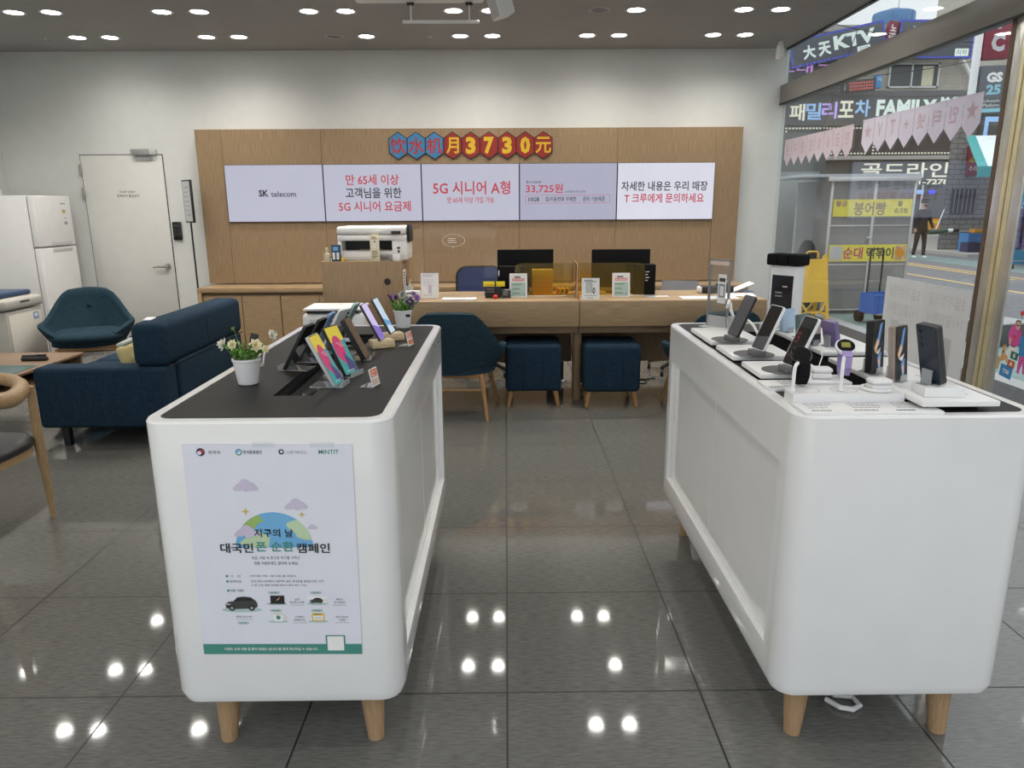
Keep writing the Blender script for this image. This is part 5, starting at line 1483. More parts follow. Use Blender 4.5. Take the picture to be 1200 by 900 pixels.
# right table: boards with dark phones on grey docks -----------------------
BL = ['far white display board with dark phone on the right table', 'middle white display board with dark phone on the right table', 'near white display board with dark phone on the right table']
for k, (x0, x1, y0, y1, px, py, yaw, lab, fr) in enumerate(((0.752, 0.945, 0.63, 0.93, 0.828, 0.63, -79, 'far dark phone on grey dock leaning back, right table', 'screen_grey'),
                                       (0.750, 0.950, 0.36, 0.56, 0.828, 0.36, -79, 'middle dark phone with white frame on grey dock, right table', 'screen_dark'),
                                       (0.752, 0.955, 0.10, 0.28, 0.838, 0.115, -81, 'near dark phone with faint red text on grey dock, right table', 'screen_dark'))):
    t = thing('display_board', BL[k], 'display board', ((x0 + x1) / 2, (y0 + y1) / 2, TZ), 0, 'white phone display boards')
    w, l = (x1 - x0) / 2, (y1 - y0) / 2
    B().box(-w, -l, 0.006, w, l, 0.022, 'white_plastic', 0.003, 2).box(-w + 0.02, -l + 0.015, 0.0, w - 0.02, l - 0.015, 0.006, 'black').build('board', t)
    dx, dy = px - (x0 + x1) / 2, py - (y0 + y1) / 2 + 0.02
    b = B(); b.disc(dx, dy + 0.01, 0.066, 1, 'disc_grey', Matrix.Translation((0, 0, 0.0222)), 40); b.rect(dx - 0.04, dy - 0.025, dx - 0.005, dy - 0.022, 2, 'grey_light', Matrix.Translation((0, 0, 0.0222))); b.build('board_disc', t)
    if k == 0:
        b = B(); text_lines(b, Matrix.Translation((0, 0, 0.0222)), -0.07, 0.13, 0.15, 3, 0.018, 0.004, 'grey_light', 1, 130); b.build('board_print', t)
    d = thing('phone_dock', 'grey phone dock on the %s display board' % ('far', 'middle', 'near')[k], 'dock', (px, py + 0.005, TZ + 0.0225), R(yaw), 'grey phone docks')
    B().box(-0.024, -0.02, 0.0, 0.024, 0.022, 0.02, 'dock_grey', 0.003).build('dock_block', d)
    t = thing('smartphone', lab, 'phone', (px, py + 0.005, TZ + 0.0432), R(yaw), 'dark phones on grey docks')
    def red(b, M, w, h, k=k):
        if k == 2:
            b.text('G5', 0.01, 0.02, h=0.022, k=1, mat='maroon', M=M @ Matrix.Rotation(R(90), 4, 'Z'), bold=0.0); b.rect(-0.03, -0.05, 0.0, -0.048, 1, 'maroon', M)
            b.rect(-w * 0.46, h * 0.25, w * 0.46, h * 0.46, 1, 'black_gloss', M)
        if k == 1:
            b.flat([(-w * 0.46, -h * 0.47), (w * 0.46, -h * 0.47), (w * 0.46, -h * 0.16), (-w * 0.46, -h * 0.24)], 1, 'screen_grey', M)
    phone_parts(t, 0.075, 0.155, 0.009, R(24), 'charcoal', fr, 0.0, 'black' if k == 0 else 'phone_white', True, red)
# info sheet in front of near board
t = thing('info_plate', 'thin white info plate in front of the near display board', 'info plate', (0.835, 0.03, TZ))
B().box(-0.10, -0.055, 0.0, 0.10, 0.05, 0.008, 'white_plastic', 0.001).build('plate', t)
b = B(); M = Matrix.Translation((0, 0, 0.0082)); b.rect(-0.095, -0.045, -0.07, -0.04, 1, 'black', M); text_lines(b, M, -0.05, 0.035, 0.13, 5, 0.016, 0.005, 'text_grey', 1, 140); text_lines(b, M, -0.095, -0.03, 0.05, 2, 0.01, 0.004, 'black', 1, 141); b.build('plate_print', t)
# pedestal with earbud case
t = thing('pedestal', 'small white pedestal under the earbud case on the right table', 'pedestal', (0.895, 0.0, TZ + 0.0085))
B().box(-0.06, -0.04, 0, 0.062, 0.055, 0.020, 'white_plastic', 0.002).build('block', t)
def earbuds(lab, x, y, z, rz, ringed):
    t = thing('earbud_case', lab, 'earbud case', (x, y, z), R(rz), 'white earbud cases')
    B().box(-0.028, -0.022, 0.0, 0.028, 0.022, 0.017, 'white_plastic', 0.0075, 3).build('case_base', t)
    B().box(-0.028, -0.022, 0.0175, 0.028, 0.022, 0.031, 'white_plastic', 0.0065, 3).build('case_lid', t)
    b = B()
    if ringed:
        b.tube([((0.036 + 0.0015 * (i % 2)) * math.cos(2 * PI * i / 60) - 0.006, (0.034 + 0.0015 * (i % 2)) * math.sin(2 * PI * i / 60), 0.005) for i in range(52)], 0.0045, 'white_plastic', 6); b.build('coiled_tether', t)
    else:
        b.tube([(0.0, 0.022, 0.025), (0.01, 0.03, 0.055), (0.0, 0.035, 0.09)], 0.0018, 'white_plastic', 6); b.tube([(-0.028, 0, 0.02), (-0.035, -0.02, 0.005), (-0.036, -0.038, 0.0)], 0.005, 'white_plastic', 8); b.build('tether', t)
earbuds('white earbud case on the small pedestal behind the black watch', 0.89, 0.015, TZ + 0.029, -6, False)
# watch platform
t = thing('watch_platform', 'white platform carrying two watch stands at the near right table edge', 'platform', (0.90, -0.135, TZ))
b = B(); b.prism([(-0.155, -0.03), (0.135, -0.03), (0.135, 0.066), (-0.12, 0.066), (-0.155, 0.03)], 0.0, 0.028, 'white_plastic'); b.build('block', t)
b = B(); M = Matrix.Translation((0, 0, 0.0282))
for cx in (-0.105, -0.005):
    for i in range(32):
        a0, a1 = 2 * PI * i / 32, 2 * PI * (i + 1) / 32
        q = lambda a, s: (cx + 0.034 * s * math.cos(a), 0.014 + 0.030 * s * math.sin(a))
        b.flat([q(a0, 1), q(a1, 1), q(a1, 0.95), q(a0, 0.95)], 1, 'grey', M)
b.build('ring_print', t)
t = thing('info_strip', 'wide white info strip along the near edge of the right table', 'info plate', (0.912, -0.212, TZ))
b = B(); b.M = Matrix.Translation((0, 0, 0.0)); b.box(-0.172, -0.048, 0.0, 0.172, 0.044, 0.007, 'white_plastic', 0.001); b.build('plate', t)
b = B(); M = Matrix.Translation((0, 0, 0.0072))
for k in range(3):
    text_lines(b, M, -0.15 + k * 0.112, 0.03, 0.08, 3, 0.018, 0.0045, 'text_grey', 1, 150 + k); text_lines(b, M, -0.15 + k * 0.105, -0.03, 0.075, 1, 0.02, 0.006, 'black', 1, 160 + k)
b.build('plate_print', t)

def watch(lab, slab_, sx, sy, bx, by, bz, body, strap, face, yaw):
    st = thing('watch_stand', slab_, 'watch stand', (sx, sy, TZ + 0.0285), 0, 'bent white watch stands')
    dx, dy, dz = bx - sx, by - sy, bz - TZ - 0.0285
    B().tube([(0, 0, 0), (0, 0, dz * 0.75), (dx * 0.06, dy * 0.06, dz * 0.92), (dx * 0.25, dy * 0.25, dz), (dx * 0.5, dy * 0.5, dz)], 0.0048, 'white_plastic', 10).build('bent_tube', st)
    B().lathe([(0.009, 0.0003), (0.009, 0.003), (0.005, 0.004)], (0, 0, 0), 'white_plastic', 16).build('foot', st)
    t = thing('smartwatch', lab, 'watch', (bx, by, bz), R(yaw), 'smartwatches on stands')
    T = Matrix.Translation((0, 0, 0.012)) @ Matrix.Rotation(R(38), 4, 'X')
    b = B(); b.lathe([(0.018, -0.006), (0.022, -0.004), (0.0235, 0.0), (0.0235, 0.005), (0.0205, 0.007)], (0, 0, 0), body, 28, T); b.build('watch_case', t)
    b = B(); b.disc(0, 0, 0.020, 1, 'black_gloss', T @ Matrix.Translation((0, 0, 0.0071)), 28)
    if face: b.rect(-0.010, -0.006, 0.010, 0.010, 2, face, T @ Matrix.Translation((0, 0, 0.0071)))
    b.build('watch_face', t)
    b = B()
    path = [(-0.018, 0.006), (-0.028, -0.006), (-0.028, -0.03), (-0.016, -0.05), (0.004, -0.052), (0.014, -0.04), (0.018, -0.01), (0.0155, 0.012)]
    for i in range(len(path) - 1):
        (y0, z0), (y1, z1) = path[i], path[i + 1]
        v = [(-0.011, y0, z0), (0.011, y0, z0), (0.011, y1, z1), (-0.011, y1, z1)]
        n_ = Vector((0, z1 - z0, -(y1 - y0))).normalized() * 0.0028
        v2 = [(p[0], p[1] + n_.y, p[2] + n_.z) for p in v]
        b.add(v + v2, [(0, 1, 2, 3), (7, 6, 5, 4), (0, 4, 5, 1), (1, 5, 6, 2), (2, 6, 7, 3), (3, 7, 4, 0)], strap)
    b.build('watch_strap', t)
    t.scale = (1.18, 1.18, 1.18)
watch('black smartwatch with black strap on the left bent stand', 'left bent white stand holding the black watch', 0.757, -0.128, 0.80, -0.06, TZ + 0.095, 'black_gloss', 'black_soft', None, 0)
watch('smartwatch with lilac strap on the right bent stand', 'right bent white stand holding the lilac watch', 0.882, -0.130, 0.955, 0.02, TZ + 0.10, 'phone_white', 'strap_lilac', 'watch_yellow', -12)
earbuds('white earbud case with coiled tether on the platform front', 0.985, -0.125, TZ + 0.0285, 4, True)
# boards and foldables on the window side
t = thing('display_board', 'near long white display board on the window side of right table', 'display board', (1.135, 0.02, TZ), 0, 'white phone display boards')
B().box(-0.098, -0.265, 0.014, 0.095, 0.28, 0.028, 'white_plastic', 0.002).box(-0.07, -0.22, 0.0, 0.07, 0.26, 0.014, 'black').build('board', t)
b = B(); M = Matrix.Translation((0, 0, 0.0282)); text_lines(b, M @ Matrix.Translation((0.06, -0.17, 0)) @ Matrix.Rotation(R(90), 4, 'Z'), -0.03, 0.02, 0.07, 2, 0.01, 0.004, 'text_grey', 1, 170); text_lines(b, M @ Matrix.Translation((0.06, 0.0, 0)) @ Matrix.Rotation(R(90), 4, 'Z'), -0.03, 0.02, 0.06, 1, 0.01, 0.004, 'text_grey', 1, 171); b.build('board_print', t)
t = thing('display_board', 'far white display board with folded phones on the window side', 'display board', (1.165, 0.62, TZ), 0, 'white phone display boards')
B().box(-0.11, -0.235, 0.014, 0.105, 0.24, 0.028, 'white_plastic', 0.002).box(-0.08, -0.2, 0.0, 0.08, 0.2, 0.014, 'black').build('board', t)
b = B(); M = Matrix.Translation((0, 0, 0.0282)); text_lines(b, M, 0.0, -0.1, 0.08, 2, 0.03, 0.004, 'grey_light', 1, 172); b.build('board_print', t)
BZ = TZ + 0.0285
def foldable(lab, x, y, yaw, w, h, th, tilt, back, edge, front, pic, group, z=None, cams=False, split=False):
    t = thing('foldable_phone', lab, 'phone', (x, y, z or BZ), R(yaw), group)
    M0 = Matrix.Rotation(PI / 2 - tilt, 4, 'X')
    half = th / 2
    for k in (0, 1):
        Mb = Matrix.Translation((0, 0, 0.003 + math.sin(tilt) * th)) @ M0 @ Matrix.Translation((0, h / 2, -half * (k + 1) + 0.0004))
        B().prism(rrect(-w / 2, -h / 2, w / 2, h / 2, 0.006, 4), 0, half - 0.0008, edge, Mb).build('phone_half', t)
    Mb = Matrix.Translation((0, 0, 0.003 + math.sin(tilt) * th)) @ M0 @ Matrix.Translation((0, h / 2, 0))
    b = B(); M = Mb @ Matrix.Translation((0, 0, 0.0002)); b.flat(rrect(-w / 2 + 0.002, -h / 2 + 0.002, w / 2 - 0.002, h / 2 - 0.002, 0.005, 4), 0, front, M)
    if pic: pic(b, M, w, h)
    if split: b.rect(-w / 2 + 0.002, -h / 2 + 0.002, w / 2 - 0.002, -h * 0.1, 1, 'charcoal', M)
    b.build('cover_screen', t)
    Mk = Mb @ Matrix.Translation((0, 0, -th - 0.0002)) @ Matrix.Rotation(PI, 4, 'Y')
    b = B(); b.flat(rrect(-w / 2 + 0.001, -h / 2 + 0.001, w / 2 - 0.001, h / 2 - 0.001, 0.005, 4), 0, back, Mk); b.build('phone_back', t)
    if cams:
        b = B()
        for k in range(3): b.lathe([(0.0055, 0.0), (0.0055, 0.0015), (0.0, 0.0015)], (-w / 2 + 0.012, h / 2 - 0.02 - k * 0.017, 0.0), 'black_gloss', 14, Mk)
        b.build('camera_lens', t)
    b = B()
    b.box(-0.016, -0.012, 0.0, 0.016, th + 0.03, 0.0025, 'acrylic_edge'); b.box(-0.016, -0.008, 0.0, 0.016, -0.005, 0.02, 'acrylic_edge'); b.box(-0.016, th + 0.012, 0.0, 0.016, th + 0.016, 0.04, 'acrylic_edge')
    b.build('acrylic_clip', t)
FG = 'tall folded phones on the window side board'
foldable('tall black folded phone with wave wallpaper by the window', 1.073, 0.06, 35, 0.067, 0.150, 0.019, R(4), 'black', 'black', 'screen_dark', pic_wave, FG)
foldable('tall bronze folded phone with wave wallpaper by the window', 1.092, -0.035, 35, 0.067, 0.150, 0.019, R(6), 'phone_bronze', 'phone_bronze', 'screen_dark', pic_wave, FG)
foldable('tall navy folded phone with cameras leaning on white block', 1.112, -0.165, 102, 0.067, 0.155, 0.019, R(14), 'phone_navy', 'charcoal', 'screen_dark', None, FG, BZ + 0.0255, True)
t = thing('phone_block', 'white block under the tall navy folded phone', 'block', (1.118, -0.175, BZ), R(-4))
B().box(-0.055, -0.035, 0.0, 0.045, 0.04, 0.025, 'white_plastic', 0.002).build('block', t)
FF = 'small folded phones on the far window side board'
foldable('small pink folded phone with dark lower half on far board', 1.075, 0.50, 32, 0.072, 0.084, 0.016, R(7), 'phone_pink', 'phone_bronze', 'phone_pink', None, FF, None, False, True)
foldable('small purple folded phone leaning back on the far board', 1.14, 0.49, 102, 0.072, 0.086, 0.016, R(14), 'phone_lilac', 'phone_lilac', 'phone_lilac', None, FF)
foldable('small dark green folded phone behind the pink one', 1.10, 0.64, 32, 0.072, 0.084, 0.016, R(7), 'phone_green', 'phone_green', 'phone_green', None, FF)
foldable('small pale blue folded phone farthest on the far board', 1.09, 0.77, 32, 0.072, 0.084, 0.016, R(7), 'phone_sky', 'phone_sky', 'phone_sky', None, FF)

# light box stand with black bar on top
t = thing('audio_display_stand', 'tall white display tower with black soundbar head on right table', 'display stand', (1.145, 0.98, TZ), R(-52))
B().box(-0.075, -0.055, 0.0, 0.075, 0.055, 0.03, 'white_plastic', 0.003).build('stand_base', t)
B().box(-0.058, -0.028, 0.03, 0.058, 0.030, 0.265, 'white_plastic', 0.003).build('stand_body', t)
b = B(); M = face_y(0, -0.0284, 0.145); b.rect(-0.048, -0.105, 0.046, 0.082, 0, 'black_gloss', M); b.rect(0.0, 0.035, 0.022, 0.040, 1, 'phone_pink', M); text_lines(b, M, -0.03, 0.015, 0.045, 2, 0.014, 0.006, 'grey', 1, 180); b.rect(-0.005, -0.055, 0.02, -0.05, 1, 'orange', M); text_lines(b, M, -0.035, -0.06, 0.06, 2, 0.012, 0.003, 'grey', 1, 181); b.build('poster_panel', t)
for k in range(3):
    B().box(-0.072 + k * 0.048, -0.045, 0.266, -0.026 + k * 0.048, 0.045, 0.312, 'black_soft', 0.008, 3).build('bar_segment', t)
# clear sign holder in grey frame at the far end
t = thing('sign_holder', 'grey framed clear sign holder standing at far end of right table', 'sign holder', (0.895, 1.06, TZ), R(-58))
B().box(-0.06, -0.045, 0.0, 0.06, 0.045, 0.005, 'grey_light', 0.001).build('foot_plate', t)
b = B()
for x in (-0.056, 0.05):
    b.box(x, -0.005, 0.005, x + 0.006, 0.005, 0.285, 'steel_grey')
b.box(-0.056, -0.005, 0.279, 0.056, 0.005, 0.285, 'steel_grey'); b.box(-0.05, -0.004, 0.262, 0.05, 0.004, 0.279, 'phone_pink'); b.box(-0.05, -0.004, 0.005, 0.05, 0.004, 0.05, 'grey_light')
b.build('frame', t)
B().box(-0.05, -0.002, 0.05, 0.05, 0.002, 0.262, 'acrylic').build('clear_panel', t)
b = B(); M = face_y(0.018, -0.0024, 0.165); b.rect(-0.022, -0.06, 0.022, 0.06, 1, 'price_white', M); b.rect(-0.016, -0.035, 0.016, 0.02, 2, 'text_grey', M); b.rect(-0.01, -0.028, 0.01, 0.012, 3, 'price_white', M); b.rect(-0.016, 0.03, 0.016, 0.045, 2, 'charcoal', M); b.build('label_print', t)
t = thing('watch_display', 'white watch pod with tether behind the far dark phone', 'watch stand', (0.915, 0.90, TZ + 0.0225))
B().box(-0.022, -0.02, 0.0, 0.022, 0.02, 0.05, 'acrylic_edge', 0.004).build('pod', t)
B().tube([(-0.03, 0, 0.085), (-0.03, -0.012, 0.10), (-0.024, 0.0, 0.112), (-0.014, 0.01, 0.10), (-0.014, 0.0, 0.075), (-0.004, 0.0, 0.05)], 0.006, 'white_plastic', 8).build('band', t)
B().tube([(0.02, 0, 0.06), (0.032, -0.04, 0.05), (0.045, -0.10, 0.03), (0.05, -0.14, 0.004)], 0.005, 'white_plastic', 8).build('tether', t)

# ------------------------------------------------------------------ glass shopfront on the right
plain('asphalt', (0.1615, 0.1615, 0.1700), 0.85, v=0.25, scale=14)
plain('pavement', (0.0480, 0.0480, 0.0504), 0.85, v=0.35, scale=30)
plain('bounce_ground', (0.82, 0.76, 0.62), 0.8)  # made-up warm pale ground colour, set bright to bounce light indoors
plain('kerb', (0.36, 0.36, 0.36), 0.8)
plain('green_paving', (0.19, 0.26, 0.245), 0.8, v=0.15)
plain('road_yellow', (0.62, 0.42, 0.17), 0.8)
plain('road_white', (0.6, 0.6, 0.6), 0.8)
tiles('facade_tile', 0.9, (0.42, 0.39, 0.33), (0.50, 0.47, 0.40), (0.33, 0.31, 0.27), 0.7, (1, 1, 1), 0.012, 0.5, 0.45)
tiles('stone_brick', 0.42, (0.20, 0.20, 0.20), (0.34, 0.33, 0.33), (0.12, 0.12, 0.12), 0.8, (2, 2, 2), 0.012, 0.5, 0.16)
for _n in ('facade_tile', 'stone_brick'):
    _t = MATS[_n].node_tree
    for _l in list(_t.links):
        if _l.to_node.type == 'TEX_BRICK' and _l.to_socket.name == 'Vector':
            _m = _t.nodes.new('ShaderNodeMapping'); _m.inputs['Rotation'].default_value = (PI / 2, 0, 0)
            _t.links.new(_l.from_socket, _m.inputs[0]); _t.links.new(_m.outputs[0], _l.to_socket)
plain('sign_black', (0.035, 0.036, 0.04), 0.6)
plain('sign_charcoal', (0.085, 0.088, 0.092), 0.6)
plain('door_grey', (0.23, 0.245, 0.245), 0.55)
plain('wall_dark', (0.095, 0.105, 0.108), 0.6)
plain('window_dark', (0.05, 0.06, 0.065), 0.12)
plain('alu', (0.62, 0.62, 0.61), 0.35, 0.5)
plain('concrete', (0.42, 0.40, 0.37), 0.8)
plain('tank_blue', (0.10, 0.22, 0.42), 0.5)
plain('sign_slate', (0.09, 0.10, 0.12), 0.5)
plain('gs_blue', (0.25, 0.55, 0.66), 0.5)
plain('awning_teal', (0.05, 0.33, 0.33), 0.7)
plain('awning_white', (0.72, 0.78, 0.78), 0.7)
plain('banner_yellow', (0.78, 0.68, 0.10), 0.6)
plain('banner_brown', (0.30, 0.22, 0.12), 0.6)
plain('banner_ink', (0.05, 0.05, 0.06), 0.6)
plain('banner_pink', (0.55, 0.07, 0.16), 0.6)
plain('banner_purple', (0.22, 0.07, 0.26), 0.6)
plain('food_orange', (0.62, 0.38, 0.25), 0.6, v=0.4, scale=25)
plain('aframe_yellow', (0.80, 0.48, 0.05), 0.45)
plain('crate_blue', (0.035, 0.14, 0.50), 0.45)
plain('crate_sky', (0.04, 0.22, 0.50), 0.5)
plain('crate_navy', (0.015, 0.03, 0.09), 0.5)
plain('sheet_metal', (0.50, 0.53, 0.57), 0.4, 0.3)
plain('hydrant_brown', (0.11, 0.045, 0.035), 0.6)
plain('wall_blue', (0.05, 0.36, 0.62), 0.6)
plain('awning_red', (0.62, 0.05, 0.09), 0.6)
plain('cloth_pattern', (0.11, 0.10, 0.22), 0.9, v=0.7, scale=22)
plain('cloth_peach', (0.60, 0.28, 0.20), 0.9)
plain('cloth_white', (0.55, 0.55, 0.58), 0.9, v=0.4, scale=25)
plain('blower_green', (0.03, 0.07, 0.045), 0.5)
plain('shoe_white', (0.75, 0.75, 0.75), 0.6)
plain('pink_figure', (0.62, 0.09, 0.34), 0.6)
plain('skin_figure', (0.72, 0.42, 0.34), 0.6)
plain('dog_tan', (0.62, 0.36, 0.16), 0.6)
plain('fig_white', (0.8, 0.8, 0.78), 0.6)
plain('fig_green', (0.02, 0.14, 0.09), 0.6)
plain('fig_red', (0.60, 0.05, 0.04), 0.6)
plain('fig_orange', (0.52, 0.13, 0.06), 0.6)
plain('fig_blue', (0.05, 0.25, 0.56), 0.6)

def glass_pane(name, y0, y1, z0, z1):
    b = B(); b.box(2.846, y0, z0, 2.854, y1, z1, 'window_glass'); return struct(b, name)
glass_pane('window_1', 2.425, 4.10, 0.02, 2.47)
glass_pane('window_2', 4.106, 5.9, 0.02, 2.47)
glass_pane('window_3', 0.2, 5.9, 2.65, 2.985)
glass_pane('door_2', -1.6, 2.138, 0.02, 2.47)
b = B(); b.box(2.845, 2.385, 0.0, 2.86, 2.42, 2.47, 'bronze'); struct(b, 'trim_2')
b = B(); b.box(2.847, 2.302, 0.0, 2.862, 2.384, 2.47, 'pillar_silver', 0.002); b.box(2.840, 2.268, 0.0, 2.862, 2.30, 2.47, 'brass', 0.003); b.box(2.85, 2.256, 0, 2.86, 2.268, 2.47, 'black'); b.box(2.840, 2.222, 0.0, 2.862, 2.255, 2.47, 'brass', 0.003); b.box(2.847, 2.14, 0.0, 2.862, 2.22, 2.47, 'pillar_silver', 0.002); struct(b, 'trim_3')
b = B(); b.box(2.82, 2.42, 0.0, 2.90, 5.9, 0.025, 'steel_grey'); b.box(2.82, -1.6, 0.0, 2.90, 2.12, 0.02, 'steel_grey'); struct(b, 'trim_4')
# glass is held off from the door rail: brass hinges on the pillar
FX = lambda y, z, o=0.0: Matrix.Translation((2.8445 - o, y, z)) @ Matrix.Rotation(-PI / 2, 4, 'Z') @ Matrix.Rotation(PI / 2, 4, 'X')
STAR = [((1 if i % 2 == 0 else 0.42) * math.sin(PI * i / 5), (1 if i % 2 == 0 else 0.42) * math.cos(PI * i / 5)) for i in range(10)]
def bunting(label, ya, yb, z, chars, mat):
    """ya far end, yb near end; chars listed from the near end, read from the street"""
    n = len(chars); w = (ya - yb) / n
    t = thing('window_bunting', label, 'bunting', (0, 0, 0))
    for i, ch in enumerate(chars):
        yc = yb + w * (i + 0.5)
        M = FX(yc, z)
        f = B().prism([(-w * 0.485, -0.175), (0, -0.255), (w * 0.485, -0.175), (w * 0.485, 0), (-w * 0.485, 0)], 0.0, 0.0012, mat, M).build('flag', t)
        b = B(); M2 = M @ Matrix.Translation((0, 0, 0.0013))
        if ch == '★': b.flat([(p[0] * 0.062, p[1] * 0.062 - 0.095) for p in STAR], 1, 'bunting_text', M2)
        else: b.text(ch, 0, -0.095, h=0.105 if ord(ch) > 999 or ch.isalnum() else 0.06, w=0.09 if ord(ch) > 999 else (0.07 if ch.isalnum() else 0.06), k=1, mat='bunting_text', M=M2, bold=0.03, mirror=True)
        b.build('flag_letter', f)
    M = FX((ya + yb) / 2, z)
    B().box(-(ya - yb) / 2, -0.004, 0.0014, (ya - yb) / 2, 0.002, 0.003, mat, M=M).build('string', t)
bunting('lilac grey bunting with stars on the glass, nearer the mullion', 4.078, 2.584, 2.116, '★인터넷+TV★', 'bunting')
bunting('pinkish grey bunting without stars on the glass, by the wall corner', 5.73, 4.235, 2.104, '현금60만원지원', 'bunting_pink')
for k, (y0, y1) in enumerate(((2.93, 3.445), (2.36 + 0.07, 2.925))):
    t = thing('window_poster', ['left white poster seen from behind on the shop glass', 'right white poster seen from behind on the shop glass, beside the mullion'][k], 'poster', (0, 0, 0), 0, 'white posters on the shop glass')
    M = FX((y0 + y1) / 2, 0.52); w = (y1 - y0) / 2
    B().box(-w, -0.45, 0, w, 0.435, 0.001, 'film_white', M=M).build('poster_sheet', t)
    b = B(); M2 = M @ Matrix.Translation((0, 0, 0.0011))
    b.text('5월가정의달', 0, 0.34, w=w * 1.6, h=0.085, k=1, mat='film_text', M=M2, bold=0.01, mirror=True)
    b.text('1+1할인행사', 0, 0.22, w=w * 1.6, h=0.085, k=1, mat='film_text', M=M2, bold=0.01, mirror=True)
    b.rect(-w * 0.5, -0.12, -w * 0.1, 0.13, 1, 'film_text', M2); b.rect(w * 0.05, -0.12, w * 0.45, 0.11, 1, 'film_text', M2); b.text('50%', w * 0.2, -0.2, h=0.06, k=1, mat='film_text', M=M2, mirror=True)
    b.build('poster_print', t)
# sticker family low on the door glass
t = thing('window_sticker', 'colourful sticker of cartoon people and a tan dog on the door glass', 'sticker', (0, 0, 0))
M = FX(1.93, 0.72)
b = B(); b.M = M
b.disc(-0.075, 0.035, 0.052, 2, 'pink_figure', n=28, ry=0.065); b.disc(-0.06, 0.095, 0.02, 3, 'skin_figure', n=20, ry=0.024); b.disc(-0.062, 0.108, 0.022, 2, 'charcoal', n=18, ry=0.018); b.rect(-0.075, 0.092, -0.047, 0.098, 4, 'charcoal')
b.flat([(-0.105, -0.02), (-0.045, -0.025), (-0.05, -0.10), (-0.07, -0.10), (-0.08, -0.055), (-0.10, -0.10), (-0.12, -0.095)], 2, 'fig_white'); b.disc(-0.075, 0.03, 0.012, 4, 'fig_red', n=14); b.disc(-0.105, 0.0, 0.010, 4, 'skin_figure', n=12, ry=0.022)
b.flat([(-0.045, 0.16), (-0.042, 0.16), (-0.04, 0.05), (-0.044, 0.05)], 2, 'fig_green'); b.disc(-0.043, 0.165, 0.014, 3, 'fig_red', n=14)
b.build('pink_person', t)
b = B(); b.M = M
b.flat([(-0.03, 0.04), (0.045, 0.05), (0.06, -0.06), (-0.02, -0.07)], 5, 'fig_blue'); b.disc(0.012, 0.075, 0.02, 6, 'skin_figure', n=18); b.disc(0.012, 0.092, 0.022, 5, 'black', n=18, ry=0.014); b.flat([(-0.015, -0.07), (0.055, -0.06), (0.05, -0.16), (0.03, -0.16), (0.02, -0.1), (0.0, -0.17), (-0.015, -0.16)], 5, 'pink_figure')
b.build('blue_person', t)
b = B(); b.M = M
b.flat([(-0.185, -0.175), (-0.168, -0.175), (-0.16, -0.13), (-0.12, -0.11), (-0.115, -0.13), (-0.10, -0.12), (-0.105, -0.09), (-0.13, -0.075), (-0.128, -0.035), (-0.134, -0.02), (-0.14, -0.04), (-0.15, -0.025), (-0.155, -0.045), (-0.16, -0.08), (-0.165, -0.105), (-0.19, -0.10), (-0.185, -0.12)], 3, 'dog_tan'); b.disc(-0.148, -0.07, 0.006, 4, 'black', n=10)
b.build('dog', t)
for cx, cy, s, mt, ch in ((-0.052, -0.075, 0.03, 'fig_green', '공'), (-0.068, -0.125, 0.03, 'fig_orange', 'A'), (-0.10, -0.175, 0.05, 'fig_blue', 'SKT')):
    b = B(); b.M = M @ Matrix.Translation((cx, cy, 0)) @ Matrix.Rotation(R(-6), 4, 'Z'); b.rect(-s, -s * 0.7, s, s * 0.7, 6, mt); b.text(ch, 0, 0, h=0.024, k=7, mat='fig_white', bold=0.04, mirror=True); b.build('word_card', t)

# ------------------------------------------------------------------ street outside
b = B(); b.box(2.95, -30, -0.20, 60, 70, -0.12, 'asphalt'); b.box(-30, -30, -0.20, 2.95, -2.15, -0.12, 'asphalt'); struct(b, 'ground')
b = B(); b.box(2.95, -12, -0.119, 4.52, 9.6, -0.112, 'pavement'); struct(b, 'floor_pavement')
b = B(); b.box(4.52, -12, -0.119, 4.72, 9.6, -0.108, 'kerb'); b.box(14.0, 20.2, -0.119, 26, 36, -0.02, 'concrete'); struct(b, 'trim_kerb')
b = B(); b.box(4.72, -12, -0.119, 6.6, 30, -0.114, 'green_paving'); b.box(12.05, -12, -0.119, 13.3, 30, -0.114, 'green_paving'); struct(b, 'floor_paving')
b = B()
for x, y0, y1 in ((9.4, 2, 16), (10.85, 13.5, 19.5), (11.15, 13.0, 19.5)):
    b.box(x - 0.06, y0, -0.119, x + 0.06, y1, -0.113, 'road_yellow')
struct(b, 'trim_roadline')

b = B(); b.box(-12, -14, -0.119, 0.3, -2.15, -0.02, 'bounce_ground'); struct(b, 'floor_bounce')  # unseen slab behind the camera, added to reflect warm light onto the left table

# main building across the street
YF = 36.0
t = thing('commercial_building', 'beige tiled building with black signboard floor across the street', 'building', (0, YF, 0))
B().box(6.0, 0, -0.12, 23.2, 9, 9.55, 'facade_tile').build('wall', t)
B().box(5.9, -0.1, 9.55, 23.3, 9, 9.85, 'concrete').build('parapet', t)
B().box(6.0, -0.35, 5.25, 23.1, -0.01, 6.85, 'sign_charcoal', 0.02).build('fascia', t)
B().box(6.0, -0.30, 3.78, 23.1, -0.01, 5.24, 'sign_black').build('window_band', t)
B().box(6.0, -0.5, 3.62, 23.15, -0.01, 3.80, 'concrete').build('ledge', t)
B().box(6.0, -0.12, -0.1, 23.1, -0.01, 3.60, 'wall_dark').build('shop_front', t)
B().box(18.9, -0.14, 0.4, 22.5, -0.121, 2.35, 'window_dark').build('shop_window', t)
for x in (18.9, 20.0, 21.1, 22.4):
    B().box(x - 0.05, -0.18, 0.0, x + 0.05, -0.141, 2.4, 'alu').build('shop_mullion', t)
b = B()
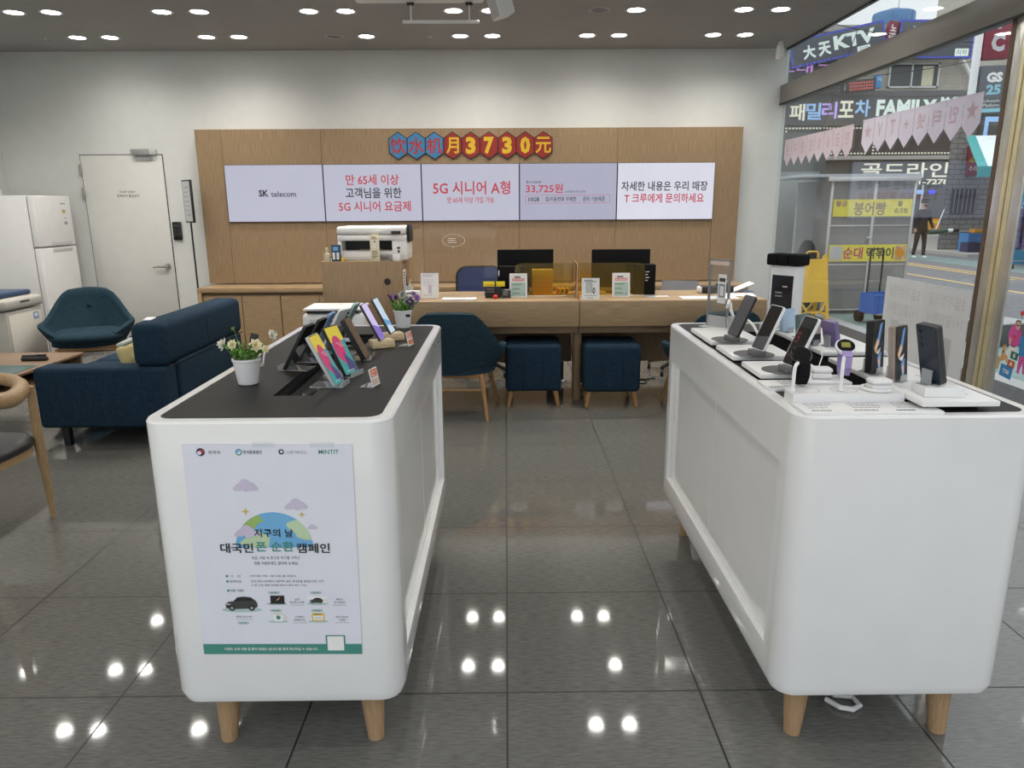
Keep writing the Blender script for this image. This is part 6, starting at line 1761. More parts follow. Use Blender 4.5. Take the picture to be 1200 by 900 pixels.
for x0, c in ((19.1, 'led_red'), (20.2, 'led_pure_blue'), (20.8, 'led_blue'), (21.4, 'led_pure_blue')):
    b.box(x0, -0.20, 1.95, x0 + 0.35, -0.185, 2.15, c)
b.build('neon_sign', t)
B().box(21.3, -0.2, 0.05, 22.2, -0.185, 0.75, 'orange').box(21.4, -0.21, 0.5, 22.1, -0.2, 0.65, 'yellow').build('shop_poster', t)
B().box(22.75, -0.6, -0.02, 23.1, -0.2, 2.6, 'concrete', 0.02).build('pillar', t)
b = B()
for x in (18.8, 21.2):
    b.box(x, -0.08, 7.0, x + 0.08, -0.001, 8.15, 'alu')
b.box(18.8, -0.08, 8.07, 21.28, -0.001, 8.15, 'alu'); b.box(18.8, -0.08, 7.0, 21.28, -0.001, 7.08, 'alu'); b.box(19.9, -0.08, 7.0, 19.98, -0.001, 8.15, 'alu')
w = b.build('window', t)
B().box(18.88, -0.03, 7.08, 21.2, -0.0005, 8.07, 'window_dark').box(20.45, -0.04, 7.1, 21.0, -0.031, 8.0, 'cream').build('pane', w)
B().tube([(22.0, -0.15, 8.6), (22.2, -0.2, 8.3), (23.0, -0.2, 7.2), (23.1, -0.2, 6.9)], 0.09, 'white_matte', 10).build('drain_pipe', t)
b = B()
dots = []
for x0, x1 in ((13.9, 17.9), (18.3, 22.9)):
    k = int((x1 - x0) / 0.16)
    for i in range(k + 1):
        for z in (3.92, 5.12):
            dots.append((x0 + (x1 - x0) * i / k, z))
    for i in range(1, 8):
        for x in (x0, x1): dots.append((x, 3.92 + 1.2 * i / 8))
for x, z in dots:
    b.box(x - 0.045, -0.33, z - 0.035, x + 0.045, -0.301, z + 0.035, 'led_cream')
b.build('light_dots', t)
b = B(); M = face_y(0, -0.351, 0)
for ch, xx, mt in (('패', 14.35, 'led_cream'), ('밀', 15.15, 'led_blue'), ('리', 15.92, 'led_violet'), ('포', 16.75, 'led_cream'), ('차', 17.55, 'led_blue')):
    b.text(ch, xx, 5.86 + (xx - 14.35) * 0.055, w=0.76, h=0.78, k=20, mat=mt, M=M, bold=0.022)
b.text('FAMILY', 19.7, 6.05, w=2.95, h=0.76, k=20, mat='led_white', M=M, bold=0.045)
b.text('POCHA', 22.0, 6.2, w=1.3, h=0.7, k=20, mat='led_white', M=M, bold=0.05)
b.build('fascia_lettering', t)
b = B(); b.text('골드라인', 20.1, 3.12, w=4.4, h=0.72, k=20, mat='led_cream', M=face_y(0, -0.121, 0), bold=0.015); b.text('401-7278', 21.3, 2.55, w=2.2, h=0.26, k=20, mat='led_cream', M=face_y(0, -0.121, 0), bold=0.03); b.build('shop_lettering', t)

def sign_box(name, label, cx, y, cz, w, h, rz, roll, mat, depth=0.3):
    t = thing(name, label, 'shop sign', (cx, y, cz), rz)
    Mr = Matrix.Rotation(-roll, 4, 'Y')
    b = B(); b.M = Mr; b.box(-w / 2, 0, -h / 2, w / 2, depth, h / 2, mat, 0.02); b.build('sign_box', t)
    return t, Mr @ face_y(0, -0.002, 0)
def bulb_frame(b, M, w, h, mat, n):
    for i in range(n):
        f0 = i / n
        x = -w / 2 + w * f0
        b.rect(x, h / 2 - 0.09, x + w / n * 0.6, h / 2 - 0.02, 3, mat, M); b.rect(x, -h / 2 + 0.02, x + w / n * 0.6, -h / 2 + 0.09, 3, mat, M)
    m = max(3, int(n * h / w))
    for i in range(m):
        z = -h / 2 + h * i / m
        b.rect(w / 2 - 0.09, z, w / 2 - 0.02, z + h / m * 0.6, 3, mat, M); b.rect(-w / 2 + 0.02, z, -w / 2 + 0.09, z + h / m * 0.6, 3, mat, M)
t, M = sign_box('roof_sign', 'KTV roof sign with blue bulb frame, left of the red sign', 15.75, 35.0, 8.80, 4.5, 1.25, 0, R(12), 'sign_slate')
b = B()
for ch, xx, ww in (('大', -1.35, 0.6), ('天', -0.62, 0.6)): b.text(ch, xx, -0.05, w=ww, h=0.62, k=8, mat='led_white', M=M, bold=0.04)
b.text('KTV', 0.80, 0.08, w=1.95, h=0.62, k=8, mat='led_white', M=M, bold=0.045)
b.rect(0.9, -0.58, 1.5, -0.30, 6, 'led_white', M); b.text('지하', 1.2, -0.44, w=0.45, h=0.2, k=9, mat='sign_slate', M=M)
bulb_frame(b, M, 4.5, 1.25, 'led_pure_blue', 26); b.build('sign_lettering', t)
t, M = sign_box('roof_sign', 'KTV roof sign with blue bulb frame under the blue water tank', 20.35, 34.9, 9.0, 3.55, 1.7, 0, R(0), 'sign_slate')
b = B()
for ch, xx in (('大', -1.1), ('天', -0.4)): b.text(ch, xx, 0.25, w=0.55, h=0.62, k=8, mat='led_white', M=M, bold=0.04)
b.text('KTV', 0.75, 0.25, w=1.4, h=0.62, k=8, mat='led_white', M=M, bold=0.045)
b.rect(0.95, -0.75, 1.6, -0.42, 6, 'led_white', M); b.text('지하', 1.28, -0.58, w=0.5, h=0.22, k=9, mat='sign_slate', M=M)
bulb_frame(b, M, 3.55, 1.7, 'led_pure_blue', 22); b.build('sign_lettering', t)
t, M = sign_box('blade_sign', 'narrow dark red sign between the two KTV signs', 18.25, 34.95, 9.15, 0.45, 1.3, 0, R(-8), 'maroon')
b = B()
for k in range(3): b.text('노래방'[k], 0, 0.36 - k * 0.36, w=0.28, h=0.3, k=8, mat='price_white', M=M, bold=0.03)
b.build('sign_lettering', t)
t, M = sign_box('led_board', 'dot matrix sign with violet letters under the left KTV sign', 14.6, 35.3, 7.42, 3.6, 1.5, 0, 0, 'sign_black')
b = B()
b.text('노래ㄱ', -0.25, 0.42, w=2.6, h=0.5, k=8, mat='led_purple_dot', M=M, bold=0.016)
for i in range(20):
    for j in range(4):
        b.rect(-1.7 + i * 0.17, -0.65 + j * 0.17, -1.66 + i * 0.17, -0.61 + j * 0.17, 4, 'grey', M)
b.build('sign_lettering', t)
t, M = sign_box('led_ticker', 'small red running text sign below the ceiling beam', 17.1, 35.0, 7.0, 1.3, 0.55, 0, R(5), 'sign_black')
b = B()
for i in range(9):
    for j in range(3): b.rect(-0.58 + i * 0.13, -0.2 + j * 0.14, -0.50 + i * 0.13, -0.13 + j * 0.14, 4, 'led_red', M)
b.build('sign_lettering', t)
t, M = sign_box('small_blue_sign', 'tiny blue shop sign beside the red ticker', 18.0, 35.2, 7.2, 0.3, 0.6, 0, 0, 'fig_blue')
b = B(); b.text('시', 0, 0.1, w=0.2, h=0.2, k=8, mat='price_white', M=M); b.build('sign_lettering', t)
t = thing('water_tank', 'big blue round water tank on the roof across the street', 'water tank', (19.75, 38.0, 9.85))
B().lathe([(0.95, 0.0), (1.0, 0.08), (1.0, 0.9), (0.97, 0.98), (0.85, 1.03), (0.4, 1.12), (0.3, 1.14), (0.3, 1.18), (0.0, 1.2)], (0, 0, 0), 'tank_blue', 32).build('tank_shell', t)
for k in range(6):
    a = PI / 3 * k
    B().box(0.97, -0.03, 0.1, 1.03, 0.03, 0.95, 'tank_blue', 0.01, 1, Matrix.Rotation(a, 4, 'Z')).build('rib', t)
B().cone((0.2, 0, 1.15), (0.2, 0, 2.2), 0.012, 0.01, 'black', 6).build('aerial', t)
t = thing('far_building', 'pale tall building behind the beam at the upper right', 'building', (33.9, 46, 0))
B().box(-3.2, 0, -0.12, 6, 8, 15.5, 'facade_tile').build('wall', t)
b = B()
for k in range(3): b.box(-2.6 + k * 1.1, -0.05, 12.9, -1.7 + k * 1.1, -0.001, 13.7, 'window_dark')
b.build('windows', t)

# sign tower with two boxes
t = thing('sign_pole', 'white steel post carrying the two projecting shop signs', 'pole', (14.72, 22.3, -0.02))
B().box(-0.09, -0.08, 3.9, 0.09, 0.08, 8.2, 'white_matte', 0.01).box(-0.06, 0.081, 4.0, 0.06, 0.299, 4.12, 'white_matte').build('post', t)
B().box(0.0901, -0.05, 5.9, 0.11, 0.05, 5.98, 'white_matte').box(0.0901, -0.05, 4.4, 0.11, 0.05, 4.48, 'white_matte').build('bracket', t)
t, M = sign_box('box_sign', 'dark red projecting sign with white letters T and C', 15.27, 22.2, 6.42, 0.86, 1.18, 0, R(2), 'maroon')
b = B(); b.text('T', 0.0, 0.48, w=0.36, h=0.42, k=8, mat='grey_light', M=M, bold=0.06); b.text('C', 0.0, -0.12, w=0.42, h=0.52, k=8, mat='grey_light', M=M, bold=0.06); b.build('sign_lettering', t)
t, M = sign_box('box_sign', 'dark slate projecting sign reading GS 25 below the red one', 15.30, 22.15, 4.95, 0.86, 1.38, 0, R(2), 'sign_slate')
b = B(); b.text('GS', 0.0, 0.34, w=0.50, h=0.30, k=8, mat='price_white', M=M, bold=0.06); b.text('25', 0.0, -0.02, w=0.46, h=0.30, k=8, mat='gs_blue', M=M, bold=0.05)
b.text('Lifestyle', -0.02, -0.36, w=0.5, h=0.10, k=8, mat='price_white', M=M); b.text('Platform', -0.02, -0.48, w=0.5, h=0.10, k=8, mat='price_white', M=M); b.rect(-0.43, -0.69, 0.43, -0.57, 6, 'gs_blue', M)
b.build('sign_lettering', t)
t, M = sign_box('watch_shop_sign', 'small dark red sign with yellow letters under the bunting star', 15.19, 22.475, 2.82, 0.34, 0.95, 0, R(3), 'maroon', 0.12)
b = B(); b.text('수', 0, 0.3, w=0.24, h=0.22, k=8, mat='price_white', M=M); b.text('시계', 0, 0.02, w=0.28, h=0.2, k=8, mat='yellow_pure', M=M, bold=0.016); b.text('수리', 0, -0.25, w=0.26, h=0.18, k=8, mat='price_white', M=M); b.build('sign_lettering', t)

t = thing('stone_building', 'grey stone brick shop building right of the black signboard building', 'building', (0, 22.6, 0))
B().prism([(14.45, 0), (22, 0), (22, 10), (20.7, 10)], -0.1, 4.6, 'stone_brick').build('wall', t)
f = B().box(14.7, -0.06, 1.15, 15.5, -0.001, 1.95, 'sign_black').build('window', t)
b = B()
for k in range(6): b.box(14.76 + k * 0.14, -0.09, 1.17, 14.78 + k * 0.14, -0.061, 1.93, 'steel_grey')
b.build('window_bars', f)
B().box(14.5, -0.08, 0.55, 17.0, -0.001, 0.62, 'concrete').build('ledge', t)
B().box(15.2, -0.25, 3.35, 18, -0.001, 4.25, 'sign_charcoal', 0.01).build('fascia', t)
b = B(); b.prism([(15.3, 3.35), (15.42, 3.35), (15.42, 4.0), (15.9, 4.0), (15.9, 4.15), (15.3, 4.15)], 0.251, 0.27, 'led_blue', Matrix.Rotation(PI / 2, 4, 'X')); b.build('neon_bracket', t)
t = thing('awning', 'teal and white canvas awning hanging over the street corner', 'awning', (15.25, 20.85, 2.5))
b = B()
def slope(x0, x1, y0, y1, m, up=0.0):
    f = lambda x, y: (x, y, 0.52 * (y + 1.0) + up)
    P = [f(x0, y0), f(x1, y0), f(x1 + (0.0 if x1 > 1.7 else 0.75), y1), f(x0 + 0.75, y1)]
    Q = [(p[0], p[1], p[2] - 0.03) for p in P]
    b.add(P + Q, [(0, 1, 2, 3), (7, 6, 5, 4), (0, 4, 5, 1), (1, 5, 6, 2), (2, 6, 7, 3), (3, 7, 4, 0)], m)
slope(-1.5, 2.0, -1.0, 1.0, 'awning_white')
b.build('canvas', t)
b = B(); slope(-1.55, -1.25, -1.02, 1.0, 'awning_teal', 0.012); slope(-0.3, -0.1, -1.02, 1.0, 'awning_teal', 0.012); b.box(-1.55, -1.05, -0.28, 2.0, -1.02, 0.02, 'awning_teal')
b.build('valance', t)
for x in (1.9,):
    B().cone((x, -0.95, -2.52), (x, -0.95, 0.0), 0.02, 0.02, 'alu', 8).build('pole', t)

def crate(name, label, x, y, z, w, d, h, mat, rz=0, group=None):
    t = thing(name, label, 'crate', (x, y, z), rz, group)
    b = B(); b.box(-w / 2, -d / 2, 0, w / 2, d / 2, 0.02, mat)
    for x0, y0, x1, y1 in ((-w / 2, -d / 2, w / 2, -d / 2 + 0.012), (-w / 2, d / 2 - 0.012, w / 2, d / 2), (-w / 2, -d / 2 + 0.012, -w / 2 + 0.012, d / 2 - 0.012), (w / 2 - 0.012, -d / 2 + 0.012, w / 2, d / 2 - 0.012)):
        b.box(x0, y0, 0.02, x1, y1, h, mat)
    b.build('crate_shell', t)
    b = B(); b.box(-w / 2 - 0.012, -d / 2 - 0.012, h - 0.03, w / 2 + 0.012, -d / 2, h, mat, 0.003); b.box(-w / 2 - 0.012, -d / 2 - 0.012, h * 0.5, w / 2 + 0.012, -d / 2, h * 0.55, mat)
    for k in range(5): b.box(-w / 2 + w * k / 4 - 0.006, -d / 2 - 0.01, 0.0, -w / 2 + w * k / 4 + 0.006, -d / 2 - 0.0005, h - 0.03, mat)
    b.build('crate_ribs', t)
    return t
for k in range(4):
    crate('blue_crate', ['lowest', 'second lowest', 'second highest', 'topmost'][k] + ' bright blue crate of the stack at the street corner', 15.10, 21.75, -0.019 + 0.142 * k, 0.66, 0.5, 0.14, 'crate_sky', 0, 'bright blue crates stacked at the corner')
crate('navy_crate', 'dark navy crate on the ground in front of the blue crate stack', 14.72, 21.2, -0.019, 0.5, 0.4, 0.30, 'crate_navy')
t = thing('orange_box', 'orange box on top of the blue crate stack', 'box', (15.2, 21.75, 0.551)); B().box(-0.2, -0.15, 0, 0.2, 0.15, 0.12, 'orange', 0.01).box(-0.2, -0.152, 0.05, 0.2, -0.1505, 0.07, 'yellow').build('carton', t)
t = thing('white_board', 'long white board leaning against the stone wall behind the hydrant', 'board', (15.45, 21.4, -0.019), R(-15))
b = B(); b.M = Matrix.Rotation(R(12), 4, 'Y'); b.box(-0.19, 0, 0, 0.19, 0.03, 2.15, 'white_matte', 0.004); b.build('board_panel', t)
b = B(); b.M = Matrix.Rotation(R(12), 4, 'Y'); b.box(-0.12, -0.004, 1.45, 0.12, -0.001, 1.6, 'grey'); b.box(-0.05, -0.004, 1.2, 0.06, -0.001, 1.28, 'text_grey'); b.build('board_print', t)
t = thing('fire_hydrant', 'dark brown fire hydrant on the kerb beside the white board', 'hydrant', (15.0, 20.75, -0.019))
B().lathe([(0.14, 0), (0.14, 0.04), (0.09, 0.06), (0.09, 0.40), (0.12, 0.42), (0.12, 0.46), (0.09, 0.5), (0.07, 0.58), (0.03, 0.62), (0.03, 0.67), (0, 0.67)], (0, 0, 0), 'hydrant_brown', 20).build('hydrant_body', t)
B().cone((-0.15, 0, 0.35), (0.15, 0, 0.35), 0.045, 0.045, 'hydrant_brown', 14).cone((0, -0.15, 0.3), (0, 0, 0.3), 0.055, 0.055, 'hydrant_brown', 14).build('outlets', t)

# clothes rack by the blue wall
t = thing('blue_kiosk', 'bright blue boarded kiosk wall with red awning at the right edge', 'kiosk', (14.5, 17.6, -0.12))
b = B(); b.box(-0.9, 0, 0, 3, 0.15, 2.7, 'wall_blue')
for k in range(10): b.box(-0.88 + k * 0.38, -0.015, 0, -0.86 + k * 0.38, -0.001, 2.7, 'wall_blue')
b.build('wall', t)
b = B(); b.prism([(-0.9, 2.55), (-0.05, 2.75), (-0.05, 2.95), (-0.9, 2.75)], -1.0, 3.0, 'awning_red', Matrix(((0, 0, 1, 0), (1, 0, 0, -0.02), (0, 1, 0, 0), (0, 0, 0, 1)))); b.build('awning', t)
t = thing('clothes_rack', 'metal clothes rail on castors in front of the blue kiosk', 'clothes rail', (13.35, 16.4, -0.12))
for x in (-0.75, 0.75):
    B().cone((x, 0, 0.09), (x, 0, 1.6), 0.016, 0.016, 'alu', 8).build('upright', t)
    f = B().box(x - 0.02, -0.28, 0.08, x + 0.02, 0.28, 0.11, 'black', 0.004).build('foot', t)
    B().cone((x - 0.015, -0.25, 0.04), (x + 0.015, -0.25, 0.04), 0.04, 0.04, 'black', 12).cone((x - 0.015, 0.25, 0.04), (x + 0.015, 0.25, 0.04), 0.04, 0.04, 'black', 12).build('castor', f)
B().cone((-0.78, 0, 1.58), (0.78, 0, 1.58), 0.014, 0.014, 'alu', 8).cone((-0.75, 0, 0.18), (0.75, 0, 0.18), 0.012, 0.012, 'alu', 8).build('rail', t)
GN = ['first', 'second', 'third', 'fourth', 'fifth', 'sixth', 'seventh', 'eighth']
for k in range(8):
    x = 13.35 - 0.62 + k * 0.175
    mt = ('cloth_pattern', 'cloth_pattern', 'cloth_white', 'cloth_pattern', 'cloth_peach', 'cloth_peach', 'cloth_pattern', 'cloth_white')[k]
    t = thing('hanging_garment', '%s garment from the left on the clothes rail by the blue kiosk' % GN[k], 'garment', (x, 16.4, 1.45), R(72), 'garments on the clothes rail')
    b = B(); b.tube([(0, 0, 0.03), (0, 0, -0.01), (-0.2, 0, -0.10)], 0.006, 'alu', 6); b.tube([(0, 0, -0.01), (0.2, 0, -0.10)], 0.006, 'alu', 6); b.build('hanger', t)
    vs, fs = [], []
    prof = [(0.05, -0.02, 0.02), (0.2, -0.10, 0.04), (0.22, -0.4, 0.05), (0.21, -0.8, 0.06), (0.25, -1.05 - 0.05 * (k % 3), 0.07)]
    n = 20
    for hw, z, dp in prof:
        for i in range(n):
            a = 2 * PI * i / n
            vs.append((hw * math.cos(a), dp * math.sin(a) * (1 + 0.35 * math.cos(5 * a)), z))
    for j in range(len(prof) - 1): fs += [(j * n + i, j * n + (i + 1) % n, (j + 1) * n + (i + 1) % n, (j + 1) * n + i) for i in range(n)]
    fs += [tuple(range(n))[::-1], tuple(range((len(prof) - 1) * n, len(prof) * n))]
    b = B(); b.add(vs, fs, mt); b.build('garment_body', t)

# snack stall in clear vinyl
t = thing('snack_stall', 'street snack stall in clear vinyl sheets with aluminium frame outside the glass', 'market stall', (4.69, 8.75, -0.12))
SWD, SDP, SH = 1.19, 1.25, 1.95
for x in (0, SWD):
    for y in (0, SDP):
        B().box(x - 0.018, y - 0.018, 0, x + 0.018, y + 0.018, SH, 'alu', 0.003).build('post', t)
B().box(0.60, -0.02, 0.05, 0.645, 0.016, SH, 'alu', 0.003).build('door_post', t)
for z in (0.06, 0.72, 1.28):
    B().box(0.02, -0.012, z, SWD - 0.02, 0.012, z + 0.02, 'alu', 0.002).build('rail', t)
B().box(-0.1, -0.1, SH - 0.04, SWD + 0.02, -0.06, SH + 0.02, 'alu', 0.003).build('eaves_rail', t)
b = B(); b.prism([(-0.5, -0.10), (SWD + 0.02, -0.10), (SWD + 0.35, SDP), (-0.45, SDP)], SH + 0.02, SH + 0.06, 'sheet_metal'); b.build('roof', t)
for x0, x1 in ((0.02, 0.60), (0.645, SWD - 0.018)):
    B().box(x0, -0.004, 0.08, x1, 0.0, SH - 0.02, 'vinyl').build('vinyl_sheet', t)
B().box(-0.003, 0.02, 0.05, 0.0, SDP - 0.02, SH - 0.02, 'vinyl').build('vinyl_sheet', t)
B().box(SWD, 0.02, 0.05, SWD + 0.003, SDP - 0.02, SH - 0.02, 'vinyl').build('vinyl_sheet', t)
B().box(0.02, SDP - 0.003, 0.05, SWD - 0.02, SDP, SH - 0.02, 'vinyl').build('vinyl_sheet', t)
b = B(); b.M = face_y(0, -0.022, 0) @ Matrix.Diagonal((SWD / 1.32, 1, 1, 1))
b.rect(0.03, 1.42, 1.29, 1.66, 0, 'banner_yellow')
b.text('황금', 0.16, 1.60, w=0.18, h=0.08, k=4, mat='banner_purple', bold=0.015); b.text('붕어빵', 0.62, 1.53, w=0.52, h=0.19, k=4, mat='banner_brown', bold=0.022)
b.text('팥', 1.10, 1.60, w=0.08, h=0.075, k=4, mat='banner_ink', bold=0.015); b.text('슈크림', 1.12, 1.50, w=0.22, h=0.075, k=4, mat='banner_ink', bold=0.012)
b.build('upper_banner', t)
b = B(); b.M = face_y(0, -0.022, 0) @ Matrix.Diagonal((SWD / 1.32, 1, 1, 1))
b.rect(0.03, 0.78, 1.29, 1.02, 0, 'banner_yellow'); b.rect(0.05, 0.80, 0.25, 1.0, 2, 'grey_light'); b.rect(1.10, 0.80, 1.28, 1.0, 2, 'food_orange'); b.disc(1.18, 0.9, 0.07, 4, 'orange')
b.text('순대', 0.42, 0.90, w=0.32, h=0.17, k=4, mat='banner_pink', bold=0.022); b.text('떡볶이', 0.86, 0.90, w=0.44, h=0.17, k=4, mat='banner_ink', bold=0.02)
b.build('lower_banner', t)
B().cone((0.56, -0.03, 1.12), (0.62, -0.03, 1.12), 0.012, 0.012, 'alu', 10).box(0.55, -0.035, 1.10, 0.57, -0.02, 1.14, 'alu').build('latch', t)
b = B(); b.box(0.06, 0.25, 0.0, SWD - 0.06, SDP - 0.1, 0.66, 'steel_grey', 0.01); b.build('cooking_counter', t)
B().lathe([(0.09, 0.66), (0.10, 0.68), (0.10, 0.9), (0.06, 0.93), (0.02, 0.96), (0, 0.96)], (0.78, 0.55, 0.0), 'grey_light', 18).build('pot', t)

# neighbouring wall with grey steel door
t = thing('grey_facade', 'dark grey neighbouring shop front with a plain steel door', 'building', (0, 10.6, -0.12))
B().box(2.7, 0, 0, 5.35, 1.2, 2.75, 'wall_dark').build('wall', t)
d = B().box(4.35, -0.04, 0.02, 5.25, -0.001, 2.12, 'door_grey', 0.004).build('door', t)
B().cone((5.12, -0.07, 1.08), (5.12, -0.04, 1.08), 0.035, 0.035, 'steel', 14).ball((5.12, -0.09, 1.08), 0.035, 'steel', 2).build('door_knob', d)
for z in (0.3, 1.1, 1.9): B().box(4.34, -0.055, z - 0.05, 4.37, -0.041, z + 0.05, 'steel').build('hinge', d)
B().box(4.27, -0.05, 0, 4.345, -0.001, 2.2, 'sign_black').build('door_jamb', t)
b = B(); b.flat([(3.98, 1.35), (4.14, 1.35), (4.14, 1.75)], 1, 'poster_paper', face_y(0, -0.001, 0)); b.build('paper_notice', t)
t = thing('black_cover', 'black fabric covered bundle behind the yellow floor sign', 'covered bundle', (4.50, 8.98, -0.12))
b = B(); b.lathe([(0.15, 0), (0.16, 0.3), (0.155, 0.65), (0.14, 0.85), (0.10, 1.0), (0.05, 1.07), (0, 1.08)], (0, 0, 0), 'cloth_black', 20); b.build('cover', t)

# yellow plastic floor sign
t = thing('floor_sign', 'yellow plastic folding floor sign standing outside the glass', 'floor sign', (4.31, 8.32, -0.12), R(8))
def leaf_(s):
    b = B()
    M = Matrix.Translation((0, s * 0.18, 0)) @ Matrix.Rotation(s * R(11.5), 4, 'X')
    P = lambda pts, m='aframe_yellow': b.prism(pts, -0.012, 0.012, m, M @ Matrix.Rotation(PI / 2, 4, 'X'))
    P([(-0.225, 0.26), (0.225, 0.26), (0.225, 0.86), (-0.225, 0.86)])
    P([(-0.225, 0.86), (-0.16, 0.86), (-0.175, 0.92), (-0.225, 0.93)]); P([(0.16, 0.86), (0.225, 0.86), (0.225, 0.93), (0.175, 0.92)])
    P([(-0.225, 0.0), (-0.17, 0.0), (-0.19, 0.26), (-0.225, 0.26)]); P([(0.17, 0.0), (0.225, 0.0), (0.225, 0.26), (0.19, 0.26)])
    P([(-0.19, 0.06), (-0.10, 0.10), (0.10, 0.10), (0.19, 0.06), (0.19, 0.10), (0.10, 0.135), (-0.10, 0.135), (-0.19, 0.10)])
    P([(-0.10, 0.10), (-0.07, 0.10), (-0.17, 0.26), (-0.21, 0.26)]); P([(0.07, 0.10), (0.10, 0.10), (0.21, 0.26), (0.17, 0.26)])
    return b.build('sign_leaf', t)
leaf_(-1); leaf_(1)
B().tube([(-0.09, 0, 0.86), (-0.085, 0, 0.935), (-0.06, 0, 0.95), (0.06, 0, 0.95), (0.085, 0, 0.935), (0.09, 0, 0.86)], 0.013, 'aframe_yellow', 8).build('handle', t)

# hand cart with blue crate
t = thing('hand_cart', 'folding hand cart with black handle in front of the stall', 'hand cart', (5.07, 8.02, -0.12), R(12))
b = B(); b.tube([(-0.10, 0.0, 0.16), (-0.10, 0.0, 0.98), (-0.08, 0, 1.0), (0.08, 0, 1.0), (0.10, 0, 0.98), (0.10, 0, 0.16)], 0.012, 'black', 8); b.build('handle_frame', t)
B().box(-0.10, -0.006, 0.55, 0.10, 0.006, 0.575, 'steel_grey', 0.003).build('cross_bar', t)
B().box(-0.17, -0.36, 0.14, 0.17, 0.0, 0.16, 'steel_grey', 0.004).build('platform', t)
B().tube([(0.06, -0.34, 0.14), (0.06, -0.34, 0.0), (0.15, -0.34, 0.0), (0.15, -0.34, 0.14)], 0.008, 'alu', 8).build('stand_foot', t)
for x in (-0.17, 0.15):
    B().cone((x - 0.02, 0.02, 0.085), (x + 0.02, 0.02, 0.085), 0.085, 0.085, 'black_soft', 20).build('wheel', t)
crate('cart_crate', 'blue plastic crate riding on the hand cart', 5.06, 7.84, 0.0405, 0.36, 0.27, 0.26, 'crate_blue', R(12))
# grey stone block
t = thing('stone_bollard', 'low grey stone block on the pavement behind the door glass', 'stone block', (5.75, 6.35, -0.112), R(12))
B().box(-0.3, -0.22, 0, 0.3, 0.22, 0.24, 'sign_charcoal', 0.02).build('block', t); B().box(-0.3, -0.22, 0.2405, 0.3, 0.22, 0.265, 'kerb', 0.01).build('cap', t)

# cables over the street
def cable(lab, a, c, sag):
    pts = [tuple(Vector(a).lerp(Vector(c), i / 14) - Vector((0, 0, sag * 4 * (i / 14) * (1 - i / 14)))) for i in range(15)]
    tag(B().tube(pts, 0.018, 'black', 5).build('overhead_cable'), lab, 'cable')
cable('highest overhead cable crossing above the upper windows', (13, 34.9, 10.3), (24, 33.5, 8.6), 0.5)
cable('middle overhead cable crossing in front of the upper windows', (14, 34.9, 7.2), (24, 33.0, 8.3), 0.3)
cable('lowest overhead cable crossing over the white FAMILY letters', (14, 35.2, 6.9), (24, 33.0, 6.6), 0.4)
cable('thin cable running down from the KTV sign to the stall', (16.4, 34.5, 9.3), (14.2, 33.8, 2.0), -0.2)

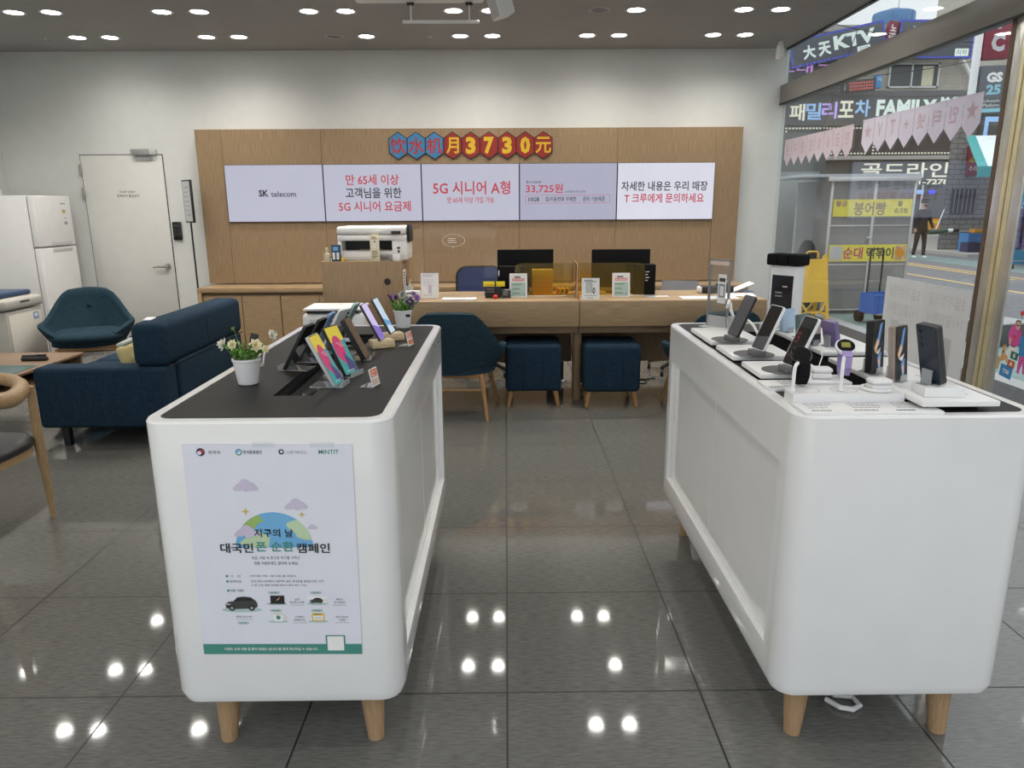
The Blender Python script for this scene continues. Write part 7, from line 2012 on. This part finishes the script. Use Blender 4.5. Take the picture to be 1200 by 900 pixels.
# pedestrian with leaf blower
t = thing('person', 'person in black jacket walking away with a green leaf blower', 'person', (12.35, 19.95, -0.12), R(8))
def person(t):
    J = []; E_ = []; RD = []
    def v(p, r, par=None):
        J.append(p); RD.append(r)
        if par is not None: E_.append((par, len(J) - 1))
        return len(J) - 1
    pel = v((0, 0, 0.90), 0.145)
    wa = v((0, 0.01, 1.06), 0.135, pel); ch = v((0, 0.0, 1.26), 0.16, wa); ne = v((0, -0.01, 1.43), 0.062, ch); hd0 = v((0, -0.015, 1.50), 0.075, ne); hd = v((0, -0.02, 1.60), 0.095, hd0); tp = v((0, -0.015, 1.68), 0.07, hd)
    for s, off in ((-1, 0.10), (1, -0.08)):
        hp = v((s * 0.09, 0.0, 0.84), 0.098, pel); kn = v((s * 0.10, off * 0.5 - 0.02, 0.47), 0.066, hp); an = v((s * 0.10, off, 0.10), 0.05, kn); he = v((s * 0.10, off - 0.02, 0.05), 0.045, an); to = v((s * 0.11, off - 0.16, 0.035), 0.036, he)
        sh = v((s * 0.19, 0.0, 1.36), 0.072, ch)
        el = v((s * 0.25, -0.02, 1.10), 0.054, sh); wr = v((s * 0.25, -0.16 if s > 0 else -0.06, 0.90), 0.038, el)
        pm = v((s * 0.25, -0.20 if s > 0 else -0.07, 0.84), 0.032, wr)
        for f in range(4):
            dx = (f - 1.5) * 0.017
            k1 = v((s * 0.25 + dx, (-0.235 if s > 0 else -0.075), 0.80 - 0.004 * abs(f - 1)), 0.0095, pm); k2 = v((s * 0.25 + dx * 0.9, (-0.23 if s > 0 else -0.055), 0.768 + 0.003 * abs(f - 1)), 0.0085, k1)
        th = v((s * 0.25 - s * 0.032, (-0.21 if s > 0 else -0.09), 0.82), 0.0105, pm); v((s * 0.25 - s * 0.038, (-0.235 if s > 0 else -0.10), 0.79), 0.009, th)
    me = bpy.data.meshes.new('body'); me.from_pydata(J, E_, [])
    o = bpy.data.objects.new('body', me); C.objects.link(o)
    sk = o.modifiers.new('skin', 'SKIN'); sb = o.modifiers.new('sub', 'SUBSURF'); sb.levels = 2; sb.render_levels = 2
    for i, r in enumerate(RD): me.skin_vertices[0].data[i].radius = (r, r)
    me.skin_vertices[0].data[0].use_root = True
    dg = bpy.context.evaluated_depsgraph_get()
    m2 = bpy.data.meshes.new_from_object(o.evaluated_get(dg))
    bpy.data.objects.remove(o)
    m2.name = 'body'
    for n in ('skin', 'cloth_black', 'cloth_brown', 'shoe_white'): m2.materials.append(MATS[n])
    for p in m2.polygons:
        c = p.center
        hand = abs(c.x) > 0.17 and c.z < 0.885
        p.material_index = 0 if (c.z > 1.44 or hand) else (3 if c.z < 0.095 else (2 if c.z < 0.86 else 1))
        p.use_smooth = True
    o = bpy.data.objects.new('body', m2); C.objects.link(o); o.parent = t
    B().ball((0, -0.012, 1.645), 0.104, 'hair', 3, (1, 1.05, 0.78)).build('hair', t)
    b = B(); b.lathe([(0.108, 0), (0.106, 0.03), (0.085, 0.065), (0.03, 0.085), (0, 0.088)], (0, -0.01, 1.665), 'cloth_black', 20); b.prism([(-0.08, 0.08), (0.08, 0.08), (0.06, 0.17), (-0.06, 0.17)], 1.665, 1.675, 'cloth_black', Matrix.Rotation(PI, 4, 'Z')); b.build('cap', t)
    b = B(); b.box(-0.07, -0.125, 1.51, 0.07, -0.06, 1.585, 'black', 0.025, 3); b.build('face_mask', t)
    b = B()
    for s in (-1, 1): b.ball((s * 0.035, -0.112, 1.612), 0.011, 'black', 1); b.ball((s * 0.097, -0.01, 1.595), 0.024, 'skin', 2, (0.4, 0.7, 1.2))
    b.ball((0, -0.122, 1.59), 0.016, 'skin', 2, (0.8, 1, 1.2)); b.build('face_features', t)
    b = B(); b.lathe([(0.165, 0.0), (0.172, 0.02), (0.17, 0.10)], (0, 0.005, 0.83), 'cloth_black', 24); b.build('jacket_hem', t)
person(t)
t = thing('leaf_blower', 'dark green leaf blower with pale tube carried beside the person', 'leaf blower', (12.62, 19.72, 0.60), R(6))
b = B(); b.tube([(-0.22, 0, 0.06), (0.05, 0, 0.07), (0.25, 0, 0.09), (0.42, 0, 0.10)], 0.07, 'blower_green', 12, [0.07, 0.075, 0.06, 0.045]); b.build('blower_body', t)
B().cone((0.40, 0, 0.10), (0.55, 0, 0.105), 0.05, 0.05, 'white_matte', 14).cone((0.55, 0, 0.105), (0.74, 0, 0.115), 0.045, 0.06, 'black', 14).build('nozzle', t)
B().cone((0.02, 0, 0.12), (0.22, 0, 0.72), 0.018, 0.014, 'white_matte', 10).build('shaft', t)
# houses on the far side of the street, beyond the right edge of the photo
t = thing('row_building', 'plain pale street row beyond the right edge, mirrored in the floor', 'building', (15.5, 3, -0.12))
B().box(0, -22, 0, 8, 11.5, 7.5, 'facade_tile').build('wall', t)
for k in range(6):
    B().box(-0.06, -20 + k * 5, 0.3, -0.001, -16.5 + k * 5, 2.7, 'window_dark').build('shop_window', t)
    B().box(-0.25, -20 + k * 5, 3.0, -0.001, -16.3 + k * 5, 4.0, ('yellow', 'gs_blue', 'white_matte', 'orange', 'fig_blue', 'white_matte')[k], 0.02).build('fascia', t)
